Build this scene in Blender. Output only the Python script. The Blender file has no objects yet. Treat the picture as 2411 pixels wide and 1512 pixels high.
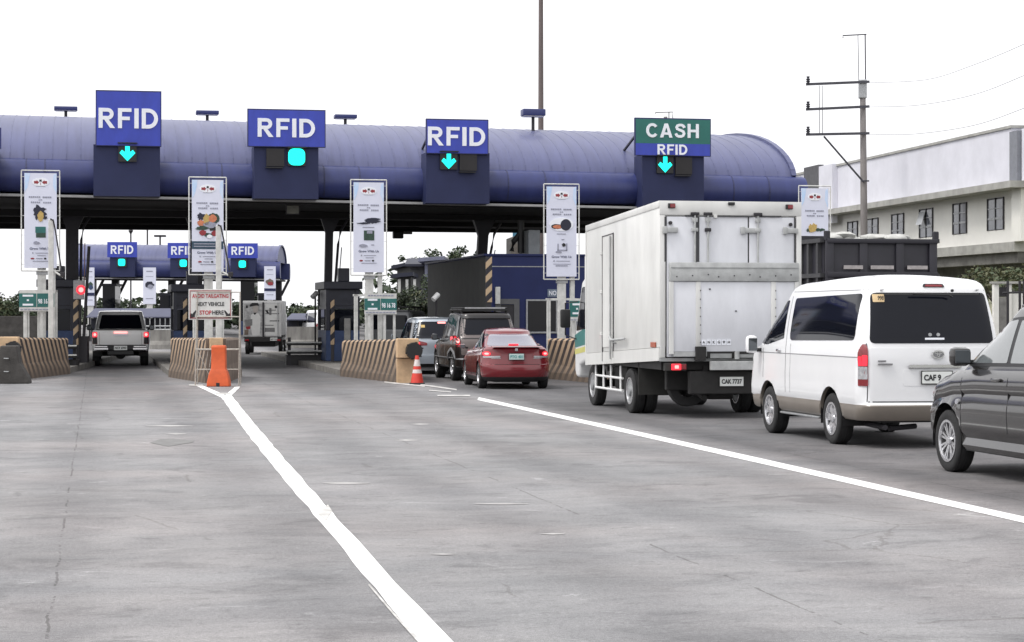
import bpy, bmesh, math, random
from mathutils import Vector, Matrix
from mathutils.bvhtree import BVHTree
random.seed(7)
sc = bpy.context.scene
COL = sc.collection
R = math.radians
# ---------------------------------------------------------------- camera, sky, sun, exposure
CAM_H = 1.72
FPX = 4900.0            # focal length in units of the measured picture (2411 x 1512)
cam_d = bpy.data.cameras.new("camera")
cam_d.sensor_width = 36.0
cam_d.lens = 36.0 * FPX / 2411.0
cam_d.shift_y = -18.0 / 2411.0
cam_d.clip_start = 0.2
cam_d.clip_end = 4000
cam = bpy.data.objects.new("camera", cam_d)
cam.location = (0, 0, CAM_H)
cam.rotation_euler = (R(90), 0, 0)
COL.objects.link(cam)
sc.camera = cam

SUN_EL, SUN_AZ = 58.0, 242.0   # high, behind and to the left of the camera
world = bpy.data.worlds.new("World")
sc.world = world
world.use_nodes = True
wn, wl = world.node_tree.nodes, world.node_tree.links
wn.clear()
wo = wn.new("ShaderNodeOutputWorld")
bg = wn.new("ShaderNodeBackground")
sky = wn.new("ShaderNodeTexSky")
sky.sky_type = 'NISHITA'
sky.sun_disc = False
sky.sun_elevation = R(SUN_EL)
sky.sun_rotation = R(SUN_AZ)
sky.air_density = 1.0
sky.dust_density = 6.0
sky.ozone_density = 1.0
hs = wn.new("ShaderNodeHueSaturation")      # overcast: the cloud cover takes the blue out
hs.inputs["Saturation"].default_value = 0.06
mixw = wn.new("ShaderNodeMixRGB")
mixw.inputs[0].default_value = 0.62
mixw.inputs[2].default_value = (8.6, 8.6, 8.8, 1)   # even cloud layer
wl.new(sky.outputs[0], hs.inputs["Color"])
wl.new(hs.outputs[0], mixw.inputs[1])
wl.new(mixw.outputs[0], bg.inputs["Color"])
bg.inputs["Strength"].default_value = 0.13
wl.new(bg.outputs[0], wo.inputs["Surface"])

sun_d = bpy.data.lights.new("sun", 'SUN')
sun_d.energy = 0.95
sun_d.angle = R(14)
sun_d.color = (1.0, 0.96, 0.9)
sun = bpy.data.objects.new("sun", sun_d)
COL.objects.link(sun)
az = R(SUN_AZ)
sdir = Vector((math.sin(az) * math.cos(R(SUN_EL)), math.cos(az) * math.cos(R(SUN_EL)), math.sin(R(SUN_EL))))
sun.rotation_euler = sdir.to_track_quat('Z', 'Y').to_euler()
sc.view_settings.view_transform = 'Standard'
sc.view_settings.look = 'None'
sc.view_settings.exposure = 0.66
sc.view_settings.gamma = 1.0
sc.cycles.use_denoising = True
sc.cycles.max_bounces = 6
sc.cycles.caustics_reflective = False
sc.cycles.caustics_refractive = False

# ---------------------------------------------------------------- helpers
ALPHA = math.atan(0.2)       # the lanes head a little to the left of the view
HX = Vector((math.cos(ALPHA), math.sin(ALPHA), 0))
HY = Vector((-math.sin(ALPHA), math.cos(ALPHA), 0))

def at(x, y, d):
    """measured picture point at distance d -> world"""
    return Vector(((x - 1205.5) / FPX * d, d, CAM_H - (y - 738.0) / FPX * d))

def gp(x, y):
    d = FPX * CAM_H / (y - 738.0)
    return Vector(((x - 1205.5) / FPX * d, d, 0))

MATS = {}
def mat(name, col, rough=0.6, metal=0.0, var=0.0, vscale=6.0, bump=0.0, bscale=40.0, coat=0.0,
        emit=None, estr=0.0, spec=0.5, col2=None, stretch=None, coords='Object', alpha=1.0):
    if name in MATS:
        return MATS[name]
    m = bpy.data.materials.new(name)
    m.use_nodes = True
    nt = m.node_tree
    n, l = nt.nodes, nt.links
    b = n["Principled BSDF"]
    b.inputs["Base Color"].default_value = (*col, 1)
    b.inputs["Roughness"].default_value = rough
    b.inputs["Metallic"].default_value = metal
    b.inputs["Specular IOR Level"].default_value = spec
    if coat:
        b.inputs["Coat Weight"].default_value = coat
        b.inputs["Coat Roughness"].default_value = 0.06
    if emit:
        b.inputs["Emission Color"].default_value = (*emit, 1)
        b.inputs["Emission Strength"].default_value = estr
    tc = None
    if var > 0 or bump > 0:
        tc = n.new("ShaderNodeTexCoord")
        mp = n.new("ShaderNodeMapping")
        if stretch:
            mp.inputs["Scale"].default_value = stretch
        l.new(tc.outputs[coords], mp.inputs[0])
    if var > 0:
        nz = n.new("ShaderNodeTexNoise")
        nz.inputs["Scale"].default_value = vscale
        nz.inputs["Detail"].default_value = 8
        nz.inputs["Roughness"].default_value = 0.62
        l.new(mp.outputs[0], nz.inputs[0])
        cr = n.new("ShaderNodeValToRGB")
        cr.color_ramp.elements[0].position = 0.32
        cr.color_ramp.elements[1].position = 0.68
        lo = col2 if col2 else tuple(c * (1 - var) for c in col)
        cr.color_ramp.elements[0].color = (*lo, 1)
        cr.color_ramp.elements[1].color = (*col, 1)
        l.new(nz.outputs["Fac"], cr.inputs[0])
        l.new(cr.outputs[0], b.inputs["Base Color"])
    if bump > 0:
        nb = n.new("ShaderNodeTexNoise")
        nb.inputs["Scale"].default_value = bscale
        nb.inputs["Detail"].default_value = 4
        l.new(mp.outputs[0], nb.inputs[0])
        bp = n.new("ShaderNodeBump")
        bp.inputs["Strength"].default_value = bump
        bp.inputs["Distance"].default_value = 0.02
        l.new(nb.outputs["Fac"], bp.inputs["Height"])
        l.new(bp.outputs[0], b.inputs["Normal"])
    MATS[name] = m
    return m

class MB:
    def __init__(self):
        self.v, self.f, self.mi, self.mats = [], [], [], []
        self.M = Matrix.Identity(4)
    def m(self, material):
        if material not in self.mats:
            self.mats.append(material)
        return self.mats.index(material)
    def add(self, verts, faces, material, M=None):
        o = len(self.v)
        T = self.M if M is None else self.M @ M
        self.v += [T @ Vector(p) for p in verts]
        k = self.m(material)
        for f in faces:
            self.f.append([i + o for i in f])
            self.mi.append(k)
        return self
    def box(self, c, s, material, rz=0, M=None, ch=0.0):
        x, y, z = s[0] / 2, s[1] / 2, s[2] / 2
        T = Matrix.Translation(Vector(c)) @ Matrix.Rotation(rz, 4, 'Z')
        if M is not None:
            T = M @ T
        if ch <= 0:
            vs = [(-x, -y, -z), (x, -y, -z), (x, y, -z), (-x, y, -z), (-x, -y, z), (x, -y, z), (x, y, z), (-x, y, z)]
            fs = [(0, 3, 2, 1), (4, 5, 6, 7), (0, 1, 5, 4), (1, 2, 6, 5), (2, 3, 7, 6), (3, 0, 4, 7)]
            return self.add(vs, fs, material, T)
        bm = bmesh.new()
        bmesh.ops.create_cube(bm, size=1)
        bmesh.ops.scale(bm, vec=s, verts=bm.verts)
        bmesh.ops.bevel(bm, geom=bm.edges[:], offset=ch, segments=2, affect='EDGES', profile=0.5)
        self.addbm(bm, material, T)
        return self
    def addbm(self, bm, material, T=None):
        bm.verts.ensure_lookup_table()
        bm.verts.index_update()
        self.add([v.co.copy() for v in bm.verts], [[v.index for v in f.verts] for f in bm.faces], material, T)
        bm.free()
    def span(self, a, b, material, ch=0.0):
        c = [(a[i] + b[i]) / 2 for i in range(3)]
        s = [abs(b[i] - a[i]) for i in range(3)]
        return self.box(c, s, material, ch=ch)
    def tube(self, pts, r, material, n=8, caps=True):
        pts = [Vector(p) for p in pts]
        rs = r if isinstance(r, (list, tuple)) else [r] * len(pts)
        vs, fs = [], []
        for i, p in enumerate(pts):
            d = (pts[min(i + 1, len(pts) - 1)] - pts[max(i - 1, 0)]).normalized()
            up = Vector((0, 0, 1)) if abs(d.z) < 0.95 else Vector((1, 0, 0))
            a = d.cross(up).normalized()
            b = d.cross(a)
            for k in range(n):
                t = 2 * math.pi * k / n
                vs.append(p + (a * math.cos(t) + b * math.sin(t)) * rs[i])
        for i in range(len(pts) - 1):
            for k in range(n):
                fs.append((i * n + k, i * n + (k + 1) % n, (i + 1) * n + (k + 1) % n, (i + 1) * n + k))
        if caps:
            fs.append(tuple(range(n)))
            fs.append(tuple(reversed(range((len(pts) - 1) * n, len(pts) * n))))
        return self.add(vs, fs, material)
    def bar(self, a, b, w, h, material):
        """rectangular bar from a to b"""
        a, b = Vector(a), Vector(b)
        d = (b - a).normalized()
        up = Vector((0, 0, 1)) if abs(d.z) < 0.95 else Vector((0, 1, 0))
        s = d.cross(up).normalized() * w / 2
        u = s.cross(d).normalized() * h / 2
        vs = [a - s - u, a + s - u, a + s + u, a - s + u, b - s - u, b + s - u, b + s + u, b - s + u]
        return self.add(vs, [(0, 3, 2, 1), (4, 5, 6, 7), (0, 1, 5, 4), (1, 2, 6, 5), (2, 3, 7, 6), (3, 0, 4, 7)], material)
    def prism(self, poly, axis, lo, hi, material):
        """poly in the two other axes; axis 'x','y','z'"""
        n = len(poly)
        def P(p, t):
            return {'x': (t, p[0], p[1]), 'y': (p[0], t, p[1]), 'z': (p[0], p[1], t)}[axis]
        vs = [P(p, lo) for p in poly] + [P(p, hi) for p in poly]
        fs = [tuple(range(n))[::-1], tuple(range(n, 2 * n))]
        for i in range(n):
            j = (i + 1) % n
            fs.append((i, j, n + j, n + i))
        return self.add(vs, fs, material)
    def lathe(self, prof, axis, material, n=24, M=None, closed=False):
        """prof: (r, t) list around axis"""
        vs, fs = [], []
        for (r, t) in prof:
            for k in range(n):
                a = 2 * math.pi * k / n
                c, s = r * math.cos(a), r * math.sin(a)
                vs.append({'x': (t, c, s), 'y': (c, t, s), 'z': (c, s, t)}[axis])
        m = len(prof)
        for i in range(m if closed else m - 1):
            j = (i + 1) % m
            for k in range(n):
                fs.append((i * n + k, i * n + (k + 1) % n, j * n + (k + 1) % n, j * n + k))
        if not closed:
            fs.append(tuple(range(n))[::-1])
            fs.append(tuple(range((m - 1) * n, m * n)))
        return self.add(vs, fs, material, M)
    def text(self, s, cx, cz, w, h, material, y=0.0, depth=0.006, bold=0.0, M=None):
        """lettering facing -Y, fitted to w x h around (cx, cz), front at y-depth"""
        cu = bpy.data.curves.new("t", 'FONT')
        cu.body = s
        cu.extrude = 0.5
        cu.offset = bold
        cu.resolution_u = 4
        ob = bpy.data.objects.new("t", cu)
        COL.objects.link(ob)
        dg = bpy.context.evaluated_depsgraph_get()
        me = bpy.data.meshes.new_from_object(ob.evaluated_get(dg))
        xs = [v.co.x for v in me.vertices]
        ys = [v.co.y for v in me.vertices]
        x0, x1, y0, y1 = min(xs), max(xs), min(ys), max(ys)
        sx, sy = w / (x1 - x0), h / (y1 - y0)
        vs = [((v.co.x - (x0 + x1) / 2) * sx + cx, y - depth * (0.5 + v.co.z), (v.co.y - (y0 + y1) / 2) * sy + cz) for v in me.vertices]
        self.add(vs, [list(p.vertices) for p in me.polygons], material, M)
        COL.objects.unlink(ob)
        bpy.data.objects.remove(ob)
        bpy.data.curves.remove(cu)
        bpy.data.meshes.remove(me)
        return self
    def ribbon(self, pts, t, y0, y1, material):
        n = len(pts)
        L, Rr = [], []
        for i, p in enumerate(pts):
            a, b = pts[max(0, i - 1)], pts[min(n - 1, i + 1)]
            dx, dz = b[0] - a[0], b[1] - a[1]
            k = math.hypot(dx, dz)
            nx, nz = -dz / k * t / 2, dx / k * t / 2
            L.append((p[0] + nx, p[1] + nz))
            Rr.append((p[0] - nx, p[1] - nz))
        for i in range(n - 1):
            self.prism([L[i], L[i + 1], Rr[i + 1], Rr[i]], 'y', y0, y1, material)
    def block(self, s, cx, cz, w, h, material, y=0.0, depth=0.02):
        """heavy grotesque capitals drawn stroke by stroke"""
        t = 0.20
        def arc(x, z, rx, rz, a0, a1, n=14):
            return [(x + rx * math.cos(R(a0 + (a1 - a0) * k / n)), z + rz * math.sin(R(a0 + (a1 - a0) * k / n))) for k in range(n + 1)]
        W = {'R': 0.80, 'F': 0.66, 'I': 0.22, 'D': 0.80, 'C': 0.80, 'A': 0.84, 'S': 0.74, 'H': 0.76}
        gap = 0.14
        tot = sum(W[c] for c in s) + gap * (len(s) - 1)
        sx, sz = w / tot, h
        x0 = cx - w / 2
        def P(poly):
            self.prism([(x0 + p[0] * sx, cz + (p[1] - 0.5) * sz) for p in poly], 'y', y - depth, y, material)
        def RB(path, tt):
            n = len(path)
            L, Q = [], []
            for i, p in enumerate(path):
                a, b = path[max(0, i - 1)], path[min(n - 1, i + 1)]
                dx, dz = b[0] - a[0], b[1] - a[1]
                k = math.hypot(dx, dz)
                L.append((p[0] - dz / k * tt / 2, p[1] + dx / k * tt / 2))
                Q.append((p[0] + dz / k * tt / 2, p[1] - dx / k * tt / 2))
            for i in range(n - 1):
                P([L[i], L[i + 1], Q[i + 1], Q[i]])
        for c in s:
            if c == 'R':
                P([(0, 0), (t, 0), (t, 1), (0, 1)])
                RB([(t, 0.905), (0.42, 0.905)] + arc(0.44, 0.705, 0.20, 0.20, 88, -88) + [(0.42, 0.505), (t, 0.505)], 0.185)
                P([(0.28, 0.412), (0.50, 0.412), (0.80, 0), (0.56, 0)])
            elif c == 'F':
                P([(0, 0), (t, 0), (t, 0.405), (0.58, 0.405), (0.58, 0.58), (t, 0.58), (t, 0.82), (0.66, 0.82), (0.66, 1), (0, 1)])
            elif c == 'I':
                P([(0, 0), (0.21, 0), (0.21, 1), (0, 1)])
            elif c == 'D':
                P([(0, 0), (t, 0), (t, 1), (0, 1)])
                RB([(t, 0.905), (0.30, 0.905)] + arc(0.32, 0.5, 0.38, 0.405, 88, -88, 20) + [(0.30, 0.095), (t, 0.095)], 0.19)
            elif c == 'C':
                RB(arc(0.42, 0.5, 0.32, 0.41, 38, 322, 26), 0.19)
            elif c == 'A':
                P([(0, 0), (0.215, 0), (0.42, 0.74), (0.42, 1), (0.31, 1)])
                P([(0.84, 0), (0.625, 0), (0.42, 0.74), (0.42, 1), (0.53, 1)])
                P([(0.270, 0.20), (0.570, 0.20), (0.5225, 0.37), (0.3175, 0.37)])
            elif c == 'S':
                RB([(0.66, 0.71), (0.60, 0.84), (0.48, 0.905), (0.34, 0.91), (0.20, 0.86), (0.14, 0.74), (0.18, 0.63), (0.32, 0.56), (0.46, 0.51), (0.59, 0.44), (0.64, 0.30), (0.58, 0.16), (0.44, 0.095), (0.28, 0.095), (0.15, 0.15), (0.08, 0.30)], 0.19)
            elif c == 'H':
                P([(0, 0), (t, 0), (t, 0.41), (0.56, 0.41), (0.56, 0), (0.76, 0), (0.76, 1), (0.56, 1), (0.56, 0.59), (t, 0.59), (t, 1), (0, 1)])
            x0 += (W[c] + gap) * sx
        return self
    def mesh(self, name, smooth=None, recalc=True):
        me = bpy.data.meshes.new(name)
        me.from_pydata([tuple(v) for v in self.v], [], self.f)
        for m_ in self.mats:
            me.materials.append(m_)
        me.polygons.foreach_set("material_index", self.mi)
        if recalc:
            bm = bmesh.new()
            bm.from_mesh(me)
            bmesh.ops.recalc_face_normals(bm, faces=bm.faces)
            bm.to_mesh(me)
            bm.free()
        if smooth:
            me.shade_smooth()
            me.set_sharp_from_angle(angle=R(smooth))
        me.update()
        return me
    def build(self, name, parent=None, smooth=None, recalc=True, loc=None):
        o = bpy.data.objects.new(name, self.mesh(name, smooth, recalc))
        COL.objects.link(o)
        if parent is not None:
            o.parent = parent
        if loc is not None:
            o.location = loc
        return o

def thing(name, label, cat, loc=(0, 0, 0), rz=0.0, group=None):
    o = bpy.data.objects.new(name, None)
    o.empty_display_size = 0.3
    COL.objects.link(o)
    o.location = loc
    o.rotation_euler = (0, 0, rz)
    o["label"], o["category"] = label, cat
    if group:
        o["group"] = group
    return o

def tag(o, label, cat, group=None, kind=None):
    o["label"], o["category"] = label, cat
    if group:
        o["group"] = group
    if kind:
        o["kind"] = kind
    return o

def struct(o):
    o["kind"] = "structure"
    return o

def ellipse(cx, cz, rx, rz, n=24):
    return [(cx + rx * math.cos(2 * math.pi * k / n), cz + rz * math.sin(2 * math.pi * k / n)) for k in range(n)]

# ---------------------------------------------------------------- shared materials
M_white = mat("white_paint", (0.78, 0.78, 0.78), 0.45, var=0.14, vscale=3)
M_steel = mat("galvanised_steel", (0.42, 0.43, 0.44), 0.45, 0.6, var=0.3, vscale=14)
M_dark = mat("dark_steel", (0.022, 0.02, 0.025), 0.55, var=0.3, vscale=5)
M_black = mat("black_plastic", (0.012, 0.012, 0.013), 0.5, var=0.2)
M_rubber = mat("tyre_rubber", (0.018, 0.018, 0.019), 0.85, var=0.35, vscale=9, bump=0.3, bscale=60)
M_glass = mat("dark_window_glass", (0.006, 0.007, 0.012), 0.04, spec=0.22, var=0.05)
M_chrome = mat("chrome", (0.75, 0.75, 0.77), 0.12, 1.0, var=0.06)
M_alloy = mat("wheel_alloy", (0.62, 0.62, 0.64), 0.25, 0.85, var=0.1)
M_redlit = mat("lit_red_lamp", (0.5, 0.01, 0.02), 0.2, emit=(1.0, 0.03, 0.05), estr=1.0)
M_redlit2 = mat("lit_lamp_core", (0.6, 0.05, 0.05), 0.2, emit=(1.0, 0.30, 0.28), estr=1.5)
M_redoff = mat("red_lens", (0.22, 0.006, 0.012), 0.12, coat=0.5, var=0.3, vscale=20)
M_clear = mat("clear_lens", (0.42, 0.42, 0.44), 0.1, coat=0.6, var=0.5, vscale=30)
M_plate = mat("plate_white", (0.72, 0.74, 0.72), 0.4, var=0.08)
M_ink = mat("black_ink", (0.012, 0.012, 0.014), 0.5, var=0.1)
M_cyan = mat("lit_green_lamp", (0.0, 0.4, 0.35), 0.3, emit=(0.0, 1.0, 0.78), estr=1.1)
M_navy = mat("navy_paint", (0.020, 0.026, 0.085), 0.5, var=0.25, vscale=2.5, spec=0.35)
M_conc = mat("concrete_grey", (0.25, 0.245, 0.235), 0.9, var=0.45, vscale=3.5, bump=0.4, bscale=25)
# ---------------------------------------------------------------- ground, road, markings
def ground_material():
    m = bpy.data.materials.new("worn_concrete_road")
    m.use_nodes = True
    n, l = m.node_tree.nodes, m.node_tree.links
    b = n["Principled BSDF"]
    tc = n.new("ShaderNodeTexCoord")
    mp = n.new("ShaderNodeMapping")
    mp.inputs["Rotation"].default_value = (0, 0, -ALPHA)
    l.new(tc.outputs["Object"], mp.inputs[0])
    def noise(scale, detail, rough=0.6, vec=None, stretch=None, dist=0.0):
        z = n.new("ShaderNodeTexNoise")
        z.inputs["Scale"].default_value = scale
        z.inputs["Detail"].default_value = detail
        z.inputs["Roughness"].default_value = rough
        z.inputs["Distortion"].default_value = dist
        src = mp.outputs[0]
        if stretch:
            mm = n.new("ShaderNodeMapping")
            mm.inputs["Scale"].default_value = stretch
            l.new(src, mm.inputs[0])
            src = mm.outputs[0]
        l.new(src, z.inputs[0])
        return z
    def ramp(src, p0, c0, p1, c1):
        r = n.new("ShaderNodeValToRGB")
        r.color_ramp.elements[0].position = p0
        r.color_ramp.elements[1].position = p1
        r.color_ramp.elements[0].color = (*c0, 1)
        r.color_ramp.elements[1].color = (*c1, 1)
        l.new(src, r.inputs[0])
        return r
    def mul(a, b_, fac=1.0, mode='MULTIPLY'):
        x = n.new("ShaderNodeMixRGB")
        x.blend_type = mode
        x.inputs[0].default_value = fac
        l.new(a, x.inputs[1])
        l.new(b_, x.inputs[2])
        return x
    def math_(op, a, v=None, w=None):
        x = n.new("ShaderNodeMath")
        x.operation = op
        for i, q in enumerate((a, v, w)):
            if q is None:
                continue
            if isinstance(q, (int, float)):
                x.inputs[i].default_value = q
            else:
                l.new(q, x.inputs[i])
        return x.outputs[0]
    def n_sep(v):
        s_ = n.new("ShaderNodeSeparateXYZ")
        l.new(v.outputs["Color"], s_.inputs[0])
        return math_('POWER', s_.outputs[0], 4.0)
    big = noise(0.28, 6)
    base = ramp(big.outputs["Fac"], 0.33, (0.228, 0.226, 0.228), 0.68, (0.292, 0.284, 0.286))
    warm = noise(0.17, 5, dist=0.4)
    wr = ramp(warm.outputs["Fac"], 0.42, (0.97, 0.99, 1.0), 0.66, (1.03, 1.0, 0.985))
    c = mul(base.outputs[0], wr.outputs[0])
    # patchy scuffs: pale scrapes and dark oily marks drawn out across the lane
    sc1 = noise(1.15, 9, 0.7, stretch=(0.9, 1.15, 1), dist=0.9)
    dark = ramp(sc1.outputs["Fac"], 0.26, (0.50, 0.50, 0.51), 0.47, (1, 1, 1))
    c = mul(c.outputs[0], dark.outputs[0], 0.85)
    sc2 = noise(1.9, 9, 0.74, stretch=(0.8, 1.2, 1), dist=1.2)
    pale = ramp(sc2.outputs["Fac"], 0.60, (0, 0, 0), 0.76, (0.20, 0.20, 0.20))
    c = mul(c.outputs[0], pale.outputs[0], 1.0, 'ADD')
    sc3 = noise(5.5, 7, 0.72, stretch=(0.8, 1.3, 1))
    d3 = ramp(sc3.outputs["Fac"], 0.30, (0.62, 0.62, 0.62), 0.47, (1, 1, 1))
    c = mul(c.outputs[0], d3.outputs[0], 0.75)
    soft = noise(0.75, 7, 0.7, stretch=(0.7, 1.0, 1), dist=1.0)
    sr = ramp(soft.outputs["Fac"], 0.36, (0.84, 0.84, 0.85), 0.66, (1.13, 1.12, 1.115))
    c = mul(c.outputs[0], sr.outputs[0])
    fine = noise(34, 6, 0.75)
    fr = ramp(fine.outputs["Fac"], 0.3, (0.70, 0.70, 0.70), 0.7, (1.24, 1.23, 1.23))
    c = mul(c.outputs[0], fr.outputs[0])
    fine2 = noise(140, 3, 0.7)
    fr2 = ramp(fine2.outputs["Fac"], 0.35, (0.58, 0.58, 0.58), 0.65, (1.34, 1.34, 1.34))
    c = mul(c.outputs[0], fr2.outputs[0])
    # hairline cracks, only here and there
    vo = n.new("ShaderNodeTexVoronoi")
    vo.feature = 'DISTANCE_TO_EDGE'
    vo.inputs["Scale"].default_value = 0.42
    wv = n.new("ShaderNodeMixRGB")
    wv.inputs[0].default_value = 0.22
    cn = noise(1.1, 6, 0.7)
    l.new(mp.outputs[0], wv.inputs[1])
    l.new(cn.outputs["Color"], wv.inputs[2])
    l.new(wv.outputs[0], vo.inputs["Vector"])
    cm = noise(0.22, 4, 0.6)
    ck = math_('MULTIPLY', math_('LESS_THAN', vo.outputs["Distance"], 0.004), math_('GREATER_THAN', cm.outputs["Fac"], 0.53))
    ckr = ramp(ck, 0.0, (1, 1, 1), 1.0, (0.80, 0.79, 0.78))
    c = mul(c.outputs[0], ckr.outputs[0])
    # small dark spots of chewing gum, oil drips and stones
    vs2 = n.new("ShaderNodeTexVoronoi")
    vs2.inputs["Scale"].default_value = 1.6
    l.new(mp.outputs[0], vs2.inputs["Vector"])
    sp2 = math_('LESS_THAN', vs2.outputs["Distance"], math_('MULTIPLY', n_sep(vs2), 0.055))
    spr = ramp(sp2, 0.0, (1, 1, 1), 1.0, (0.72, 0.72, 0.72))
    c = mul(c.outputs[0], spr.outputs[0])
    # oil-darkened wheel paths that gather towards the booths
    sx = n.new("ShaderNodeSeparateXYZ")
    l.new(mp.outputs[0], sx.inputs[0])
    wob = noise(0.12, 3)
    u = math_('ADD', sx.outputs[0], math_('MULTIPLY', wob.outputs["Fac"], 1.4))
    wave = math_('SINE', math_('MULTIPLY', u, 2 * math.pi / 5.0))
    near = n.new("ShaderNodeMapRange")
    near.inputs["From Min"].default_value = 36
    near.inputs["From Max"].default_value = 62
    l.new(sx.outputs[1], near.inputs[0])
    oil = math_('MULTIPLY', math_('MULTIPLY_ADD', wave, 0.5, 0.5), near.outputs[0])
    og = ramp(oil, 0.0, (1, 1, 1), 1.0, (0.27, 0.27, 0.28))
    c = mul(c.outputs[0], og.outputs[0])
    trk = math_('SINE', math_('MULTIPLY', u, 2 * math.pi / 1.75))
    tg = ramp(math_('MULTIPLY_ADD', trk, 0.5, 0.5), 0.40, (1, 1, 1), 1.0, (0.84, 0.84, 0.845))
    c = mul(c.outputs[0], tg.outputs[0])
    # queuing lanes right of the second line: rubber and oil, plus painted vehicle shade
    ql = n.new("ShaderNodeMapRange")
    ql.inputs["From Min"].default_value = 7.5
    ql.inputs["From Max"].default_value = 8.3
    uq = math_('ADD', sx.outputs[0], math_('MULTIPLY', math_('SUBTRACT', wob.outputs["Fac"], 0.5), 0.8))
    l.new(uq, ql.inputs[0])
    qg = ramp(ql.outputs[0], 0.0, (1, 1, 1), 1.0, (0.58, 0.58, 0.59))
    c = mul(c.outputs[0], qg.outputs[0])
    # slab joints
    jw = noise(1.3, 5, 0.7)
    ju = math_('ADD', sx.outputs[0], math_('MULTIPLY', jw.outputs["Fac"], 0.09))
    fu = math_('ABSOLUTE', math_('SUBTRACT', math_('FRACT', math_('DIVIDE', math_('ADD', ju, 42.4 - 1.34), 4.3)), 0.5))
    ln = math_('LESS_THAN', fu, 0.0020)
    br = noise(0.9, 6, 0.8)
    ln = math_('MULTIPLY', ln, math_('GREATER_THAN', br.outputs["Fac"], 0.50))
    jr = ramp(ln, 0.0, (1, 1, 1), 1.0, (0.60, 0.59, 0.58))
    c = mul(c.outputs[0], jr.outputs[0])
    l.new(c.outputs[0], b.inputs["Base Color"])
    b.inputs["Roughness"].default_value = 0.88
    b.inputs["Specular IOR Level"].default_value = 0.25
    bp = n.new("ShaderNodeBump")
    bp.inputs["Strength"].default_value = 0.35
    bp.inputs["Distance"].default_value = 0.01
    l.new(fine.outputs["Fac"], bp.inputs["Height"])
    l.new(bp.outputs[0], b.inputs["Normal"])
    return m
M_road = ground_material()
M_lane = mat("road_marking_white", (0.80, 0.80, 0.79), 0.6, var=0.22, vscale=16, col2=(0.34, 0.335, 0.33))
for _n in M_lane.node_tree.nodes:
    if _n.type == 'VALTORGB':
        _n.color_ramp.elements[0].position = 0.27
        _n.color_ramp.elements[1].position = 0.37
# worn paint: holes where the concrete shows through
M_worn = mat("worn_marking", (0.66, 0.65, 0.63), 0.7, var=0.55, vscale=5, col2=(0.27, 0.26, 0.25))

g = MB()
g.add([(-900, -60, -0.02), (900, -60, -0.02), (900, 1800, -0.02), (-900, 1800, -0.02)], [(0, 1, 2, 3)],
      mat("verge_soil", (0.16, 0.15, 0.12), 0.95, var=0.5, vscale=0.3, col2=(0.06, 0.075, 0.035)))
struct(g.build("ground"))
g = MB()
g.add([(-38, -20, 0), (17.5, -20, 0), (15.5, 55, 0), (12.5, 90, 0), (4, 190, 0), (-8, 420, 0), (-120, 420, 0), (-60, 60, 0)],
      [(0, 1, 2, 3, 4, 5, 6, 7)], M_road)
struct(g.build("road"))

def marking(name, left, right, material=M_lane, z=0.004, jag=0.0):
    """left/right: picture points of the two edges, equal count"""
    rnd = random.Random(len(left) * 7 + int(left[0][0]))
    L, Rr = [], []
    for side, out in ((left, L), (right, Rr)):
        pts = [gp(*p) for p in side]
        for a, b in zip(pts, pts[1:]):
            k = max(1, int((b - a).length / 0.6))
            for i in range(k):
                out.append(a.lerp(b, i / k) + Vector((rnd.uniform(-jag, jag), 0, 0)))
        out.append(pts[-1])
    n = min(len(L), len(Rr))
    def rs(P):
        return [P[min(len(P) - 1, round(i * (len(P) - 1) / (n - 1)))] for i in range(n)]
    L, Rr = rs(L), rs(Rr)
    vs = [(p.x, p.y, z) for p in L] + [(p.x, p.y, z) for p in Rr]
    mb = MB()
    mb.add(vs, [(i, i + 1, n + i + 1, n + i) for i in range(n - 1)], material)
    return struct(mb.build(name))

marking("lane_line", [(521, 935), (566, 1000), (640, 1096), (740, 1213), (856, 1352), (988, 1512), (1040, 1580)],
        [(545, 931), (592, 990), (672, 1084), (780, 1205), (906, 1345), (1066, 1512), (1135, 1580)], jag=0.010)
marking("lane_line", [(1124, 942), (1250, 970), (1500, 1026), (1800, 1094), (2100, 1162), (2411, 1232), (2700, 1297)],
        [(1127, 936), (1254, 963), (1505, 1017.5), (1805, 1083), (2105, 1150), (2414, 1218), (2704, 1281)], jag=0.006)
marking("gore_line", [(460, 908), (520, 936)], [(474, 907), (533, 932)], z=0.0055, jag=0.004)
marking("gore_line", [(553, 912), (529, 932)], [(566, 911), (541, 936)], z=0.007, jag=0.004)
marking("gore_line", [(508, 929), (541, 929)], [(506, 926), (545, 926)], M_worn, z=0.0085)
for (xa, ya, xb, yb, w) in ((445, 906, 478, 907, 3), (905, 899, 1000, 909, 3), (990, 905, 1075, 917, 3), (1030, 931, 1107, 931, 3),
                            (1010, 919, 1062, 923, 2)):
    marking("worn_line", [(xa, ya), (xb, yb)], [(xa, ya + w), (xb, yb + w)], M_worn, z=0.010)
# thin double scratch line that runs beside the broad one near the viewer
marking("thin_line", [(866, 1378), (925, 1448), (990, 1520)], [(870, 1377), (930, 1446), (997, 1518)], M_worn, z=0.0045)
M_scuff = mat("pale_scuff", (0.46, 0.45, 0.44), 0.85, var=0.4, vscale=3, col2=(0.28, 0.27, 0.27))
for (xa, ya, xb, w) in ((760, 1138, 870, 3), (340, 1003, 455, 2), (965, 999, 1010, 2), (1115, 1187, 1245, 2), (390, 1022, 440, 2), (1270, 1258, 1330, 2), (930, 1037, 985, 2), (1010, 1306, 1075, 2)):
    marking("scuff_mark", [(xa, ya), ((xa + xb) / 2, ya - 1.5), (xb, ya)], [(xa + 4, ya + w * 0.4), ((xa + xb) / 2, ya + w), (xb - 3, ya + w * 0.5)], M_scuff, jag=0.01)
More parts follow.
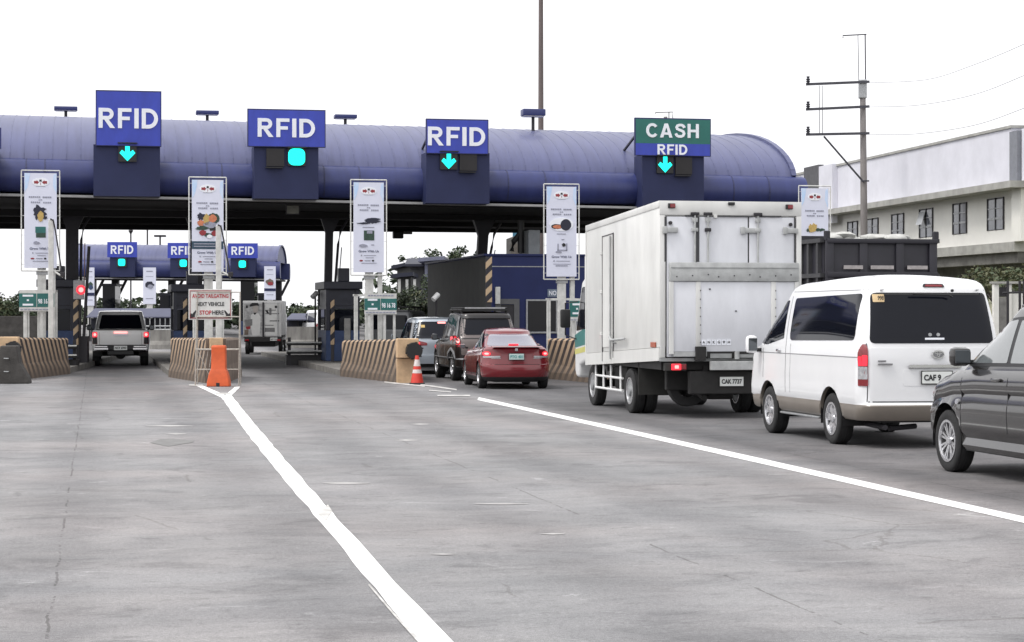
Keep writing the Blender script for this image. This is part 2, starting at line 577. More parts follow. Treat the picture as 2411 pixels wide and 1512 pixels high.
# bare patch in the broad line
marking("worn_patch", [(748, 1212), (772, 1190)], [(768, 1228), (782, 1205)], M_worn, z=0.008)
marking("asphalt_patch", [(358, 1043), (395, 1052), (455, 1042)], [(376, 1034), (410, 1034), (456, 1038)],
        mat("dark_patch", (0.20, 0.198, 0.195), 0.9, var=0.3, vscale=4), z=0.004, jag=0.03)
# ---------------------------------------------------------------- toll plaza roof
M_roof = mat("roof_sheet_blue", (0.086, 0.095, 0.200), 0.46, var=0.24, vscale=1.3, spec=0.5, stretch=(3.2, 0.35, 0.35), coat=0.1)
M_bull = mat("eave_panel_blue", (0.026, 0.036, 0.142), 0.42, var=0.25, vscale=1.6, stretch=(2.5, 1, 0.5), spec=0.5)
M_gutter = mat("gutter_grey", (0.36, 0.36, 0.36), 0.5, var=0.2, vscale=4)
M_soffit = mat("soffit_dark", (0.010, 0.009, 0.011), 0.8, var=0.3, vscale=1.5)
M_seam = mat("seam_dark", (0.025, 0.03, 0.09), 0.6, var=0.2)
SLOPE = 0.010

def plaza_roof(name, label, loc, rz, u0, u1, z_e, z_b, z_r, depth, slope, group, seams, ribs=0.42):
    t = thing(name, label, "toll plaza roof", loc, rz, group)
    zd = lambda u: -slope * (u + 15)
    half = depth / 2
    # barrel sheet with standing ribs
    ang = [i / 22 * math.pi for i in range(23)]
    prof = [(half - (half - 0.05) * math.cos(a), z_b - 0.02 + (z_r - z_b + 0.02) * math.sin(a) ** 1.22 if 0 < a < math.pi - 1e-6 else z_b - 0.02) for a in ang]
    us = []
    u = u0
    while u < u1 - 0.001:
        us.append((u, 0.0))
        u += ribs * 3
    us.append((u1, 0.0))
    mb = MB()
    vs, fs = [], []
    n = len(prof)
    for (u, h) in us:
        for (v, z) in prof:
            vs.append((u, v, z + zd(u) + h))
    for i in range(len(us) - 1):
        for k in range(n - 1):
            fs.append((i * n + k, (i + 1) * n + k, (i + 1) * n + k + 1, i * n + k + 1))
    mb.add(vs, fs, M_roof)
    # closed gable ends
    for (u, s) in ((u0, 1), (u1, -1)):
        vv = [(u, v, z + zd(u)) for (v, z) in prof]
        mb.add(vv, [tuple(range(n))], M_bull)
    o = mb.build("roof_sheet", t, smooth=35, recalc=False)
    mb = MB()
    u = u0 + ribs
    while u < u1 - 0.1:
        rv, rf = [], []
        for (v, z) in prof:
            for du, dh in ((-0.016, -0.01), (-0.010, 0.011), (0.010, 0.011), (0.016, -0.01)):
                nv = (v - half) / half
                rv.append((u + du, v + nv * dh, z + zd(u) + dh * (1 - abs(nv)) + 0.004))
        for k in range(n - 1):
            for j in range(3):
                rf.append((k * 4 + j, k * 4 + 4 + j, k * 4 + 5 + j, k * 4 + 1 + j))
        mb.add(rv, rf, M_roof)
        u += ribs
    mb.build("standing_seams", o, recalc=False)
    # edge flashing
    mb = MB()
    for (u, s) in ((u0, -1), (u1, 1)):
        for k in range(n - 1):
            a, b = prof[k], prof[k + 1]
            mb.bar((u + s * 0.03, a[0], a[1] + zd(u) + 0.03), (u + s * 0.03, b[0], b[1] + zd(u) + 0.03), 0.16, 0.10, M_roof)
    mb.build("edge_flashing", t, smooth=40)
    # bullnose eaves, front and back
    bp = [(0.30, z_e), (0.08, z_e + 0.04)] + [(0.06 - 0.52 * math.cos(a), (z_e + z_b) / 2 - 0.02 + (z_b - z_e) * 0.5 * math.sin(a)) for a in [R(-68 + 13.5 * k) for k in range(11)]] + [(0.14, z_b)]
    fine = []
    for a, b in zip(bp, bp[1:]):
        for i in range(3):
            fine.append((a[0] + (b[0] - a[0]) * i / 3, a[1] + (b[1] - a[1]) * i / 3))
    fine.append(bp[-1])
    for side in (0, 1):
        mb = MB()
        poly = [(v if side == 0 else depth - v, z) for v, z in bp]
        n2 = len(poly)
        va = [(u0 - 0.35, v, z + zd(u0)) for v, z in poly] + [(u1 + 0.35, v, z + zd(u1)) for v, z in poly]
        fc = [(i, (i + 1) % n2, n2 + (i + 1) % n2, n2 + i) for i in range(n2)] + [tuple(range(n2)), tuple(range(n2, 2 * n2))]
        mb.add(va, fc, M_bull)
        mb.build("eave_roll", t, smooth=50)
    mb = MB()
    for u in seams:
        for a, b in zip(bp[3:], bp[4:]):
            mb.bar((u, a[0] - 0.006, a[1] + zd(u)), (u, b[0] - 0.006, b[1] + zd(u)), 0.035, 0.02, M_seam)
    mb.build("panel_joint", t)
    # gutter strip and soffit
    mb = MB()
    mb.add(*[[(u0 - 0.3, -0.36, z_e - 0.12 + zd(u0)), (u1 + 0.3, -0.36, z_e - 0.12 + zd(u1)), (u1 + 0.3, -0.36, z_e - 0.05 + zd(u1)), (u0 - 0.3, -0.36, z_e - 0.05 + zd(u0)),
               (u0 - 0.3, 0.05, z_e - 0.12 + zd(u0)), (u1 + 0.3, 0.05, z_e - 0.12 + zd(u1)), (u1 + 0.3, 0.05, z_e - 0.05 + zd(u1)), (u0 - 0.3, 0.05, z_e - 0.05 + zd(u0))],
              [(0, 1, 2, 3), (4, 7, 6, 5), (0, 4, 5, 1), (3, 2, 6, 7), (0, 3, 7, 4), (1, 5, 6, 2)], M_gutter])
    mb.build("gutter", t)
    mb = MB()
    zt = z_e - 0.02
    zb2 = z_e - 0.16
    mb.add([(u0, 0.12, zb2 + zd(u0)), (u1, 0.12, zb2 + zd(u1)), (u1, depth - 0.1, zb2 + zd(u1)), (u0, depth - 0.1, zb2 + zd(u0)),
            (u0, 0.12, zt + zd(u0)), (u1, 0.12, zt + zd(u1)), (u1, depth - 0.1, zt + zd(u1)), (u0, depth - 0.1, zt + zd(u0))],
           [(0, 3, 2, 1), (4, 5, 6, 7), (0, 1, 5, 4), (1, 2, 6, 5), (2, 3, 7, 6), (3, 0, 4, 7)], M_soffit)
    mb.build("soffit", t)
    return t, zd

ORG = Vector((0, 66.0, 0))
PLAZA, ZD = plaza_roof("toll_plaza_roof", "long blue barrel roof spanning the toll lanes nearest the viewer", ORG, ALPHA, -26.0, 9.35,
                   5.37, 6.43, 8.36, 16.6, SLOPE, "toll plaza roofs", [-22, -15.0, -14.45, -12.3, -9.6, -9.15, -6.0, -4.9, -0.2, 1.0, 4.1, 7.2, 8.4])
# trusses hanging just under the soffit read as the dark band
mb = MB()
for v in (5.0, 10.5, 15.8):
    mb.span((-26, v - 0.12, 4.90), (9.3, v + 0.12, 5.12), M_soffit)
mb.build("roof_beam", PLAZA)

def pl(u, v, z=0.0):
    return ORG + HX * u + HY * v + Vector((0, 0, z))
def u_at(x, v):
    """u coordinate on the plane v of the plaza seen at picture column x"""
    t = (x - 1205.5) / FPX
    o = ORG + HY * v
    # (o.x + u*cx) = t*(o.y + u*sx)
    return (t * o.y - o.x) / (HX.x - t * HX.y)
def z_at(x, y, v):
    u = u_at(x, v)
    Y = (ORG + HY * v + HX * u).y
    return CAM_H - (y - 738) / FPX * Y

# ---------------------------------------------------------------- lane signs over the roof edge
M_signblue = mat("sign_blue", (0.032, 0.055, 0.42), 0.4, var=0.22, vscale=2.2, stretch=(1.5, 1, 0.5))
M_signgreen = mat("sign_green", (0.012, 0.135, 0.115), 0.4, var=0.15, vscale=1.5)
M_signwhite = mat("sign_letter_white", (0.80, 0.82, 0.88), 0.45, var=0.08, vscale=3)
M_signframe = mat("sign_frame", (0.02, 0.025, 0.11), 0.5, var=0.15)
M_housing = mat("sign_housing_navy", (0.020, 0.026, 0.080), 0.55, var=0.22, vscale=0.8, spec=0.3)
M_lamp_off = mat("unlit_lamp_face", (0.014, 0.012, 0.014), 0.6, var=0.3, vscale=30)

def arrow_poly(cx, cz, s):
    return [(cx - 0.13 * s, cz + 0.5 * s), (cx + 0.13 * s, cz + 0.5 * s), (cx + 0.13 * s, cz + 0.02 * s), (cx + 0.32 * s, cz + 0.16 * s),
            (cx + 0.46 * s, cz - 0.02 * s), (cx, cz - 0.5 * s), (cx - 0.46 * s, cz - 0.02 * s), (cx - 0.32 * s, cz + 0.16 * s), (cx - 0.13 * s, cz + 0.02 * s)]

def lane_sign(label, board, house, kind, lamp, off, words, group="lane signs over the toll lanes"):
    """board, house: picture rectangles (x0,y0,x1,y1)"""
    V = -1.1
    u0, u1 = u_at(board[0], V), u_at(board[2], V)
    uc = (u0 + u1) / 2
    xm = (board[0] + board[2]) / 2
    zt, zb = z_at(xm, board[1], V), z_at(xm, board[3], V)
    tilt = 0.004
    t = thing("lane_sign", label, "lane sign", pl(uc, V), ALPHA, group)
    mb = MB()
    w = u1 - u0
    zc = (zt + zb) / 2
    h0, h1 = u_at(house[0], V) - uc, u_at(house[2], V) - uc
    hz1, hz0 = zb + 0.05, z_at(xm, house[3], V)
    mb.span((h0, 0.03, hz0), (h1, 1.05, hz1), M_housing)
    mb.build("housing", t)
    mb = MB()
    mb.span((-w / 2, -0.09, zb), (w / 2, 0.02, zt), M_signframe)
    if kind == 'cash':
        zs = z_at(xm, 339, V)
        mb.span((-w / 2 + 0.03, -0.10, zs), (w / 2 - 0.03, -0.05, zt - 0.04), M_signgreen)
        mb.span((-w / 2 + 0.03, -0.10, zb + 0.02), (w / 2 - 0.03, -0.05, zs - 0.002), M_signblue)
    else:
        mb.span((-w / 2 + 0.03, -0.10, zb + 0.02), (w / 2 - 0.03, -0.05, zt - 0.04), M_signblue)
    # stay bars back to the roof
    for s in (-1, 1):
        mb.bar((s * w * 0.4, 0.0, zt - 0.3), (s * w * 0.4, 2.4, zt - 0.9), 0.06, 0.06, M_dark)
    mb.build("sign_board", t)
    mb = MB()
    for (txt, x0, y0, x1, y1) in words:
        ux0, ux1 = u_at(x0, V) - uc, u_at(x1, V) - uc
        a, b = z_at((x0 + x1) / 2, y0, V), z_at((x0 + x1) / 2, y1, V)
        mb.block(txt, (ux0 + ux1) / 2, (a + b) / 2, ux1 - ux0, a - b, M_signwhite, y=-0.101, depth=0.02)
    mb.build("lettering", t)
    if lamp:
        lu, lz = u_at(lamp[0], V) - uc, z_at(lamp[0], lamp[1], V)
        r = 0.28
        mb = MB()
        mb.span((lu - 0.27, -0.06, lz - 0.27), (lu + 0.27, 0.04, lz + 0.27), M_black)
        mb.span((lu - 0.29, -0.20, lz + 0.27), (lu + 0.29, 0.0, lz + 0.30), M_black)
        o = mb.build("signal_box", t)
        mb = MB()
        if lamp[2] == 'arrow':
            mb.prism(arrow_poly(lu, lz, 0.50), 'y', -0.075, -0.055, M_cyan)
        else:
            pts = []
            rr, cr = 0.255, 0.17
            for (sx, sz, a0) in ((1, 1, 0), (-1, 1, 90), (-1, -1, 180), (1, -1, 270)):
                for k in range(7):
                    a = R(a0 + 15 * k)
                    pts.append((lu + sx * (rr - cr) + cr * math.cos(a), lz + sz * (rr - cr) + cr * math.sin(a)))
            mb.prism(pts, 'y', -0.075, -0.055, M_cyan)
        mb.build("green_lamp", o)
    if off:
        lu, lz = u_at(off[0], V) - uc, z_at(off[0], off[1], V)
        mb = MB()
        mb.span((lu - 0.27, -0.06, lz - 0.27), (lu + 0.27, 0.04, lz + 0.27), M_lamp_off)
        mb.span((lu - 0.30, -0.14, lz - 0.33), (lu + 0.22, 0.0, lz - 0.30), M_black)
        mb.build("unlit_signal_box", t)
    return t

lane_sign("tall blue RFID sign with a green down arrow, above the pickup's lane", (225, 214, 380, 345), (220, 342, 377, 462), 'rfid', (300, 360, 'arrow'), None,
          [("RFID", 232, 256, 372, 303)])
lane_sign("wide blue RFID sign with a round green lamp, second whole sign from the left", (582, 258, 766, 347), (598, 347, 750, 468), 'rfid', (698, 370, 'dot'), (648, 371),
          [("RFID", 606, 280, 741, 324)])
lane_sign("blue RFID sign with a green down arrow over the red saloon's lane", (1002, 281, 1149, 363), (1004, 362, 1153, 479), 'rfid', (1056, 379, 'arrow'), (1102, 382),
          [("RFID", 1006, 300, 1141, 344)])
lane_sign("green and blue sign reading CASH and RFID above the white box truck", (1493, 279, 1672, 368), (1513, 368, 1658, 488), 'cash', (1565, 388, 'arrow'), (1609, 391),
          [("CASH", 1519, 292, 1643, 325), ("RFID", 1546, 341, 1616, 365)])
lane_sign("blue lane sign cut off at the left edge, only its right rim showing", (-150, 300, 3, 350), (-140, 350, -4, 455), 'rfid', None, None,
          [("RFID", -140, 312, -10, 340)])

# flood lights standing on the ridge
def roof_light(u, v, h, label, proto=[]):
    z = 8.36 + ZD(u) + (0 if v > 7 else -0.35)
    if not proto:
        t = thing("roof_floodlight", label, "floodlight", (0, 0, 0), 0, "flat floodlights along the roof ridge")
        mb = MB()
        mb.tube([(0, 0, -0.1), (0, 0, 0.42)], 0.055, M_dark, 10)
        mb.box((0, 0, 0.02), (0.3, 0.3, 0.03), M_dark)
        mb.build("post", t)
        mb = MB()
        mb.box((0, 0, 0.52), (0.78, 0.5, 0.17), M_bull, ch=0.02)
        mb.box((0, 0, 0.425), (0.7, 0.42, 0.02), M_white)
        mb.build("lamp_head", t, smooth=30)
        proto.append(t)
    else:
        t = proto[0].copy()
        COL.objects.link(t)
        for c in proto[0].children:
            d = c.copy()
            COL.objects.link(d)
            d.parent = t
        t["label"] = label
    t.location = pl(u, v, z)
    t.rotation_euler = (0, 0, ALPHA)
    t.scale = (1, 1, h)
    return t
roof_light(u_at(155, 8.3), 8.3, 0.75, "flat blue floodlight on the roof ridge left of the tall RFID sign")
roof_light(u_at(488, 8.3), 8.3, 0.75, "flat blue floodlight on the roof ridge between the two leftmost whole RFID signs")
roof_light(u_at(813, 8.3), 8.3, 0.75, "flat blue floodlight just right of the wide RFID sign")
roof_light(u_at(1255, 4.6), 4.6, 1.35, "flat blue floodlight on a taller post in front of the mast")

# tall mast behind the roof
t = thing("light_mast", "tall brown steel mast rising behind the blue roof out of the picture", "mast", at(1273.5, 738, 100) - Vector((0, 0, CAM_H)))
mb = MB()
mb.tube([(0, 0, 0), (0, 0, 9), (0, 0, 25)], [0.17, 0.14, 0.085], mat("rusty_mast", (0.15, 0.12, 0.115), 0.7, var=0.4, vscale=2, stretch=(1, 1, 0.15)), 14)
mb.build("shaft", t, smooth=40)
mb = MB()
mb.lathe([(0.55, 24.6), (0.62, 24.6), (0.62, 24.7), (0.55, 24.7)], 'z', M_steel, 20, closed=True)
for k in range(6):
    a = k * math.pi / 3
    mb.box((0.75 * math.cos(a), 0.75 * math.sin(a), 24.6), (0.3, 0.3, 0.15), M_steel, rz=a)
    mb.bar((0, 0, 24.65), (0.6 * math.cos(a), 0.6 * math.sin(a), 24.65), 0.04, 0.04, M_steel)
mb.build("lamp_ring", t)
# ---------------------------------------------------------------- roof columns, soffit fittings
M_col = mat("column_dark", (0.030, 0.028, 0.038), 0.5, var=0.35, vscale=3)
def roof_column(label, x, v, lean, wid, pipes):
    u = u_at(x, v)
    t = thing("roof_column", label, "column", pl(u, v), ALPHA, "dark steel columns under the toll roof")
    z1 = 5.1 + ZD(u)
    mb = MB()
    w = wid / 2
    # tapered box shaft with a flared head
    vs = [(-w + lean, -w, 0), (w + lean, -w, 0), (w + lean, w, 0), (-w + lean, w, 0), (-w, -w, z1 - 0.5), (w, -w, z1 - 0.5), (w, w, z1 - 0.5), (-w, w, z1 - 0.5),
          (-w - 0.22, -w, z1 + 0.16), (w + 0.30, -w, z1 + 0.16), (w + 0.30, w, z1 + 0.16), (-w - 0.22, w, z1 + 0.16)]
    fs = [(0, 3, 2, 1), (8, 9, 10, 11)]
    for a in (0, 4):
        for k in range(4):
            fs.append((a + k, a + (k + 1) % 4, a + 4 + (k + 1) % 4, a + 4 + k))
    mb.add(vs, fs, M_col)
    mb.build("shaft", t)
    if pipes:
        mb = MB()
        s = 1
        mb.tube([(s * 0.28 + lean, -0.1, 2.5), (s * 0.30, -0.1, z1 - 0.9), (s * 0.38, -0.1, z1 - 0.45), (s * 0.62, -0.1, z1 - 0.05)], 0.045, M_col, 8)
        mb.tube([(s * 0.40 + lean, -0.1, 2.5), (s * 0.42, -0.1, z1 - 1.0)], 0.02, M_redoff if pipes == 2 else M_steel, 6)
        mb.build("drain_pipe", t, smooth=40)
    return t
roof_column("thick dark roof column right of the leftmost whole banner, with a reddish pipe", 170, 7.0, 0.0, 0.42, 2)
roof_column("dark roof column standing behind the vegetable banner", 462, 7.0, 0.0, 0.40, 1)
roof_column("slender leaning roof column beside the booth between the small lorry and the parked cars", 775, 7.0, -0.10, 0.26, 1)
roof_column("leaning roof column above the striped post and navy office", 1137, 7.0, -0.30, 0.34, 1)
roof_column("dark roof column partly hidden by the box truck", 1640, 7.0, 0.0, 0.36, 1)

t = thing("ceiling_sign", "small grey box hanging under the roof edge below the wide RFID sign", "box sign", pl(u_at(689, 1.0), 1.0), ALPHA)
mb = MB()
z0 = z_at(689, 494, 1.0)
mb.box((0, 0, z0), (0.42, 0.12, 0.30), M_dark, ch=0.01)
mb.box((0, -0.065, z0), (0.37, 0.02, 0.25), mat("grey_panel", (0.20, 0.20, 0.17), 0.6, var=0.3))
mb.bar((0, 0, z0 + 0.12), (0, 0, 5.25), 0.04, 0.04, M_dark)
mb.build("panel", t)
# antenna gantry hanging at picture (905-985, 535-550)
t = thing("antenna_gantry", "black pipe gantry with a camera box hanging under the roof right of the third banner", "antenna", pl(u_at(950, 15), 15), ALPHA)
mb = MB()
ud = lambda x: u_at(x, 15) - u_at(950, 15)
z0 = z_at(950, 537, 15)
mb.tube([(ud(905), 0, z0), (ud(985), 0, z0 + 0.02)], 0.03, M_black, 6)
mb.tube([(ud(905), 0, z0 - 0.12), (ud(975), 0, z0 - 0.12), (ud(985), 0, z0 - 0.02)], 0.03, M_black, 6)
mb.tube([(ud(915), 0, z0), (ud(915), 0, 5.2)], 0.03, M_black, 6)
mb.tube([(ud(965), 0, z0), (ud(965), 0, 5.2)], 0.03, M_black, 6)
mb.build("pipe_frame", t, smooth=40)
mb = MB()
mb.box((ud(937), 0, z0 - 0.28), (0.40, 0.3, 0.26), M_black, ch=0.03)
mb.box((ud(958), 0, z0 - 0.20), (0.4, 0.15, 0.08), M_black)
mb.build("camera_box", t)
# ---------------------------------------------------------------- toll islands
def stripe_mat(name, period, slope, c1, c2, axis_sign=1.0, w=0.5, dirt=0.88):
    m = bpy.data.materials.new(name)
    m.use_nodes = True
    n, l = m.node_tree.nodes, m.node_tree.links
    b = n["Principled BSDF"]
    b.inputs["Roughness"].default_value = 0.8
    tc = n.new("ShaderNodeTexCoord")
    sp = n.new("ShaderNodeSeparateXYZ")
    l.new(tc.outputs["Object"], sp.inputs[0])
    def mt(op, a, v=None, w_=None):
        x = n.new("ShaderNodeMath")
        x.operation = op
        for i, q in enumerate((a, v, w_)):
            if q is None:
                continue
            if isinstance(q, (int, float)):
                x.inputs[i].default_value = q
            else:
                l.new(q, x.inputs[i])
        return x.outputs[0]
    nz = n.new("ShaderNodeTexNoise")
    nz.inputs["Scale"].default_value = 3
    nz.inputs["Detail"].default_value = 8
    nz.inputs["Roughness"].default_value = 0.7
    l.new(tc.outputs["Object"], nz.inputs[0])
    src = mt('ADD', mt('MULTIPLY', sp.outputs[1 if axis_sign else 0], axis_sign or 1.0), mt('MULTIPLY', sp.outputs[2], slope))
    src = mt('ADD', src, mt('MULTIPLY', nz.outputs["Fac"], 0.06 * period))
    fr = mt('FRACT', mt('DIVIDE', mt('ADD', src, 50.0), period))
    st = mt('GREATER_THAN', fr, w)
    mx = n.new("ShaderNodeMixRGB")
    mx.inputs[1].default_value = (*c1, 1)
    mx.inputs[2].default_value = (*c2, 1)
    l.new(st, mx.inputs[0])
    # splash dirt with an uneven upper edge near the road
    dz = mt('ADD', sp.outputs[2], mt('MULTIPLY', nz.outputs["Fac"], 0.9))
    mr = n.new("ShaderNodeMapRange")
    mr.inputs["From Min"].default_value = 0.50
    mr.inputs["From Max"].default_value = 1.35
    mr.inputs["To Min"].default_value = dirt
    mr.inputs["To Max"].default_value = 0.0
    l.new(dz, mr.inputs[0])
    m2 = n.new("ShaderNodeMixRGB")
    m2.inputs[2].default_value = (0.11, 0.085, 0.068, 1)
    l.new(mr.outputs[0], m2.inputs[0])
    l.new(mx.outputs[0], m2.inputs[1])
    l.new(m2.outputs[0], b.inputs["Base Color"])
    MATS[name] = m
    return m
M_stripe = stripe_mat("hazard_stripes", 0.45, 0.95, (0.40, 0.285, 0.19), (0.025, 0.020, 0.020))
M_poststripe = stripe_mat("post_stripes", 0.42, -1.0, (0.42, 0.31, 0.20), (0.02, 0.02, 0.028), axis_sign=0.0, dirt=0.0)
M_cream = mat("cream_paint", (0.62, 0.43, 0.26), 0.7, var=0.35, vscale=3)
M_brownface = mat("dirty_brown_concrete", (0.20, 0.155, 0.125), 0.9, var=0.45, vscale=3)
M_banner = mat("banner_vinyl", (0.66, 0.68, 0.80), 0.45, var=0.06, vscale=2)
M_paleblue = mat("banner_pale_blue", (0.42, 0.60, 0.86), 0.45, var=0.3, vscale=4, col2=(0.60, 0.68, 0.84))
M_print = mat("banner_grey_print", (0.34, 0.35, 0.44), 0.5, var=0.4, vscale=30)
M_red = mat("print_red", (0.30, 0.03, 0.04), 0.5, var=0.3, vscale=20)
M_pgreen = mat("print_dark_green", (0.03, 0.07, 0.05), 0.5, var=0.5, vscale=15)
M_pyel = mat("print_yellow", (0.55, 0.38, 0.12), 0.5, var=0.3, vscale=15)
M_porange = mat("print_orange", (0.60, 0.20, 0.10), 0.5, var=0.3, vscale=12)
M_pnavy = mat("print_navy", (0.012, 0.014, 0.035), 0.5, var=0.2)
M_teal = mat("price_board_green", (0.02, 0.14, 0.13), 0.5, var=0.2)
M_bwhite = mat("stand_white", (0.66, 0.66, 0.64), 0.5, var=0.3, vscale=6)
M_boothnavy = mat("booth_dark_panel", (0.018, 0.020, 0.036), 0.45, var=0.35, vscale=4)
M_boothblue = mat("booth_blue_panel", (0.035, 0.065, 0.16), 0.6, var=0.35, vscale=4)
M_curb = mat("island_concrete", (0.20, 0.19, 0.175), 0.9, var=0.5, vscale=2.5, bump=0.4, bscale=18)

def frame_at(X, Y, hd):
    return (X, Y, 0), hd

def blob(cx, cz, rx, rz, n, jag, seed):
    rnd = random.Random(seed)
    return [(cx + rx * (1 + rnd.uniform(-jag, jag)) * math.cos(2 * math.pi * k / n), cz + rz * (1 + rnd.uniform(-jag, jag)) * math.sin(2 * math.pi * k / n)) for k in range(n)]

def banner(label, x0, y0, x1, y1, d, art, rz, base_z, posts=True):
    """art: list of (kind, args) in banner units 0..1 wide, 0..1 high from the top"""
    p = at((x0 + x1) / 2, 738, d)
    w = (x1 - x0) / FPX * d
    zt = CAM_H - (y0 - 738) / FPX * d
    zb = CAM_H - (y1 - 738) / FPX * d
    h = zt - zb
    t = thing("banner", label, "banner", (p.x, p.y, 0), rz, "tall white advertising banners on the toll islands")
    mb = MB()
    mb.box((0, 0, (zt + zb) / 2), (w * 0.90, 0.03, h * 0.975), M_banner)
    X = lambda a: (a - 0.5) * w * 0.90
    Z = lambda b: zt - 0.0125 * h - b * h * 0.975
    F, D = -0.016, -0.022
    mb.prism([(X(0.01), Z(0.0)), (X(0.18), Z(0.0)), (X(0.16), Z(0.06)), (X(0.10), Z(0.15)), (X(0.02), Z(0.2))], 'y', D + 0.003, F, M_paleblue)
    mb.prism([(X(0.90), Z(0.02)), (X(0.99), Z(0.0)), (X(0.99), Z(0.22)), (X(0.88), Z(0.13))], 'y', D + 0.003, F, M_paleblue)
    # emblem: two red arrows pointing at a small dark figure on a white oval
    mb.prism([(X(0.5 + 0.26 * math.cos(a * R(15))), Z(0.095 + 0.045 * math.sin(a * R(15)))) for a in range(24)], 'y', D, F, M_signwhite)
    for s in (-1, 1):
        q = lambda a: X(0.5 + s * a)
        mb.prism([(q(0.20), Z(0.083)), (q(0.12), Z(0.083)), (q(0.12), Z(0.074)), (q(0.04), Z(0.097)), (q(0.12), Z(0.120)), (q(0.12), Z(0.111)), (q(0.20), Z(0.111))], 'y', D - 0.003, F - 0.001, M_red)
    mb.prism([(X(0.47), Z(0.068)), (X(0.53), Z(0.068)), (X(0.54), Z(0.09)), (X(0.46), Z(0.09))], 'y', D - 0.003, F - 0.001, M_ink)
    mb.box((X(0.5), F - 0.004, Z(0.112)), (0.012, 0.012, 0.07), M_red)
    mb.box((X(0.5), F - 0.003, Z(0.138)), (w * 0.26, 0.006, 0.012), M_print)
    # two lines of soft grey words (unreadable in the photo)
    for (a, b, c) in ((0.14, 0.50, 0.252), (0.56, 0.84, 0.254), (0.44, 0.56, 0.282), (0.20, 0.50, 0.308), (0.58, 0.84, 0.310)):
        n_ = max(2, int((b - a) / 0.055))
        for k in range(n_):
            xa = a + (b - a) * k / n_
            mb.box((X(xa + 0.024), F - 0.003, Z(c)), (0.042 * w, 0.006, 0.045 if c != 0.282 else 0.03), M_print)
    for item in art:
        kd, mt, args = item
        if kd == 'blob':
            cx, cz, rx, rz_, jag, seed = args
            pts = [(X(a), Z(b)) for a, b in blob(cx, cz, rx, rz_, 26, jag, seed)]
            mb.prism(pts, 'y', D - 0.002 - 0.0015 * (seed % 7), F - 0.001, mt)
        elif kd == 'box':
            a, b, c, d_ = args[:4]
            k = args[4] if len(args) > 4 else 1
            mb.span((X(a), D - 0.0017 * k, Z(b)), (X(c), F - 0.001, Z(d_)), mt)
        elif kd == 'text':
            s, cx, cz, ww, hh = args
            mb.text(s, X(cx), Z(cz), ww * w, hh * h, mt, y=F - 0.001, depth=0.006, bold=0.02)
    mb.build("printed_sheet", t)
    mb = MB()
    r = 0.018
    for s in (-1, 1):
        mb.tube([(s * w * 0.53, 0, zb - 0.05), (s * w * 0.53, 0, zt + 0.04)], r, M_bwhite, 8)
    mb.tube([(-w * 0.53, 0, zt + 0.04), (w * 0.53, 0, zt + 0.04)], r, M_bwhite, 8)
    mb.tube([(-w * 0.53, 0, zb - 0.05), (w * 0.53, 0, zb - 0.05)], r, M_bwhite, 8)
    for zz in (0.05, 0.35, 0.55, 0.75, 0.95):
        z = zb + (zt - zb) * zz
        for s in (-1, 1):
            mb.tube([(s * w * 0.45, 0, z), (s * w * 0.53, 0, z)], 0.008, M_bwhite, 5)
    mb.build("tube_frame", t, smooth=40)
    if posts:
        mb = MB()
        for (px, ww) in ((-0.02, 0.24), (0.30, 0.13)):
            mb.span((px * w * 1.0 - ww * w / 2 + 0.05, 0.06, base_z), (px * w + ww * w / 2 + 0.05, 0.20, zb + 0.55), M_bwhite, ch=0.01)
        mb.build("support_post", t)
        mb = MB()
        xs = [-0.42, -0.36, 0.42]
        for q in xs:
            mb.span((q * w, 0.08, base_z), (q * w + 0.05, 0.14, zb - 0.6), M_bwhite)
        mb.span((-0.45 * w, 0.08, zb - 0.66), (0.47 * w, 0.14, zb - 0.6), M_bwhite)
        mb.span((-0.12 * w, 0.04, zb - 0.16), (0.20 * w, 0.22, zb - 0.03), M_steel)
        mb.build("stand_frame", t)
    return t

grow = lambda c: [('text', mat('banner_slate_words', (0.12, 0.13, 0.20), 0.5), ("Grow With Us", 0.50, c, 0.60, 0.026))]
def small_print(c):
    return [('box', M_print, (0.24, c, 0.28, c + 0.014)), ('box', M_print, (0.34, c + 0.004, 0.74, c + 0.010)), ('box', M_print, (0.40, c + 0.030, 0.66, c + 0.036)),
            ('blob', M_red, (0.25, c + 0.066, 0.06, 0.009, 0.1, 1)), ('box', M_print, (0.36, c + 0.061, 0.56, c + 0.070)), ('blob', M_ink, (0.64, c + 0.066, 0.04, 0.009, 0.1, 2)),
            ('box', M_print, (0.26, c + 0.090, 0.76, c + 0.096))]
art1 = [('blob', M_pnavy, (0.46, 0.415, 0.20, 0.070, 0.28, 11)), ('blob', M_pyel, (0.50, 0.455, 0.095, 0.055, 0.12, 12)), ('blob', M_pnavy, (0.64, 0.47, 0.06, 0.018, 0.3, 10)),
        ('box', M_teal, (0.34, 0.565, 0.66, 0.63)), ('box', M_pgreen, (0.36, 0.63, 0.66, 0.68)), ('blob', M_print, (0.38, 0.735, 0.10, 0.016, 0.15, 5))] + grow(0.795) + small_print(0.835)
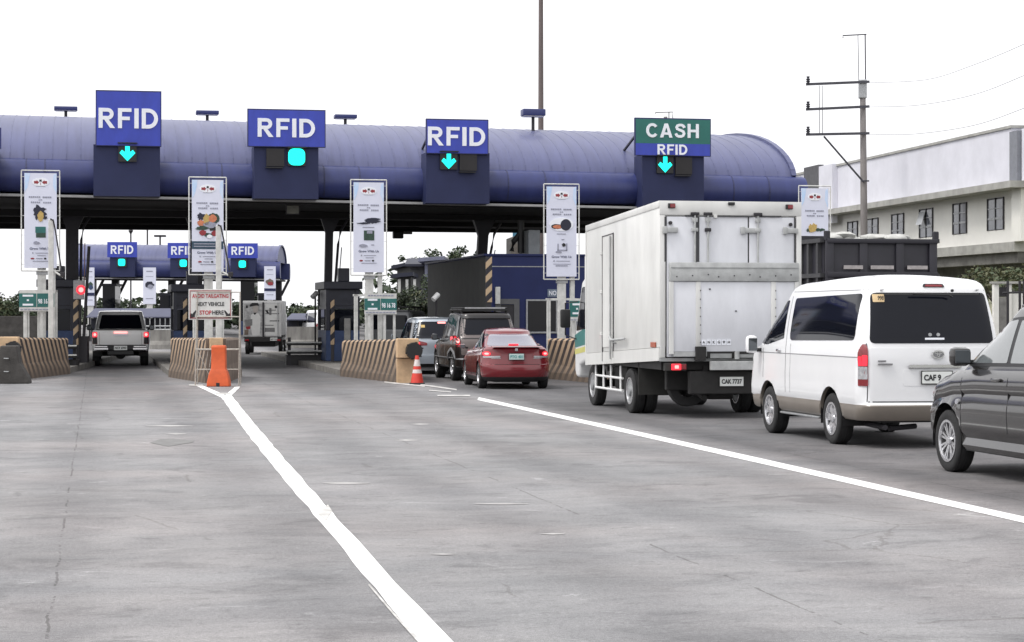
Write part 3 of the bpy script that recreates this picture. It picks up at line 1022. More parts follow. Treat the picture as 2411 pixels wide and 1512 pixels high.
art2 = [('blob', M_pnavy, (0.30, 0.400, 0.14, 0.036, 0.28, 11)), ('blob', M_pyel, (0.46, 0.43, 0.10, 0.06, 0.15, 12)), ('blob', M_pgreen, (0.68, 0.42, 0.19, 0.060, 0.10, 10)),
        ('blob', M_porange, (0.66, 0.42, 0.13, 0.042, 0.12, 13)), ('blob', M_porange, (0.30, 0.470, 0.14, 0.030, 0.18, 11)), ('blob', M_print, (0.56, 0.49, 0.20, 0.036, 0.12, 12)),
        ('blob', M_pgreen, (0.34, 0.525, 0.20, 0.022, 0.25, 13)), ('blob', M_ink, (0.68, 0.53, 0.14, 0.026, 0.2, 9)), ('blob', M_red, (0.34, 0.575, 0.11, 0.030, 0.1, 12)),
        ('blob', M_red, (0.72, 0.58, 0.10, 0.030, 0.1, 12)), ('blob', M_pgreen, (0.52, 0.60, 0.14, 0.022, 0.2, 11)), ('blob', M_signwhite, (0.56, 0.615, 0.09, 0.02, 0.1, 13)),
        ('box', mat("print_slate", (0.02, 0.055, 0.09), 0.5), (0.0, 0.668, 0.995, 0.752)), ('box', M_print, (0.06, 0.690, 0.90, 0.702, 4)), ('box', M_print, (0.06, 0.718, 0.88, 0.730, 4))] + grow(0.790) + small_print(0.825)
art3 = [('blob', M_pnavy, (0.60, 0.430, 0.26, 0.026, 0.25, 11)), ('blob', M_pnavy, (0.34, 0.455, 0.20, 0.010, 0.3, 12)), ('blob', M_pnavy, (0.66, 0.405, 0.22, 0.010, 0.2, 13)),
        ('box', M_print, (0.30, 0.495, 0.68, 0.505)), ('box', M_pgreen, (0.34, 0.535, 0.68, 0.645)), ('box', M_print, (0.44, 0.53, 0.62, 0.57, 3)), ('blob', M_print, (0.32, 0.705, 0.14, 0.018, 0.1, 5)),
        ('box', M_print, (0.58, 0.69, 0.68, 0.70))] + grow(0.765) + small_print(0.805)
art4 = [('blob', M_signwhite, (0.50, 0.42, 0.40, 0.075, 0.05, 3)), ('blob', M_ink, (0.34, 0.445, 0.20, 0.028, 0.06, 11)), ('blob', M_porange, (0.36, 0.447, 0.16, 0.021, 0.05, 12)),
        ('blob', M_pnavy, (0.64, 0.425, 0.18, 0.063, 0.03, 13)), ('box', M_print, (0.34, 0.522, 0.64, 0.530)), ('box', M_print, (0.50, 0.583, 0.59, 0.594)),
        ('box', M_print, (0.36, 0.635, 0.40, 0.71)), ('box', M_print, (0.36, 0.70, 0.68, 0.715)), ('box', M_print, (0.65, 0.63, 0.69, 0.715)), ('blob', M_ink, (0.57, 0.648, 0.06, 0.02, 0.05, 12)),
        ('blob', M_print, (0.40, 0.727, 0.10, 0.012, 0.1, 5))] + grow(0.780) + [('box', M_print, (0.22, 0.82, 0.27, 0.834)), ('box', M_print, (0.32, 0.824, 0.78, 0.831)),
        ('box', M_print, (0.22, 0.858, 0.80, 0.864)), ('box', M_print, (0.30, 0.874, 0.70, 0.886))]
art5 = [('blob', M_pyel, (0.46, 0.44, 0.11, 0.045, 0.22, 12)), ('blob', M_pyel, (0.36, 0.45, 0.10, 0.045, 0.2, 11)), ('blob', M_pgreen, (0.64, 0.465, 0.22, 0.018, 0.3, 10)),
        ('blob', M_pgreen, (0.28, 0.47, 0.10, 0.02, 0.3, 9)), ('box', M_teal, (0.34, 0.565, 0.66, 0.66))] + grow(0.80) + small_print(0.84)

banner("white banner with a sack-like yellow product picture, at the far left island", 54, 405, 137, 634, 60.3, art1, ALPHA, 0.16)
banner("white banner with a heap of red and orange vegetables, behind the tailgating sign", 448, 421, 530, 643, 59.0, art2, ALPHA, 0.16)
banner("white banner with a dark blue curved object, beside the booth column", 828, 427, 908, 644, 60.2, art3, ALPHA, 0.16)
banner("white banner with a round black tool and orange handle, left of the box truck", 1282, 437, 1362, 654, 61.0, art4, ALPHA, 0.16)
banner("white banner with corn cobs, between the box truck and the white building", 1881, 441, 1955, 656, 63.0, art5, ALPHA, 0.16)

def price_board(label, x0, y0, x1, y1, d, top_white, rz=ALPHA, lines=("PASSENGER", "& DRIVER"), right="98 16 78"):
    p = at((x0 + x1) / 2, 738, d)
    w = (x1 - x0) / FPX * d
    z = lambda y: CAM_H - (y - 738) / FPX * d
    t = thing("price_board", label, "notice board", (p.x, p.y, 0), rz, "green notice boards below the banners")
    mb = MB()
    mb.span((-w / 2, 0, z(y1)), (w / 2, 0.04, z(y0)), M_bwhite)
    zt, zb = z(y0 + (y1 - y0) * top_white), z(y1 - (y1 - y0) * 0.2)
    mb.span((-w / 2, -0.008, zb), (-0.01, 0.03, zt), M_teal)
    mb.span((0.01, -0.008, zb), (w / 2, 0.03, zt), M_teal)
    for k in range(3):
        mb.span((0.05 + k * w * 0.15, -0.012, zb + 0.28 * (zt - zb)), (0.045 + w * 0.12 + k * w * 0.15, -0.005, zb + 0.30 * (zt - zb)), M_bwhite)
    zc = (zt + zb) / 2
    mb.text(right, w * 0.25, zc - 0.03, w * 0.42, 0.14, M_signwhite, y=-0.008, depth=0.005, bold=0.02)
    for k, (b_, sz) in enumerate(((0.13, 0.055), (0.0, 0.05), (-0.13, 0.055))):
        mb.box((-w * 0.25, -0.01, zc + b_), (w * (0.3 if k != 1 else 0.06), 0.006, sz), M_signwhite)
    for k in range(9):
        mb.box((-w * 0.42 + k * w * 0.105, -0.004, z(y1) + 0.05), (w * 0.085, 0.01, 0.035), M_print)
        if top_white > 0.2:
            mb.box((-w * 0.36 + k * w * 0.09, -0.004, z(y0) - 0.06), (w * 0.07, 0.01, 0.035), M_print)
    mb.build("board", t)
    mb = MB()
    for s in (-0.38, 0.1, 0.40):
        mb.span((s * w, 0.045, 0.16), (s * w + 0.07, 0.09, z(y0) - 0.05), M_bwhite)
    mb.build("leg", t)
    return t
price_board("green and white notice board under the leftmost whole banner", 46, 683, 127, 733, 60.0, 0.16)
price_board("green and white notice board under the third whole banner from the left", 858, 691, 934, 740, 59.9, 0.25)
price_board("green notice board half hidden by the cab of the box truck", 1340, 703, 1412, 757, 60.4, 0.1)

def crash_block(label, X, Y, hd, length, w0, w1, h0, h1, nose):
    """striped concrete crash block; origin at the nose centre, +y away from the traffic"""
    t = thing("crash_block", label, "crash barrier", (X, Y, 0), hd, "striped crash blocks at the island noses")
    mb = MB()
    vs = []
    secs = [(0.0, w0, h0), (length * 0.97, w1, h1), (length, w1 * 0.9, h1 - 0.12)]
    for (y, w, h) in secs:
        b = w * 1.06
        vs += [(-b / 2, y, 0), (-b / 2, y, 0.18), (-w / 2, y, 0.42), (-w / 2, y, h - 0.05), (-w / 2 + 0.05, y, h), (w / 2 - 0.05, y, h), (w / 2, y, h - 0.05), (w / 2, y, 0.42), (b / 2, y, 0.18), (b / 2, y, 0)]
    fs = []
    for i in range(len(secs) - 1):
        for k in range(10):
            fs.append((i * 10 + k, i * 10 + (k + 1) % 10, (i + 1) * 10 + (k + 1) % 10, (i + 1) * 10 + k))
    fs += [tuple(range(10)), tuple(range(20, 30))]
    mb.add(vs, fs, M_stripe)
    if nose == 'front':      # plain brown right flank
        for i in range(len(mb.f)):
            q = [mb.v[j] for j in mb.f[i]]
            if all(p.x > 0.1 for p in q) and len(q) == 4:
                mb.mi[i] = mb.m(M_brownface)
    mb.build("block", t)
    mb = MB()
    if nose == 'lamp':      # cream nose with a round dark lamp recess
        mb.span((-w0 / 2 - 0.02, -0.30, 0.62), (w0 / 2 + 0.02, -0.005, h0 + 0.02), M_cream, ch=0.02)
        mb.prism([(-w0 / 2, 0.0), (w0 / 2, 0.0), (w0 * 0.5, 0.60), (-w0 * 0.5, 0.60)], 'y', -0.16, -0.005, M_cream)
        mb.build("painted_nose", t)
        mb = MB()
        mb.lathe([(0.20, -0.46), (0.21, -0.30), (0.14, -0.28)], 'y', M_black, 20, M=Matrix.Translation((0.14, 0, 0.80)))
        for k in range(6):
            a = k * math.pi / 3 + 0.3
            mb.box((0.14 + 0.20 * math.cos(a), -0.4, 0.80 + 0.20 * math.sin(a)), (0.06, 0.08, 0.04), M_black)
        mb.build("warning_lamp", t, smooth=40)
    else:
        mb.span((-0.16, -0.30, h0 - 0.26), (0.16, -0.004, h0 + 0.02), M_cream, ch=0.015)
        mb.span((-w0 / 2, -0.03, 0.0), (w0 / 2, -0.004, h0 - 0.01), M_brownface)
        mb.build("painted_nose", t)
        mb = MB()
        mb.lathe([(0.15, -0.42), (0.16, -0.28), (0.1, -0.26)], 'y', M_black, 16, M=Matrix.Translation((0, 0, h0 - 0.38)))
        mb.build("warning_lamp", t, smooth=40)
    return t
HD1 = 0.115
N1, N2, N3, N4, N5 = (-12.95, 53.6), (-7.30, 51.3), (-2.62, 51.6), (3.2, 48.4), (9.8, 54.0)
crash_block("striped crash block at the far left behind the dark concrete barrier", *N1, HD1, 5.6, 0.50, 1.95, 1.10, 1.02, 'lamp')
crash_block("striped crash block behind the orange barrier and mesh rack", *N2, ALPHA, 5.2, 0.50, 1.85, 1.10, 1.06, 'front')
crash_block("striped crash block with a cream nose beside the traffic cone", *N3, ALPHA, 5.8, 0.50, 1.90, 1.08, 0.98, 'lamp')
crash_block("striped crash block behind the red saloon, its nose hidden by the box truck", *N4, ALPHA, 7.0, 0.50, 1.90, 1.10, 1.06, 'lamp')
crash_block("striped crash block hidden behind the box truck and the white van", *N5, ALPHA, 5.6, 0.50, 1.90, 1.10, 1.06, 'lamp')

def island(label, X, Y, hd, y0, y1, w, idx):
    o = MB()
    o.prism([(-w / 2, y0), (w / 2, y0), (w / 2, y1), (-w / 2, y1)], 'z', 0.0, 0.16, M_curb)
    ob = o.build("traffic_island")
    ob.location = (X, Y, 0)
    ob.rotation_euler = (0, 0, hd)
    tag(ob, label, "traffic island", "raised toll islands")
    return ob
island("raised concrete island under the leftmost booth", *N1, HD1, 5.65, 34, 1.9, 1)
island("raised concrete island between the pickup's lane and the small lorry's lane", *N2, ALPHA, 5.25, 34, 1.9, 2)
island("raised concrete island between the small lorry's lane and the red saloon's lane", *N3, ALPHA, 5.85, 34, 1.9, 3)
island("raised concrete island carrying the navy office", *N4, ALPHA, 7.05, 16.2, 1.9, 4)

def loc_on(X, Y, hd, x, y):
    return Vector((X + x * math.cos(hd) - y * math.sin(hd), Y + x * math.sin(hd) + y * math.cos(hd), 0.16))

def booth(label, X, Y, hd, y0, w, l, h, xo):
    p = loc_on(X, Y, hd, xo, y0)
    t = thing("toll_booth", label, "toll booth", p, hd, "dark toll booths on the islands")
    mb = MB()
    mb.span((-w / 2, 0, 0), (w / 2, l, 1.0), M_boothblue, ch=0.02)
    mb.build("lower_wall", t)
    mb = MB()
    mb.span((-w / 2, 0, 1.004), (-w / 2 + 0.12, 0.12, h - 0.25), M_boothnavy)
    mb.span((w / 2 - 0.12, 0, 1.004), (w / 2, 0.12, h - 0.25), M_boothnavy)
    mb.span((-w / 2, l - 0.12, 1.004), (-w / 2 + 0.12, l, h - 0.25), M_boothnavy)
    mb.span((w / 2 - 0.12, l - 0.12, 1.004), (w / 2, l, h - 0.25), M_boothnavy)
    mb.span((-w / 2 + 0.02, 0.02, 1.7), (w / 2 - 0.02, l - 0.02, 1.8), M_boothnavy)
    mb.build("window_frame", t)
    mb = MB()
    mb.span((-w / 2 + 0.05, 0.05, 1.006), (w / 2 - 0.05, l - 0.05, 1.69), M_glass)
    mb.span((-w / 2 + 0.05, 0.05, 1.81), (w / 2 - 0.05, l - 0.05, h - 0.26), M_boothnavy)
    mb.build("window", t)
    mb = MB()
    mb.span((-w / 2 - 0.08, -0.15, h - 0.25), (w / 2 + 0.08, l + 0.15, h), M_boothnavy, ch=0.02)
    mb.box((0.05, 0.3, h + 0.22), (0.36, 0.4, 0.44), M_boothnavy, ch=0.02)
    mb.build("roof", t)
    return t
booth("dark booth beside the thick column at the far left", *N1, HD1, 13.9, 1.1, 2.6, 2.66, -0.20)
booth("dark booth behind the tailgating sign's island", *N2, ALPHA, 16.0, 1.1, 2.6, 2.5, 0.1)
booth("dark booth with blue lower wall between the small lorry and the grey van", *N3, ALPHA, 16.6, 1.10, 2.6, 2.60, 0.36)

def hazard_post(label, x, yt, yb, d, wpx):
    p = at(x, 738, d)
    z1 = CAM_H - (yt - 738) / FPX * d
    z0 = max(0.16, CAM_H - (yb - 738) / FPX * d)
    w = wpx / FPX * d
    mb = MB()
    mb.box((0, 0, (z0 + z1) / 2), (w, w, z1 - z0), M_poststripe, ch=0.01)
    mb.box((0, 0, z0 / 2 + 0.01), (w * 0.8, w * 0.8, z0 - 0.02), M_dark)
    ob = mb.build("hazard_post")
    ob.location = (p.x, p.y, 0)
    tag(ob, label, "post", "striped hazard posts")
    return ob
hazard_post("black and tan striped post against the left corner of the navy office", 1151, 605, 712, 64.6, 15)
hazard_post("black and tan striped post at the booth beside the thick left column", 179, 706, 812, 65.6, 11)
hazard_post("black and tan striped post at the booth right of the small lorry", 783, 706, 812, 67.0, 9)
hazard_post("black and tan striped post left of the tailgating sign", 436, 700, 800, 66.0, 9)

def guard(label, X, Y, hd, x0, x1, y):
    t = thing("bumper_rail", label, "guard rail", loc_on(X, Y, hd, 0, y) - Vector((0, 0, 0.16)), hd, "black and white bumper rails round the booths")
    mb = MB()
    mb.span((x0, 0.09, 0.0), (x1, 0.6, 0.34), M_black)
    for z in (0.38, 0.66):
        mb.span((x0, -0.1, z), (x1, 0.06, z + 0.12), M_black, ch=0.02)
        mb.span((x0 + 0.02, -0.115, z + 0.075), (x1 - 0.02, -0.09, z + 0.115), M_bwhite)
    mb.build("rail", t)
    mb = MB()
    for s in (x0 + 0.1, x1 - 0.1):
        mb.span((s - 0.05, 0.07, 0.0), (s + 0.05, 0.15, 0.92), M_dark)
    mb.build("post", t)
guard("bumper rail in front of the booth beside the small lorry", *N3, ALPHA, -1.35, -0.15, 18.0)
guard("bumper rail between the leftmost striped block and the pickup", *N1, HD1, 0.15, 0.95, 8.6)

# red signal lamp on the left column, lamp posts at the booths
t = thing("lane_signal", "lit red signal lamp on a grey box beside the thick left column", "signal lamp", at(187, 738, 66.3) - Vector((0, 0, CAM_H)), ALPHA)
mb = MB()
z = CAM_H + (738 - 684) / FPX * 68
mb.box((-0.02, 0.1, z), (0.34, 0.2, 0.62), M_steel, ch=0.02)
mb.tube([(0, 0.15, 0.1), (0, 0.15, z)], 0.05, M_dark, 8)
mb.build("signal_box", t)
mb = MB()
mb.lathe([(0.14, -0.04), (0.15, 0.0), (0.13, 0.03)], 'y', M_redlit, 18, M=Matrix.Translation((0.05, -0.02, z)))
mb.lathe([(0.07, -0.055), (0.08, -0.04), (0.07, -0.03)], 'y', M_redlit2, 12, M=Matrix.Translation((0.05, -0.02, z)))
mb.build("red_lamp", t)
for (x, y, d, lab) in ((742, 697, 70, "small white camera on a thin post left of the booth column"), (1027, 702, 66, "small white camera on a thin post above the silver wagon")):
    t = thing("post_camera", lab, "camera", at(x, 738, d) - Vector((0, 0, CAM_H)), 0, "small cameras on thin posts")
    z = CAM_H + (738 - y) / FPX * d
    mb = MB()
    mb.tube([(0, 0.05, 0), (0, 0.05, z)], 0.03, M_dark, 8)
    mb.build("post", t)
    mb = MB()
    mb.tube([(-0.09, -0.08, z - 0.05), (0.06, 0.06, z + 0.12)], 0.085, M_white, 12)
    mb.build("camera_head", t, smooth=40)

# boom arms raised beside the banners
for (xa, ya, xb, yb, d, lab) in ((152, 642, 170, 765, 60, "black raised boom arm beside the leftmost whole banner"),):
    pass
t = thing("boom_arm", "dark raised boom arm leaning beside the pickup's lane", "boom arm", at(197, 738, 66) - Vector((0, 0, CAM_H)), 0)
mb = MB()
mb.tube([(0, 0, 0.9), (0.17, 0, 3.85)], 0.05, M_dark, 8)
mb.box((0, 0, 0.5), (0.3, 0.3, 1.0), M_dark, ch=0.02)
mb.build("arm", t)

for (x, yt, d_, lab) in ((514.5, 531, 58.2, "tall white post with a dark rod in front of the vegetable banner"), (120, 517, 59.7, "tall white post with a dark rod in front of the leftmost banner")):
    k_ = d_ / FPX
    t = thing("gauge_post", lab, "post", at(x, 738, d_) - Vector((0, 0, CAM_H)), ALPHA, "white posts in front of the banners")
    zt = CAM_H - (yt - 738) * k_
    mb = MB()
    mb.span((-0.075, -0.05, 0.0), (0.075, 0.05, zt), M_bwhite, ch=0.01)
    mb.build("post", t)
    mb = MB()
    mb.tube([(0.06, -0.06, zt), (0.13, -0.07, zt - 0.35), (0.30, -0.08, CAM_H + 100 * k_)], 0.022, M_dark, 7)
    mb.tube([(0.05, -0.06, zt - 0.02), (-0.02, -0.06, zt + 0.02)], 0.02, M_dark, 7)
    mb.build("rod", t, smooth=40)
    mb = MB()
    mb.tube([(0.10, 0, CAM_H + 98 * k_), (0.34, -0.05, CAM_H + 86 * k_)], 0.03, M_bwhite, 7)
    mb.box((0.33, -0.05, CAM_H + 92 * k_), (0.14, 0.10, 0.14), M_dark, ch=0.02)
    mb.build("bracket", t)
ob = MB()
ob.box((0, 0, 0.78), (0.20, 0.20, 1.56), MATS["concrete_grey"], ch=0.02)
o = ob.build("concrete_post")
o.location = at(818, 738, 66.4) - Vector((0, 0, CAM_H))
tag(o, "plain beige concrete post in front of the booth beside the third banner", "post")
# ---------------------------------------------------------------- navy office at the third lane
t = thing("toll_office", "navy blue toll office with grey side wall and framed window, behind the red saloon", "office", at(1146, 738, 66) - Vector((0, 0, CAM_H)), ALPHA)
M_offnavy = mat("office_navy", (0.016, 0.024, 0.098), 0.55, var=0.18, vscale=1.2, spec=0.3)
M_offgrey = mat("office_grey_side", (0.060, 0.062, 0.060), 0.75, var=0.3, vscale=1.6)
zz = lambda y, d=66.3: CAM_H - (y - 738) / FPX * d
W_, L_, H_ = 3.2, 12.0, 3.55
mb = MB()
mb.span((0, 0, 0), (W_, L_, H_), M_offnavy, ch=0.02)
mb.build("wall", t)
mb = MB()
mb.span((-0.012, 0.06, 0.0), (-0.002, L_ - 0.1, H_ - 0.03), M_offgrey)
mb.build("side_wall", t)
mb = MB()
mb.span((-0.1, -0.05, H_), (W_ + 0.1, L_ + 0.1, H_ + 0.06), M_offnavy)
mb.build("roof", t)
mb = MB()
mb.span((0.0, -0.012, zz(629)), (W_, -0.001, zz(627)), M_steel)
mb.build("wall_strip", t)
sx = lambda x: (x - 1146) / FPX * 66.3 / math.cos(ALPHA)
mb = MB()
def frm(mb, x0, y0, x1, y1, wd, m_):
    a, b, c, d = sx(x0), sx(x1), zz(y1), zz(y0)
    mb.span((a, -0.05, c), (a + wd, 0.0, d), m_)
    mb.span((b - wd, -0.05, c), (b, 0.0, d), m_)
    mb.span((a + wd, -0.05, d - wd), (b - wd, 0.0, d), m_)
frm(mb, 1166, 704, 1222, 860, 0.17, mat("door_frame_grey", (0.11, 0.11, 0.115), 0.6, var=0.2))
o = mb.build("door_frame", t)
mb = MB()
mb.span((sx(1176), -0.02, 0.16), (sx(1211), -0.004, zz(718)), M_dark)
mb.build("door", t)
mb = MB()
frm(mb, 1238, 705, 1312, 782, 0.05, M_steel)
mb.span((sx(1238), -0.05, zz(785)), (sx(1312), 0.0, zz(781)), M_steel)
w_ = mb.build("window_frame", t)
mb = MB()
mb.span((sx(1243), -0.03, zz(780)), (sx(1308), -0.004, zz(709)), mat("dark_blind", (0.008, 0.008, 0.010), 0.4))
mb.build("window_pane", w_)
mb = MB()
mb.span((sx(1289), -0.02, zz(699)), (sx(1330), -0.002, zz(681)), mat("sign_grey_blue", (0.16, 0.20, 0.26), 0.5, var=0.2))
mb.text("NO", sx(1301), zz(690), 0.24, 0.15, M_signwhite, y=-0.022, depth=0.006, bold=0.02)
mb.build("wall_sign", t)
mb = MB()
mb.span((sx(1165), -0.14, zz(716)), (sx(1176), -0.03, zz(676)), M_bwhite, ch=0.01)
mb.build("wall_box", t)
# equipment boxes and duct on the roof
t = thing("roof_unit", "grey metal cabinets and a black duct standing on the navy office", "air unit", at(1146, 738, 66) - Vector((0, 0, CAM_H - H_ - 0.06)), ALPHA)
mb = MB()
sy = lambda y: zz(y, 68) - H_ - 0.06
mb.span((sx(1262), 1.2, 0.0), (sx(1290), 2.2, sy(543)), mat("cabinet_grey", (0.30, 0.32, 0.34), 0.6, var=0.2), ch=0.02)
mb.build("cabinet", t)
mb = MB()
mb.span((sx(1352), 1.2, 0.0), (sx(1374), 2.2, sy(545)), MATS["cabinet_grey"], ch=0.02)
mb.build("cabinet", t)
mb = MB()
mb.tube([(sx(1250), 1.6, sy(596)), (sx(1250), 1.6, sy(520))], 0.11, M_black, 8)
mb.tube([(sx(1228), 1.6, sy(592)), (sx(1232), 1.6, sy(570)), (sx(1250), 1.6, sy(548))], 0.09, M_black, 8)
mb.build("duct", t)

# ---------------------------------------------------------------- foreground: rack sign, orange barrier, cone, dark barrier
M_rack = mat("rack_tube", (0.50, 0.47, 0.42), 0.5, 0.3, var=0.4, vscale=20)
d = 49.6
p0 = at(512, 738, d) - Vector((0, 0, CAM_H))
t = thing("sign_rack", "mesh rack holding the white sign AVOID TAILGATING NEXT VEHICLE STOP HERE", "sign rack", p0, 0.05)
xr = lambda x: (x - 512) / FPX * d
zr = lambda y: CAM_H - (y - 738) / FPX * d
mb = MB()
for x in (462, 562):
    mb.tube([(xr(x - 2 if x < 500 else x), 0, 0.0), (xr(x + 3), 0, zr(687))], 0.016, M_rack, 8)
    mb.tube([(xr(x - 2 if x < 500 else x), 0.55, 0.0), (xr(x + 3), 0.02, zr(687) - 0.02)], 0.014, M_rack, 8)
for y in (688, 746, 823, 870):
    mb.tube([(xr(463), 0, zr(y)), (xr(563), 0, zr(y))], 0.014 if y != 823 else 0.022, M_rack, 8)
for k in range(4):
    mb.tube([(xr(466 + k * 9), 0.01, zr(865)), (xr(472 + k * 9), 0.01, zr(825))], 0.008, M_rack, 5)
mb.tube([(xr(466), 0.0, zr(825)), (xr(500), 0.0, zr(900))], 0.008, M_rack, 5)
mb.build("tube_frame", t, smooth=40)
mb = MB()
xa, xb, za, zb_ = xr(444), xr(546), zr(753), zr(681)
mb.span((xa, 0.03, za), (xb, 0.05, zb_), mat("sign_sheet", (0.62, 0.62, 0.60), 0.5, var=0.15), ch=0.004)
for (a, b, c, e) in ((xa + 0.03, za + 0.03, xb - 0.03, za + 0.05), (xa + 0.03, zb_ - 0.05, xb - 0.03, zb_ - 0.03), (xa + 0.03, za + 0.05, xa + 0.045, zb_ - 0.05), (xb - 0.045, za + 0.05, xb - 0.03, zb_ - 0.05)):
    mb.span((a, 0.022, b), (c, 0.028, e), M_red)
o = mb.build("sign_panel", t)
mb = MB()
mb.text("AVOID TAILGATING", (xa + xb) / 2, zr(697), 0.86, 0.095, mat("sign_red_ink", (0.42, 0.03, 0.04), 0.5), y=0.028, depth=0.006, bold=0.02)
mb.text("NEXT VEHICLE", (xa + xb) / 2, zr(716), 0.66, 0.095, M_ink, y=0.028, depth=0.006, bold=0.02)
mb.text("STOP", xr(484), zr(736), 0.28, 0.10, MATS["sign_red_ink"], y=0.028, depth=0.006, bold=0.02)
mb.text("HERE", xr(513), zr(736), 0.27, 0.10, M_ink, y=0.028, depth=0.006, bold=0.02)
for s in (-1, 1):
    cx = (xa + xb) / 2 + s * 0.40
    q = lambda a, b: (cx + s * a, zr(740) + b)
    mb.prism([q(0.09, -0.11), q(0.06, 0.03), q(0.03, 0.0), q(-0.02, 0.06), q(-0.06, 0.10), q(-0.07, 0.07), q(-0.03, -0.02), q(-0.04, -0.06)], 'y', 0.022, 0.028, M_ink)
mb.build("lettering", o)

M_orange = mat("orange_plastic", (0.62, 0.10, 0.022), 0.55, var=0.25, vscale=4)
t = thing("plastic_barrier", "orange plastic barrier standing on end in front of the mesh rack", "barrier", at(515.5, 738, 49.0) - Vector((0, 0, CAM_H)), 0.0)
mb = MB()
k = 49.0 / FPX
def sec(z, w, dpt):
    return [(-w / 2, -dpt / 2, z), (w / 2, -dpt / 2, z), (w / 2, dpt / 2, z), (-w / 2, dpt / 2, z)]
prof = [(0.0, 53 * k), (0.10, 52 * k), (0.30, 44 * k), (0.40, 36 * k), (0.42, 34 * k), (0.85, 33 * k), (0.93, 34 * k), (0.97, 29 * k)]
vs, fs = [], []
for (z, w) in prof:
    vs += sec(z, w, w * 0.72)
for i in range(len(prof) - 1):
    for j in range(4):
        fs.append((i * 4 + j, i * 4 + (j + 1) % 4, i * 4 + 4 + (j + 1) % 4, i * 4 + 4 + j))
fs += [(3, 2, 1, 0), tuple(range(len(prof) * 4 - 4, len(prof) * 4))]
mb.add(vs, fs, M_orange)
o = mb.build("body", t, smooth=25)
bv = o.modifiers.new("bevel", 'BEVEL')
bv.width = 0.02
bv.segments = 3
bv.limit_method = 'ANGLE'
bv.angle_limit = R(25)
mb = MB()
mb.span((-0.04, -53 * k * 0.36 - 0.004, 0.0), (0.04, -53 * k * 0.36 + 0.03, 0.09), M_black)
mb.build("drain_hole", t)

M_cone = mat("cone_red_orange", (0.60, 0.045, 0.028), 0.55, var=0.2, vscale=8)
M_coneW = mat("cone_white_band", (0.66, 0.60, 0.58), 0.5, var=0.3, vscale=18)
t = thing("traffic_cone", "red and white traffic cone at the cream nose of the striped block", "traffic cone", at(982, 738, 50.4) - Vector((0, 0, CAM_H)))
mb = MB()
mb.box((0, 0, 0.02), (0.36, 0.36, 0.04), M_black, ch=0.01)
mb.build("base", t)
mb = MB()
rr = lambda z: 0.165 - 0.125 * z / 0.70
zs = [0.04, 0.27, 0.272, 0.36, 0.362, 0.44, 0.442, 0.60, 0.602, 0.70]
mm = [M_cone, None, M_coneW, None, M_cone, None, M_coneW, None, M_cone]
for i in range(9):
    if mm[i]:
        mb.lathe([(rr(zs[i]), zs[i]), (rr(zs[i + 1]), zs[i + 1])], 'z', mm[i], 24)
mb.build("cone_body", t, smooth=40)

t = thing("concrete_barrier", "stained dark concrete barrier in front of the leftmost striped block", "barrier", at(30, 738, 50.8) - Vector((0, 0, CAM_H)), 0.1)
M_dconc = mat("stained_concrete", (0.075, 0.070, 0.066), 0.9, var=0.55, vscale=2.6, bump=0.5, bscale=20)
mb = MB()
mb.prism([(-0.62, 0.0), (0.40, 0.0), (0.36, 0.16), (0.16, 0.50), (0.10, 0.93), (-0.30, 0.93), (-0.42, 0.50), (-0.62, 0.16)], 'y', 0, 0.55, M_dconc)
o = mb.build("body", t)
bv = o.modifiers.new("bevel", 'BEVEL')
bv.width = 0.03
bv.segments = 2
mb = MB()
for zz_ in (0.30, 0.62):
    mb.tube([(-0.2, 0.02, zz_), (-0.2, -0.06, zz_), (-0.1, -0.06, zz_), (-0.1, 0.02, zz_)], 0.014, M_steel, 6)
mb.build("lifting_loop", t)
# ---------------------------------------------------------------- vehicle kit
def tab(pts):
    def f(y):
        if y <= pts[0][0]:
            return pts[0][1]
        for (a, za), (b, zb) in zip(pts, pts[1:]):
            if y <= b:
                t = (y - a) / (b - a)
                t = t * t * (3 - 2 * t) * 0.5 + t * 0.5
                return za + (zb - za) * t
        return pts[-1][1]
    return f

def ring(hw, y0, y1, r, bow0, bow1, tap0, tap1, NS=84, NC=6, NE=14):
    r = max(0.01, min(r, hw * 0.95))
    P = []
    for i in range(NS):
        P.append((hw, y0 + r + (y1 - y0 - 2 * r) * i / NS))
    for i in range(NC):
        a = R(90) * i / NC
        P.append((hw - r + r * math.cos(a), y1 - r + r * math.sin(a)))
    for i in range(NE):
        P.append((hw - r - (2 * hw - 2 * r) * i / NE, y1))
    for i in range(NC):
        a = R(90) + R(90) * i / NC
        P.append((-hw + r + r * math.cos(a), y1 - r + r * math.sin(a)))
    for i in range(NS):
        P.append((-hw, y1 - r - (y1 - y0 - 2 * r) * i / NS))
    for i in range(NC):
        a = R(180) + R(90) * i / NC
        P.append((-hw + r + r * math.cos(a), y0 + r + r * math.sin(a)))
    for i in range(NE):
        P.append((-hw + r + (2 * hw - 2 * r) * i / NE, y0))
    for i in range(NC):
        a = R(270) + R(90) * i / NC
        P.append((hw - r + r * math.cos(a), y0 + r + r * math.sin(a)))
    ym = (y0 + y1) / 2
    out = []
    for x, y in P:
        q = (y - ym) / (y1 - ym)
        tp = tap1 * max(0, q) ** 3 + tap0 * max(0, -q) ** 3
        k = (x / hw) ** 2
        wf = max(0.0, (y - (y1 - 0.7)) / 0.7)
        wr = max(0.0, ((y0 + 0.7) - y) / 0.7)
        out.append((x * (1 - tp), y - bow1 * k * wf + bow0 * k * wr))
    return out

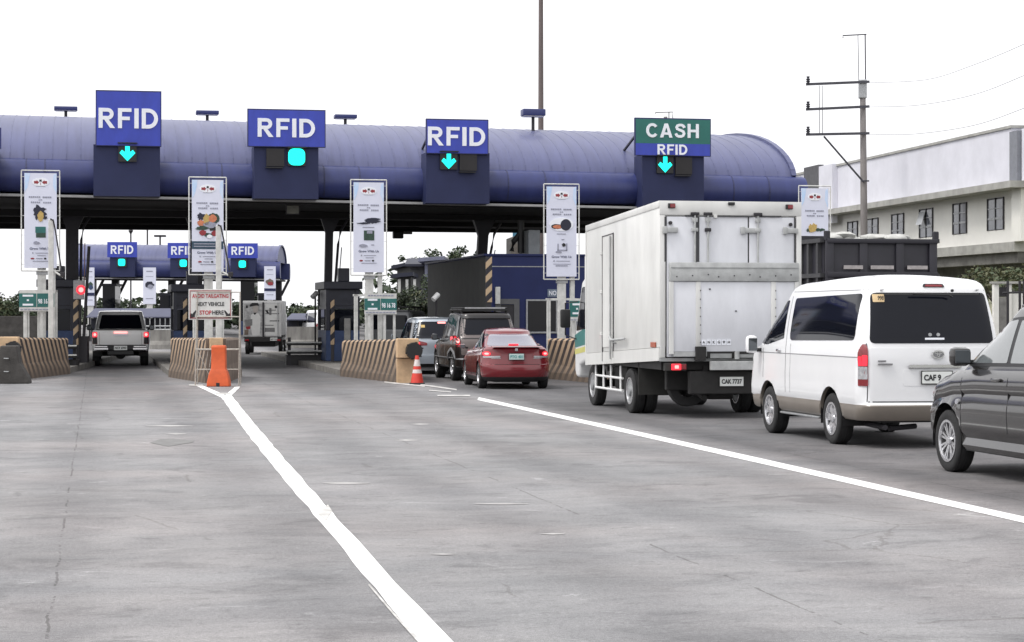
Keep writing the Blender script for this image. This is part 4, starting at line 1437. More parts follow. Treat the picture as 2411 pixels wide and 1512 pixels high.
def shell(mb, rows, caps, default):
    """rows: list of (points2d, zfun, material)"""
    vs, n = [], len(rows[0][0])
    for pts, zf, _ in rows:
        vs += [(x, y, zf(x, y)) for x, y in pts]
    base = len(mb.v)
    groups = {}
    for j in range(len(rows) - 1):
        m_ = rows[j][2] or default
        groups.setdefault(m_.name, (m_, []))[1].extend(
            (j * n + k, j * n + (k + 1) % n, (j + 1) * n + (k + 1) % n, (j + 1) * n + k) for k in range(n))
    o = len(mb.v)
    mb.v += [Vector(v) for v in vs]
    for m_, fs in groups.values():
        k = mb.m(m_)
        for f in fs:
            mb.f.append([i + o for i in f])
            mb.mi.append(k)
    if caps:
        k = mb.m(caps)
        mb.f.append([o + (len(rows) - 1) * n + i for i in range(n)])
        mb.mi.append(k)

def car_shell(s):
    mb = MB()
    paint = s["paint"]
    hw, y0, y1 = s["hw"], s["y0"], s["y1"]
    belt = tab(s["belt"])
    sill = s["sill"]
    arches = s["arches"]
    def zlow(x, y):
        z = sill
        if abs(x) > hw * 0.80:
            for (ya, zc, ra) in arches:
                d = abs(y - ya)
                if d < ra:
                    z = max(z, zc + math.sqrt(ra * ra - d * d))
        return z
    rows = []
    for (v, inset, d0, d1, r, m_) in s["rows"]:
        pts = ring(hw - inset, y0 + d0, y1 - d1, r, s["bow"][0], s["bow"][1], s["tap"][0], s["tap"][1])
        rows.append((pts, (lambda x, y, v=v: max(sill + (belt(y) - sill) * v, min(zlow(x, y), belt(y) - 0.05))), m_))
    last = s["rows"][-1]
    pts = rows[-1][0]
    cy = (y0 + y1) / 2
    for q in (0.95, 0.85, 0.7, 0.45, 0.2, 0.02):
        pp = [(x * q, cy + (y - cy) * (0.5 + 0.5 * q) if q > 0.3 else cy + (y - cy) * (0.5 + 0.5 * q)) for x, y in pts]
        rows.append((pp, (lambda x, y, q=q: belt(y) + s.get("crown", 0.04) * (1 - q * q)), s.get("deckmat")))
    shell(mb, rows, None, paint)
    g = s["gh"]
    ztop = tab(g["top"])
    base_in, top_in = g["inset"]
    vs_ = [0, 0.12, 0.3, 0.5, 0.7, 0.85, 0.95, 1.0]
    rows = []
    def lerp(a, b, t):
        return a + (b - a) * t
    for v in vs_:
        e = v ** g.get("curve", 1.15)
        yy0 = lerp(g["y0"][0], g["y0"][1], v ** g.get("rear_curve", 1.0))
        yy1 = lerp(g["y1"][0], g["y1"][1], v ** g.get("front_curve", 1.1))
        pts = ring(hw - lerp(base_in, top_in, e), yy0, yy1, lerp(g["r"][0], g["r"][1], v), g["bow"][0], g["bow"][1], g["tap"][0], g["tap"][1])
        rows.append((pts, (lambda x, y, v=v: lerp(belt(y) - 0.06, ztop(y), v)), None))
    yy0, yy1, hr = g["y0"][1], g["y1"][1], hw - top_in
    rr = g.get("round", 0.05)
    for (dz, di) in ((rr * 0.45, rr * 0.25), (rr * 0.8, rr * 0.7), (rr, rr * 1.4)):
        pts = ring(hr - di, yy0 + di, yy1 - di, g["r"][1], g["bow"][0], g["bow"][1], g["tap"][0], g["tap"][1])
        rows.append((pts, (lambda x, y, dz=dz: ztop(y) + dz), None))
    cy = (yy0 + yy1) / 2
    for q in (0.93, 0.8, 0.6, 0.4, 0.2, 0.02):
        rows.append(([(x * q, cy + (y - cy) * (0.3 + 0.7 * q)) for x, y in pts], (lambda x, y, q=q: ztop(y) + rr + g["crown"] * (1 - q * q)), None))
    shell(mb, rows, None, paint)
    bm = bmesh.new()
    vv = [bm.verts.new(v) for v in mb.v]
    for f, k in zip(mb.f, mb.mi):
        fc = bm.faces.new([vv[i] for i in f])
        fc.material_index = k
    bmesh.ops.remove_doubles(bm, verts=bm.verts, dist=0.0004)
    bmesh.ops.dissolve_degenerate(bm, edges=bm.edges, dist=0.0003)
    bm.verts.index_update()
    mb.v = [v.co.copy() for v in bm.verts]
    mb.f = [[v.index for v in f.verts] for f in bm.faces]
    mb.mi = [f.material_index for f in bm.faces]
    bm.free()
    bvh = BVHTree.FromPolygons([tuple(v) for v in mb.v], mb.f)
    return mb, bvh

def rp(pts, r=0.05, n=4):
    out = []
    m = len(pts)
    for i in range(m):
        p0, p1, p2 = Vector(pts[i - 1]), Vector(pts[i]), Vector(pts[(i + 1) % m])
        rr = r[i] if isinstance(r, (list, tuple)) else r
        a = p1 + (p0 - p1).normalized() * min(rr, (p0 - p1).length * 0.45)
        b = p1 + (p2 - p1).normalized() * min(rr, (p2 - p1).length * 0.45)
        for k in range(n + 1):
            t = k / n
            out.append(tuple(a * (1 - t) ** 2 + p1 * 2 * t * (1 - t) + b * t * t))
    return out

def decal(mb, bvh, poly, axis, sgn, material, off=0.006, step=0.07, maxd=None):
    """lay a thin panel (outline poly) on the surface hit along the axis from the sgn side"""
    bm = bmesh.new()
    def P(p, t=0.0):
        return (t, p[0], p[1]) if axis == 'x' else ((p[0], t, p[1]) if axis == 'y' else (p[0], p[1], t))
    f = bm.faces.new([bm.verts.new(P(p)) for p in poly])
    i1 = 1 if axis == 'x' else 0
    i2 = 1 if axis == 'z' else 2
    for idx in (i1, i2):
        lo, hi = min(v.co[idx] for v in bm.verts), max(v.co[idx] for v in bm.verts)
        n = int((hi - lo) / step)
        for k in range(1, n + 1):
            co, no = [0, 0, 0], [0, 0, 0]
            co[idx] = lo + (hi - lo) * k / (n + 1)
            no[idx] = 1
            bmesh.ops.bisect_plane(bm, geom=bm.verts[:] + bm.edges[:] + bm.faces[:], plane_co=co, plane_no=no)
    ax = {'x': 0, 'y': 1, 'z': 2}[axis]
    dirv = Vector((0, 0, 0))
    dirv[ax] = -sgn
    fallback = None
    miss = []
    for v in bm.verts:
        o = v.co.copy()
        o[ax] = sgn * 12
        hit = bvh.ray_cast(o, dirv)
        if hit[0] is not None:
            v.co[ax] = hit[0][ax] + sgn * off
            fallback = v.co[ax] if fallback is None else fallback
        else:
            miss.append(v)
    for v in miss:
        near = min((w for w in bm.verts if w not in miss), key=lambda w: (w.co - v.co).length, default=None)
        v.co[ax] = near.co[ax] if near else (fallback or 0)
    be = [e for e in bm.edges if e.is_boundary]
    ret = bmesh.ops.extrude_edge_only(bm, edges=be)
    for v in ret["geom"]:
        if isinstance(v, bmesh.types.BMVert):
            v.co[ax] -= sgn * (off + 0.012)
    mb.addbm(bm, material)

WHEELS = {}
def wheel_meshes(r, w, rimr, style, side):
    key = (r, w, rimr, style, side)
    if key in WHEELS:
        return WHEELS[key]
    s = side
    ty = MB()
    h = w / 2
    prof = [(rimr, -h * 0.86), (rimr + 0.02, -h * 0.96), (r - 0.045, -h), (r - 0.015, -h * 0.93), (r, -h * 0.74), (r, h * 0.74), (r - 0.015, h * 0.93),
            (r - 0.045, h), (rimr + 0.02, h * 0.96), (rimr, h * 0.86)]
    ty.lathe(prof, 'x', M_rubber, 40, closed=True)
    for g_ in (-0.35, 0, 0.35):
        ty.lathe([(r + 0.001, g_ * w - 0.006), (r + 0.001, g_ * w + 0.006), (r - 0.01, g_ * w)], 'x', M_black, 40, closed=True)
    rm = MB()
    o = s * h * 0.86
    rm.lathe([(rimr + 0.004, o), (rimr + 0.004, o + s * 0.012), (rimr - 0.022, o + s * 0.012), (rimr - 0.03, o - s * 0.01), (rimr - 0.012, o - s * 0.10), (rimr, -o)], 'x', M_alloy, 40, closed=True)
    rm.lathe([(rimr - 0.02, o - s * 0.075), (0.02, o - s * 0.07)], 'x', M_black, 30)
    def spoke(a, w0, w1, r0, r1, t0, t1, m_):
        c, sn = math.cos(a), math.sin(a)
        def pt(rad, lat, t):
            return (t, rad * c - lat * sn, rad * sn + lat * c)
        vs = [pt(r0, -w0, t0), pt(r0, w0, t0), pt(r1, w1, t1), pt(r1, -w1, t1)]
        vs += [pt(r0, -w0 * 1.2, t0 - s * 0.04), pt(r0, w0 * 1.2, t0 - s * 0.04), pt(r1, w1 * 1.2, t1 - s * 0.05), pt(r1, -w1 * 1.2, t1 - s * 0.05)]
        rm.add(vs, [(0, 1, 2, 3), (7, 6, 5, 4), (0, 4, 5, 1), (1, 5, 6, 2), (2, 6, 7, 3), (3, 7, 4, 0)], m_)
    if style == 'van':
        for k in range(6):
            spoke(k * R(60) + 0.3, 0.030, 0.062, 0.035, rimr - 0.015, o - s * 0.012, o - s * 0.004, M_alloy)
        rm.lathe([(0.055, o - s * 0.02), (0.05, o + s * 0.006), (0.02, o + s * 0.010)], 'x', M_alloy, 16)
    elif style == 'multi':
        for k in range(8):
            for da in (-0.13, 0.13):
                spoke(k * R(45) + da, 0.010, 0.012, 0.03, rimr - 0.015, o - s * 0.018, o - s * 0.004, M_alloy)
        rm.lathe([(0.045, o - s * 0.02), (0.04, o + s * 0.002), (0.02, o + s * 0.004)], 'x', M_alloy, 16)
    elif style == 'five':
        for k in range(5):
            spoke(k * R(72) + 0.2, 0.028, 0.045, 0.03, rimr - 0.015, o - s * 0.015, o - s * 0.004, M_alloy)
        rm.lathe([(0.05, o - s * 0.02), (0.04, o + s * 0.0), (0.02, o + s * 0.002)], 'x', M_alloy, 16)
    else:   # steel lorry wheel
        rm.lathe([(rimr - 0.01, o), (rimr - 0.04, o - s * 0.02), (rimr * 0.62, o - s * 0.07), (rimr * 0.55, o - s * 0.04), (0.10, o - s * 0.03), (0.09, o + s * 0.03), (0.03, o + s * 0.04)], 'x', M_steel, 30)
        for k in range(6):
            a = k * R(60)
            rm.lathe([(0.016, o - s * 0.04), (0.016, o - s * 0.005)], 'x', M_dark, 6, M=Matrix.Translation((0, rimr * 0.45 * math.cos(a), rimr * 0.45 * math.sin(a))))
    WHEELS[key] = (ty.mesh("wheel", 40), rm.mesh("rim", 35))
    return WHEELS[key]

def wheel(parent, x, y, r, w, rimr, style, side):
    tm, rmm = wheel_meshes(r, w, rimr, style, side)
    o = bpy.data.objects.new("wheel", tm)
    COL.objects.link(o)
    o.parent = parent
    o.location = (x, y, r)
    o2 = bpy.data.objects.new("rim", rmm)
    COL.objects.link(o2)
    o2.parent = o
    o2.rotation_euler = (random.uniform(0, 6), 0, 0)
    return o

def wells(mb, hw, arches, sill):
    for (ya, zc, ra) in arches:
        for s in (-1, 1):
            a0 = -0.2
            pts = [(ya + (ra + 0.002) * math.cos(a0 + (math.pi - 2 * a0) * k / 20), zc + (ra + 0.002) * math.sin(a0 + (math.pi - 2 * a0) * k / 20)) for k in range(21)]
            xo, xi = s * (hw - 0.035), s * (hw - 0.34)
            vs = [(xo, y, z) for y, z in pts] + [(xi, y, z) for y, z in pts]
            fs = [(k, k + 1, 22 + k, 21 + k) for k in range(20)] + [tuple(range(21, 42))]
            mb.add(vs, fs, M_black)

def car(name, label, cat, loc, rz, s, group="cars and vans queuing for the toll", scale=1.0):
    t = thing(name, label, cat, loc, rz, group)
    t.scale = (scale,) * 3
    mb, bvh = car_shell(s)
    for (poly, axis, sgn, m_) in s.get("seams", []):
        decal(mb, bvh, poly, axis, sgn, m_, off=0.0025)
    mb.build("body", t, smooth=32)
    ub = MB()
    hw = s["hw"]
    ys = [a[0] for a in s["arches"]]
    ra = s["arches"][0][2]
    ub.span((-hw + 0.34, s["y0"] + 0.25, s["sill"] - 0.03), (hw - 0.34, s["y1"] - 0.3, s["sill"] + 0.35), M_black)
    ub.span((-hw + 0.06, min(ys) + ra + 0.03, s["sill"] - 0.012), (hw - 0.06, max(ys) - ra - 0.03, s["sill"] + 0.10), M_black)
    ub.tube([(-hw + 0.25, min(ys), s["wr"]), (hw - 0.25, min(ys), s["wr"])], 0.06, M_black, 8)
    for a, b in s.get("exhaust", []):
        ub.tube([a, b], 0.035, M_dark, 8)
    wells(ub, hw, s["arches"], s["sill"])
    ub.build("underbody", t, recalc=False)
    for (nm, poly, m_) in s.get("side", []):
        for sg in (-1, 1):
            w_ = MB()
            decal(w_, bvh, poly, 'x', sg, m_, off=0.005)
            w_.build(nm, t, smooth=40)
    for (nm, poly, sgn, m_, off, sub) in s.get("ends", []):
        w_ = MB()
        decal(w_, bvh, poly, 'y', sgn, m_, off=off)
        o = w_.build(nm, t, smooth=40)
        for (nm2, poly2, m2, off2) in sub:
            q = MB()
            decal(q, bvh, poly2, 'y', sgn, m2, off=off2, step=0.1)
            q.build(nm2, o, smooth=40)
    for y in ys:
        for sg in (-1, 1):
            wheel(t, sg * (hw - 0.025 - s["ww"] / 2), y, s["wr"], s["ww"], s["rim"], s["style"], sg)
    return t, bvh

def mirx(poly):
    return [(-a, b) for a, b in poly][::-1]

def box_poly(x0, z0, x1, z1, r=0.02):
    return rp([(x0, z0), (x1, z0), (x1, z1), (x0, z1)], r)

def mirror(parent, x, y, z, sg, m_shell, w=0.2, h=0.16, stalk=0.12):
    mb = MB()
    mb.box((x + sg * (stalk + w / 2), y, z), (w, 0.14, h), m_shell, ch=0.055)
    mb.box((x + sg * stalk * 0.5, y + 0.01, z - h * 0.3), (stalk * 1.2, 0.05, 0.05), M_black, ch=0.01)
    o = mb.build("mirror", parent, smooth=40)
    q = MB()
    q.box((x + sg * (stalk + w / 2), y - 0.071, z), (w * 0.74, 0.012, h * 0.70), mat("mirror_glass", (0.10, 0.11, 0.12), 0.08, 0.6), ch=0.005)
    q.build("mirror_glass", o)
    return o

def plate(parent, cx, cz, y, txt, w=0.40, h=0.145, m_=None, ink=None, tw=None, tx=0.0):
    mb = MB()
    mb.box((cx, y, cz), (w, 0.012, h), m_ or M_plate, ch=0.004)
    mb.box((cx, y + 0.006, cz), (w + 0.025, 0.008, h + 0.025), M_black)
    o = mb.build("number_plate", parent)
    q = MB()
    q.text(txt, cx + tx, cz, tw or w * 0.86, h * 0.52, ink or M_ink, y=y - 0.006, depth=0.004, bold=0.035)
    q.build("lettering", o)
    return o

M_seamline = mat("door_gap", (0.05, 0.05, 0.055), 0.7, var=0.1)
M_greygap = mat("door_gap_light", (0.22, 0.22, 0.23), 0.7, var=0.1)

# ---------------------------------------------------------------- white van
VW = mat("van_pearl_white", (0.76, 0.765, 0.78), 0.3, var=0.04, vscale=2, coat=0.6)
VB = mat("van_beige_trim", (0.20, 0.175, 0.150), 0.4, var=0.15, vscale=3, coat=0.2)
van_rear = -2.50
vs_side = lambda pts, r=0.05: rp(pts, r)
van_win_big = rp([(-2.15, 1.375), (0.36, 1.345), (0.34, 1.93), (-2.17, 1.975)], [0.10, 0.10, 0.06, 0.06])
van_win_front = rp([(0.62, 1.37), (1.38, 1.27), (1.72, 1.30), (1.30, 1.80), (1.02, 1.88), (0.62, 1.905)], [0.03, 0.06, 0.04, 0.12, 0.06, 0.03])
seam = lambda pts, w: None
def strip_y(y, z0, z1, w=0.008):
    return [(y - w, z0), (y + w, z0), (y + w, z1), (y - w, z1)]
def strip_z(y0, y1, z, w=0.006):
    return [(y0, z - w), (y1, z - w), (y1, z + w), (y0, z + w)]
seams = []
for sg in (-1, 1):
    for p in (strip_y(0.50, 0.62, 1.96), strip_y(1.50, 0.80, 1.28), strip_z(-2.30, 1.95, 1.16), strip_z(-2.36, 0.5, 2.02, 0.005), strip_y(0.30, 0.62, 1.30, 0.004)):
        seams.append((p, 'x', sg, M_greygap))
for p in ([(-0.878, 0.60), (-0.868, 0.60), (-0.868, 1.34), (-0.878, 1.34)], [(0.868, 0.60), (0.878, 0.60), (0.878, 1.34), (0.868, 1.34)]):
    seams.append((p, 'y', -1, M_seamline))
seams.append(([(-0.86, 0.592), (0.86, 0.592), (0.86, 0.606), (-0.86, 0.606)], 'y', -1, M_seamline))
van = dict(paint=VW, hw=0.975, y0=van_rear, y1=2.34, sill=0.355, belt=[(-2.5, 1.28), (1.6, 1.26), (2.0, 1.18), (2.34, 1.10)],
    rows=[(0.0, 0.06, 0.06, 0.05, 0.26, VB), (0.04, 0.03, 0.02, 0.02, 0.26, VB), (0.15, 0.012, -0.02, 0.0, 0.26, VB), (0.205, 0.012, -0.03, 0.0, 0.25, VB), (0.220, 0.014, -0.015, 0.0, 0.24, VW), (0.245, 0.004, 0.025, 0.0, 0.20, VW),
          (0.4, 0.0, 0.02, 0.02, 0.17, VW), (0.5, 0.0, 0.02, 0.04, 0.17, VW), (0.6, 0.0, 0.02, 0.06, 0.17, VW), (0.7, 0.004, 0.02, 0.08, 0.17, VW), (0.78, 0.006, 0.02, 0.1, 0.17, VW), (0.86, 0.006, 0.02, 0.10, 0.15, VW), (0.93, 0.008, 0.025, 0.13, 0.15, VW), (1.0, 0.012, 0.03, 0.17, 0.15, VW)],
    bow=(0.07, 0.12), tap=(0.0, 0.02), arches=[(-1.285, 0.34, 0.42), (1.285, 0.34, 0.42)], wr=0.335, ww=0.21, rim=0.215, style='van', crown=0.02,
    gh=dict(y0=(-2.47, -2.33), y1=(2.08, 0.95), inset=(0.012, 0.13), top=[(-2.4, 2.045), (-1.2, 2.075), (0.4, 2.03), (1.0, 1.95)], r=(0.17, 0.22), bow=(0.07, 0.18), tap=(0.01, 0.03),
            curve=1.5, rear_curve=1.4, front_curve=1.0, round=0.11, crown=0.05),
    seams=seams,
    side=[("side_window", van_win_big, M_glass), ("side_window", van_win_front, M_glass)],
    ends=[("rear_window", rp([(-0.84, 1.34), (0.84, 1.34), (0.775, 1.985), (-0.775, 1.985)], 0.07), -1, M_glass, 0.006,
           [("window_border", rp([(-0.74, 1.955), (0.74, 1.955), (0.735, 1.982), (-0.735, 1.982)], 0.01), M_ink, 0.009)]),
          ("high_brake_light", rp([(-0.10, 2.055), (0.20, 2.055), (0.18, 2.10), (-0.08, 2.10)], 0.02), -1, M_ink, 0.012, [("red_lens", rp([(-0.07, 2.063), (0.17, 2.063), (0.16, 2.088), (-0.06, 2.088)], 0.008), M_redoff, 0.018)]),
          ("windscreen", rp([(-0.70, 1.30), (0.70, 1.30), (0.62, 1.92), (-0.62, 1.92)], 0.06), 1, M_glass, 0.006, [])],
    exhaust=[((-0.62, -2.38, 0.27), (-0.62, -1.2, 0.30)), ((-0.5, -2.2, 0.25), (-0.1, -2.1, 0.27))])
VAN, vb = car("white_van", "tall white passenger van with beige lower trim, behind the box truck", "van", (4.88, 28.86, 0), ALPHA, van)
for sg in (-1, 1):
    mb = MB()
    L = lambda p: p if sg > 0 else [(-a, b) for a, b in p]
    decal(mb, vb, L(rp([(0.872, 0.80), (0.948, 0.80), (0.945, 1.27), (0.91, 1.335), (0.872, 1.31)], 0.015)), 'y', -1, M_redoff, off=0.02)
    o = mb.build("taillight", VAN, smooth=40)
    # wrap of the lamp round the body side
    mb = MB()
    decal(mb, vb, rp([(-2.37, 0.80), (-2.325, 0.80), (-2.315, 1.22), (-2.35, 1.33), (-2.37, 1.33)], 0.01), 'x', sg, M_redoff, off=0.012)
    mb.build("side_lens", o, smooth=40)
    mb = MB()
    decal(mb, vb, rp([(-2.37, 0.885), (-2.33, 0.885), (-2.33, 1.045), (-2.37, 1.045)], 0.006), 'x', sg, M_clear, off=0.018)
    decal(mb, vb, L(rp([(0.880, 0.885), (0.944, 0.885), (0.944, 1.045), (0.880, 1.045)], 0.01)), 'y', -1, M_clear, off=0.026)
    mb.build("clear_lens", o, smooth=40)
    mb = MB()
    decal(mb, vb, L(rp([(0.884, 1.055), (0.94, 1.055), (0.935, 1.19), (0.884, 1.19)], 0.015)), 'y', -1, M_redlit, off=0.028)
    if sg < 0:
        decal(mb, vb, rp([(-2.37, 1.055), (-2.335, 1.055), (-2.335, 1.17), (-2.37, 1.17)], 0.006), 'x', sg, M_redlit, off=0.020)
    mb.build("lit_brake_lens", o, smooth=40)
    mirror(VAN, sg * 0.92, 1.62, 1.27, sg, VW if sg > 0 else VW, 0.17, 0.26, 0.10)
    mb = MB()
    mb.box((sg * 0.975, 0.78, 1.20), (0.03, 0.17, 0.04), M_chrome, ch=0.01)
    mb.build("door_handle", VAN, smooth=40)
    mb = MB()
    mb.box((sg * 0.90, 0.0, 0.325), (0.10, 1.60, 0.03), M_steel, ch=0.01)
    mb.build("side_step", VAN, smooth=40)
mb = MB()
decal(mb, vb, rp([(-0.36, 1.03), (0.36, 1.03), (0.35, 1.07), (-0.35, 1.07)], 0.015), 'y', -1, M_chrome, off=0.035)
mb.build("chrome_garnish", VAN, smooth=40)
mb = MB()
decal(mb, vb, box_poly(-0.42, 0.80, 0.42, 1.01, 0.04), 'y', -1, VW, off=0.004)
mb.build("plate_recess", VAN, smooth=40)
plate(VAN, 0.02, 0.905, -2.515, "CAF 9", 0.40, 0.15, tw=0.23, tx=-0.065)
mb = MB()
yb = -2.50
def oval_ring(mb, cx, cz, rx, rz_, t_, m_, y):
    n_ = 28
    a = ellipse(cx, cz, rx, rz_, n_)
    b = ellipse(cx, cz, rx - t_, rz_ - t_, n_)
    vs = [(p[0], y, p[1]) for p in a] + [(p[0], y, p[1]) for p in b] + [(p[0], y + 0.015, p[1]) for p in a]
    fs = [(k, (k + 1) % n_, n_ + (k + 1) % n_, n_ + k) for k in range(n_)] + [(k, (k + 1) % n_, 2 * n_ + (k + 1) % n_, 2 * n_ + k) for k in range(n_)]
    mb.add(vs, fs, m_)
yb = -2.512
oval_ring(mb, 0.04, 1.20, 0.082, 0.055, 0.011, M_chrome, yb)
oval_ring(mb, 0.04, 1.21, 0.024, 0.043, 0.008, M_chrome, yb - 0.001)
oval_ring(mb, 0.04, 1.222, 0.052, 0.022, 0.008, M_chrome, yb - 0.002)
mb.prism(ellipse(0.04, 1.20, 0.08, 0.053, 24), 'y', yb + 0.003, yb + 0.02, MATS["door_gap_light"])
mb.build("emblem", VAN)
mb = MB()
for (x0, x1, z) in ((-0.76, -0.64, 1.115), (-0.76, -0.55, 1.075)):
    n_ = int((x1 - x0) / 0.022)
    for k in range(n_):
        mb.box((x0 + (k + 0.5) * 0.022, -2.478, z), (0.016, 0.02, 0.022), MATS["door_gap_light"])
mb.build("badge", VAN)
mb = MB()
decal(mb, vb, box_poly(-0.76, 1.865, -0.62, 1.965, 0.01), 'y', -1, mat("sticker_yellow", (0.62, 0.46, 0.26), 0.6, var=0.1), off=0.011)
mb.text("9981", -0.685, 1.915, 0.10, 0.055, M_ink, y=-2.400, depth=0.006, bold=0.02)
mb.build("window_sticker", VAN)
mb = MB()
decal(mb, vb, box_poly(-0.12, 1.385, 0.14, 1.41, 0.004), 'y', -1, M_signwhite, off=0.010)
for cx in (-0.05, 0.06):
    decal(mb, vb, ellipse(cx, 1.45, 0.025, 0.022, 12), 'y', -1, M_steel, off=0.010)
mb.build("window_sticker", VAN)
mb = MB()
mb.tube([(0.26, -2.43, 1.93), (0.20, -2.445, 1.955), (-0.28, -2.445, 1.965)], 0.012, M_ink, 6)
mb.lathe([(0.02, -2.42), (0.02, -2.44)], 'y', M_ink, 10, M=Matrix.Translation((0.26, 0, 2.01)))
mb.build("wiper", VAN, smooth=40)

# ---------------------------------------------------------------- dark grey people carrier (right edge)
DG = mat("car_dark_grey", (0.032, 0.030, 0.030), 0.22, 0.5, var=0.10, vscale=2, coat=0.9)
M_cabin = mat("cabin_grey", (0.10, 0.10, 0.11), 0.7, var=0.3)
M_glass_pale = mat("door_glass", (0.12, 0.132, 0.136), 0.05, spec=0.9, var=0.2, vscale=3, coat=1.0)
seams = []
for sg in (-1, 1):
    for p in (strip_y(0.98, 0.47, 1.04, 0.005), strip_y(-0.12, 0.47, 1.06, 0.005)):
        seams.append((p, 'x', sg, M_ink))
mpv = dict(paint=DG, hw=0.865, y0=-2.15, y1=2.25, sill=0.26, belt=[(-2.15, 1.14), (-1.0, 1.12), (0.6, 1.09), (1.2, 1.05), (1.5, 0.99), (1.95, 0.90), (2.25, 0.70)],
    rows=[(0.0, 0.05, 0.06, 0.05, 0.35, DG), (0.06, 0.02, 0.02, 0.02, 0.35, DG), (0.15, 0.044, 0.0, 0.0, 0.34, DG), (0.20, 0.030, 0.0, 0.0, 0.34, DG), (0.25, 0.010, 0.0, 0.0, 0.34, DG), (0.36, 0.006, 0.0, 0.0, 0.33, DG), (0.48, 0.0, 0.0, 0.0, 0.32, DG), (0.60, 0.010, 0.01, 0.02, 0.30, DG),
          (0.69, 0.030, 0.02, 0.04, 0.30, DG), (0.73, 0.012, 0.02, 0.06, 0.30, DG), (0.78, 0.004, 0.02, 0.08, 0.30, DG), (0.88, 0.016, 0.02, 0.1, 0.30, DG), (0.94, 0.035, 0.03, 0.15, 0.30, DG), (1.0, 0.08, 0.06, 0.22, 0.30, DG)],
    bow=(0.12, 0.26), tap=(0.03, 0.05), arches=[(-1.37, 0.33, 0.385), (1.37, 0.33, 0.385)], wr=0.32, ww=0.19, rim=0.215, style='multi', crown=0.035,
    gh=dict(y0=(-2.05, -1.72), y1=(1.52, 0.50), inset=(0.055, 0.23), top=[(-1.8, 1.60), (-0.6, 1.68), (0.1, 1.66), (0.5, 1.60)], r=(0.22, 0.25), bow=(0.12, 0.22), tap=(0.05, 0.05),
            curve=1.25, rear_curve=1.2, front_curve=1.0, round=0.05, crown=0.03),
    seams=seams,
    side=[("door_window", rp([(0.02, 1.155), (1.00, 1.135), (1.06, 1.17), (0.53, 1.53), (0.02, 1.58)], [0.02, 0.05, 0.03, 0.12, 0.03]), M_glass_pale),
          ("door_window", rp([(-0.95, 1.165), (-0.06, 1.155), (-0.06, 1.57), (-0.90, 1.58)], [0.05, 0.02, 0.02, 0.06]), M_glass_pale),
          ("door_window", rp([(-1.75, 1.20), (-1.05, 1.17), (-1.0, 1.57), (-1.55, 1.52)], 0.05), M_glass)],
    ends=[("rear_window", rp([(-0.62, 1.18), (0.62, 1.18), (0.56, 1.52), (-0.56, 1.52)], 0.06), -1, M_glass, 0.006, []),
          ("windscreen", rp([(-0.70, 1.12), (0.70, 1.12), (0.56, 1.54), (-0.56, 1.54)], 0.06), 1, M_glass, 0.006, []),
          ("taillight", rp([(0.62, 0.88), (0.82, 0.88), (0.82, 1.05), (0.60, 1.05)], 0.03), -1, M_redoff, 0.01, []),
          ("taillight", rp([(-0.82, 0.88), (-0.62, 0.88), (-0.60, 1.05), (-0.82, 1.05)], 0.03), -1, M_redoff, 0.01, [])])
MPV, mv = car("people_carrier", "dark grey people carrier cut off by the right edge, nearest to the viewer", "car", (5.87, 21.38, 0), ALPHA, mpv, scale=1.05)
for sg in (-1, 1):
    mirror(MPV, sg * 0.715, 0.95, 1.20, sg, DG, 0.22, 0.195, 0.05)
    # dark frame round the door glass
    mb = MB()
    pts = [(0.0, 1.12), (1.10, 1.10), (1.18, 1.13), (0.55, 1.56), (0.0, 1.61), (-0.9, 1.62), (-1.6, 1.565), (-1.85, 1.17), (-0.95, 1.135)]
    decal(mb, mv, rp(pts, [0.02, 0.05, 0.04, 0.16, 0.3, 0.3, 0.1, 0.06, 0.1]), 'x', sg, M_ink, off=0.0025)
    mb.build("window_surround", MPV, smooth=40)
    mb = MB()
    mb.box((sg * 0.86, 0.12, 0.985), (0.04, 0.20, 0.035), DG, ch=0.012)
    mb.build("door_handle", MPV, smooth=40)
    mb = MB()
    decal(mb, mv, ellipse(1.06 if sg else 0, 0.74, 0.05, 0.028, 14), 'x', sg, M_clear, off=0.014)
    mb.build("side_indicator", MPV, smooth=40)
    mb = MB()
    decal(mb, mv, rp([(1.78, 0.70), (2.05, 0.66), (1.90, 0.80), (1.62, 0.84)], 0.02), 'x', sg, M_clear, off=0.006)
    mb.build("headlight", MPV, smooth=40)
    mb = MB()
    mb.box((sg * 0.56, -0.6, 1.708), (0.03, 1.5, 0.03), DG, ch=0.006)
    mb.build("roof_rail", MPV, smooth=40)

# ---------------------------------------------------------------- red saloon
RD = mat("car_dark_red", (0.155, 0.004, 0.010), 0.24, 0.1, var=0.12, vscale=2, coat=0.9)
M_screen = mat("rear_screen_glass", (0.12, 0.12, 0.17), 0.06, spec=0.9, coat=1.0, var=0.15, vscale=3)
M_paleplate = mat("plate_pale_green", (0.50, 0.62, 0.60), 0.4, var=0.15, vscale=20)
seams = []
for sg in (-1, 1):
    for p in (strip_y(0.95, 0.30, 0.92, 0.006), strip_y(-0.10, 0.28, 0.95, 0.006), strip_y(-0.98, 0.45, 0.95, 0.005), strip_z(-1.5, 1.3, 0.36, 0.006)):
        seams.append((p, 'x', sg, M_ink))
for p in ([(-0.58, 0.72), (0.58, 0.72), (0.58, 0.730), (-0.58, 0.730)], [(-0.60, 0.60), (-0.592, 0.60), (-0.592, 0.93), (-0.60, 0.93)], [(0.592, 0.60), (0.60, 0.60), (0.60, 0.93), (0.592, 0.93)]):
    pass
seams.append(([(-0.62, 0.595), (0.62, 0.595), (0.62, 0.605), (-0.62, 0.605)], 'y', -1, M_ink))
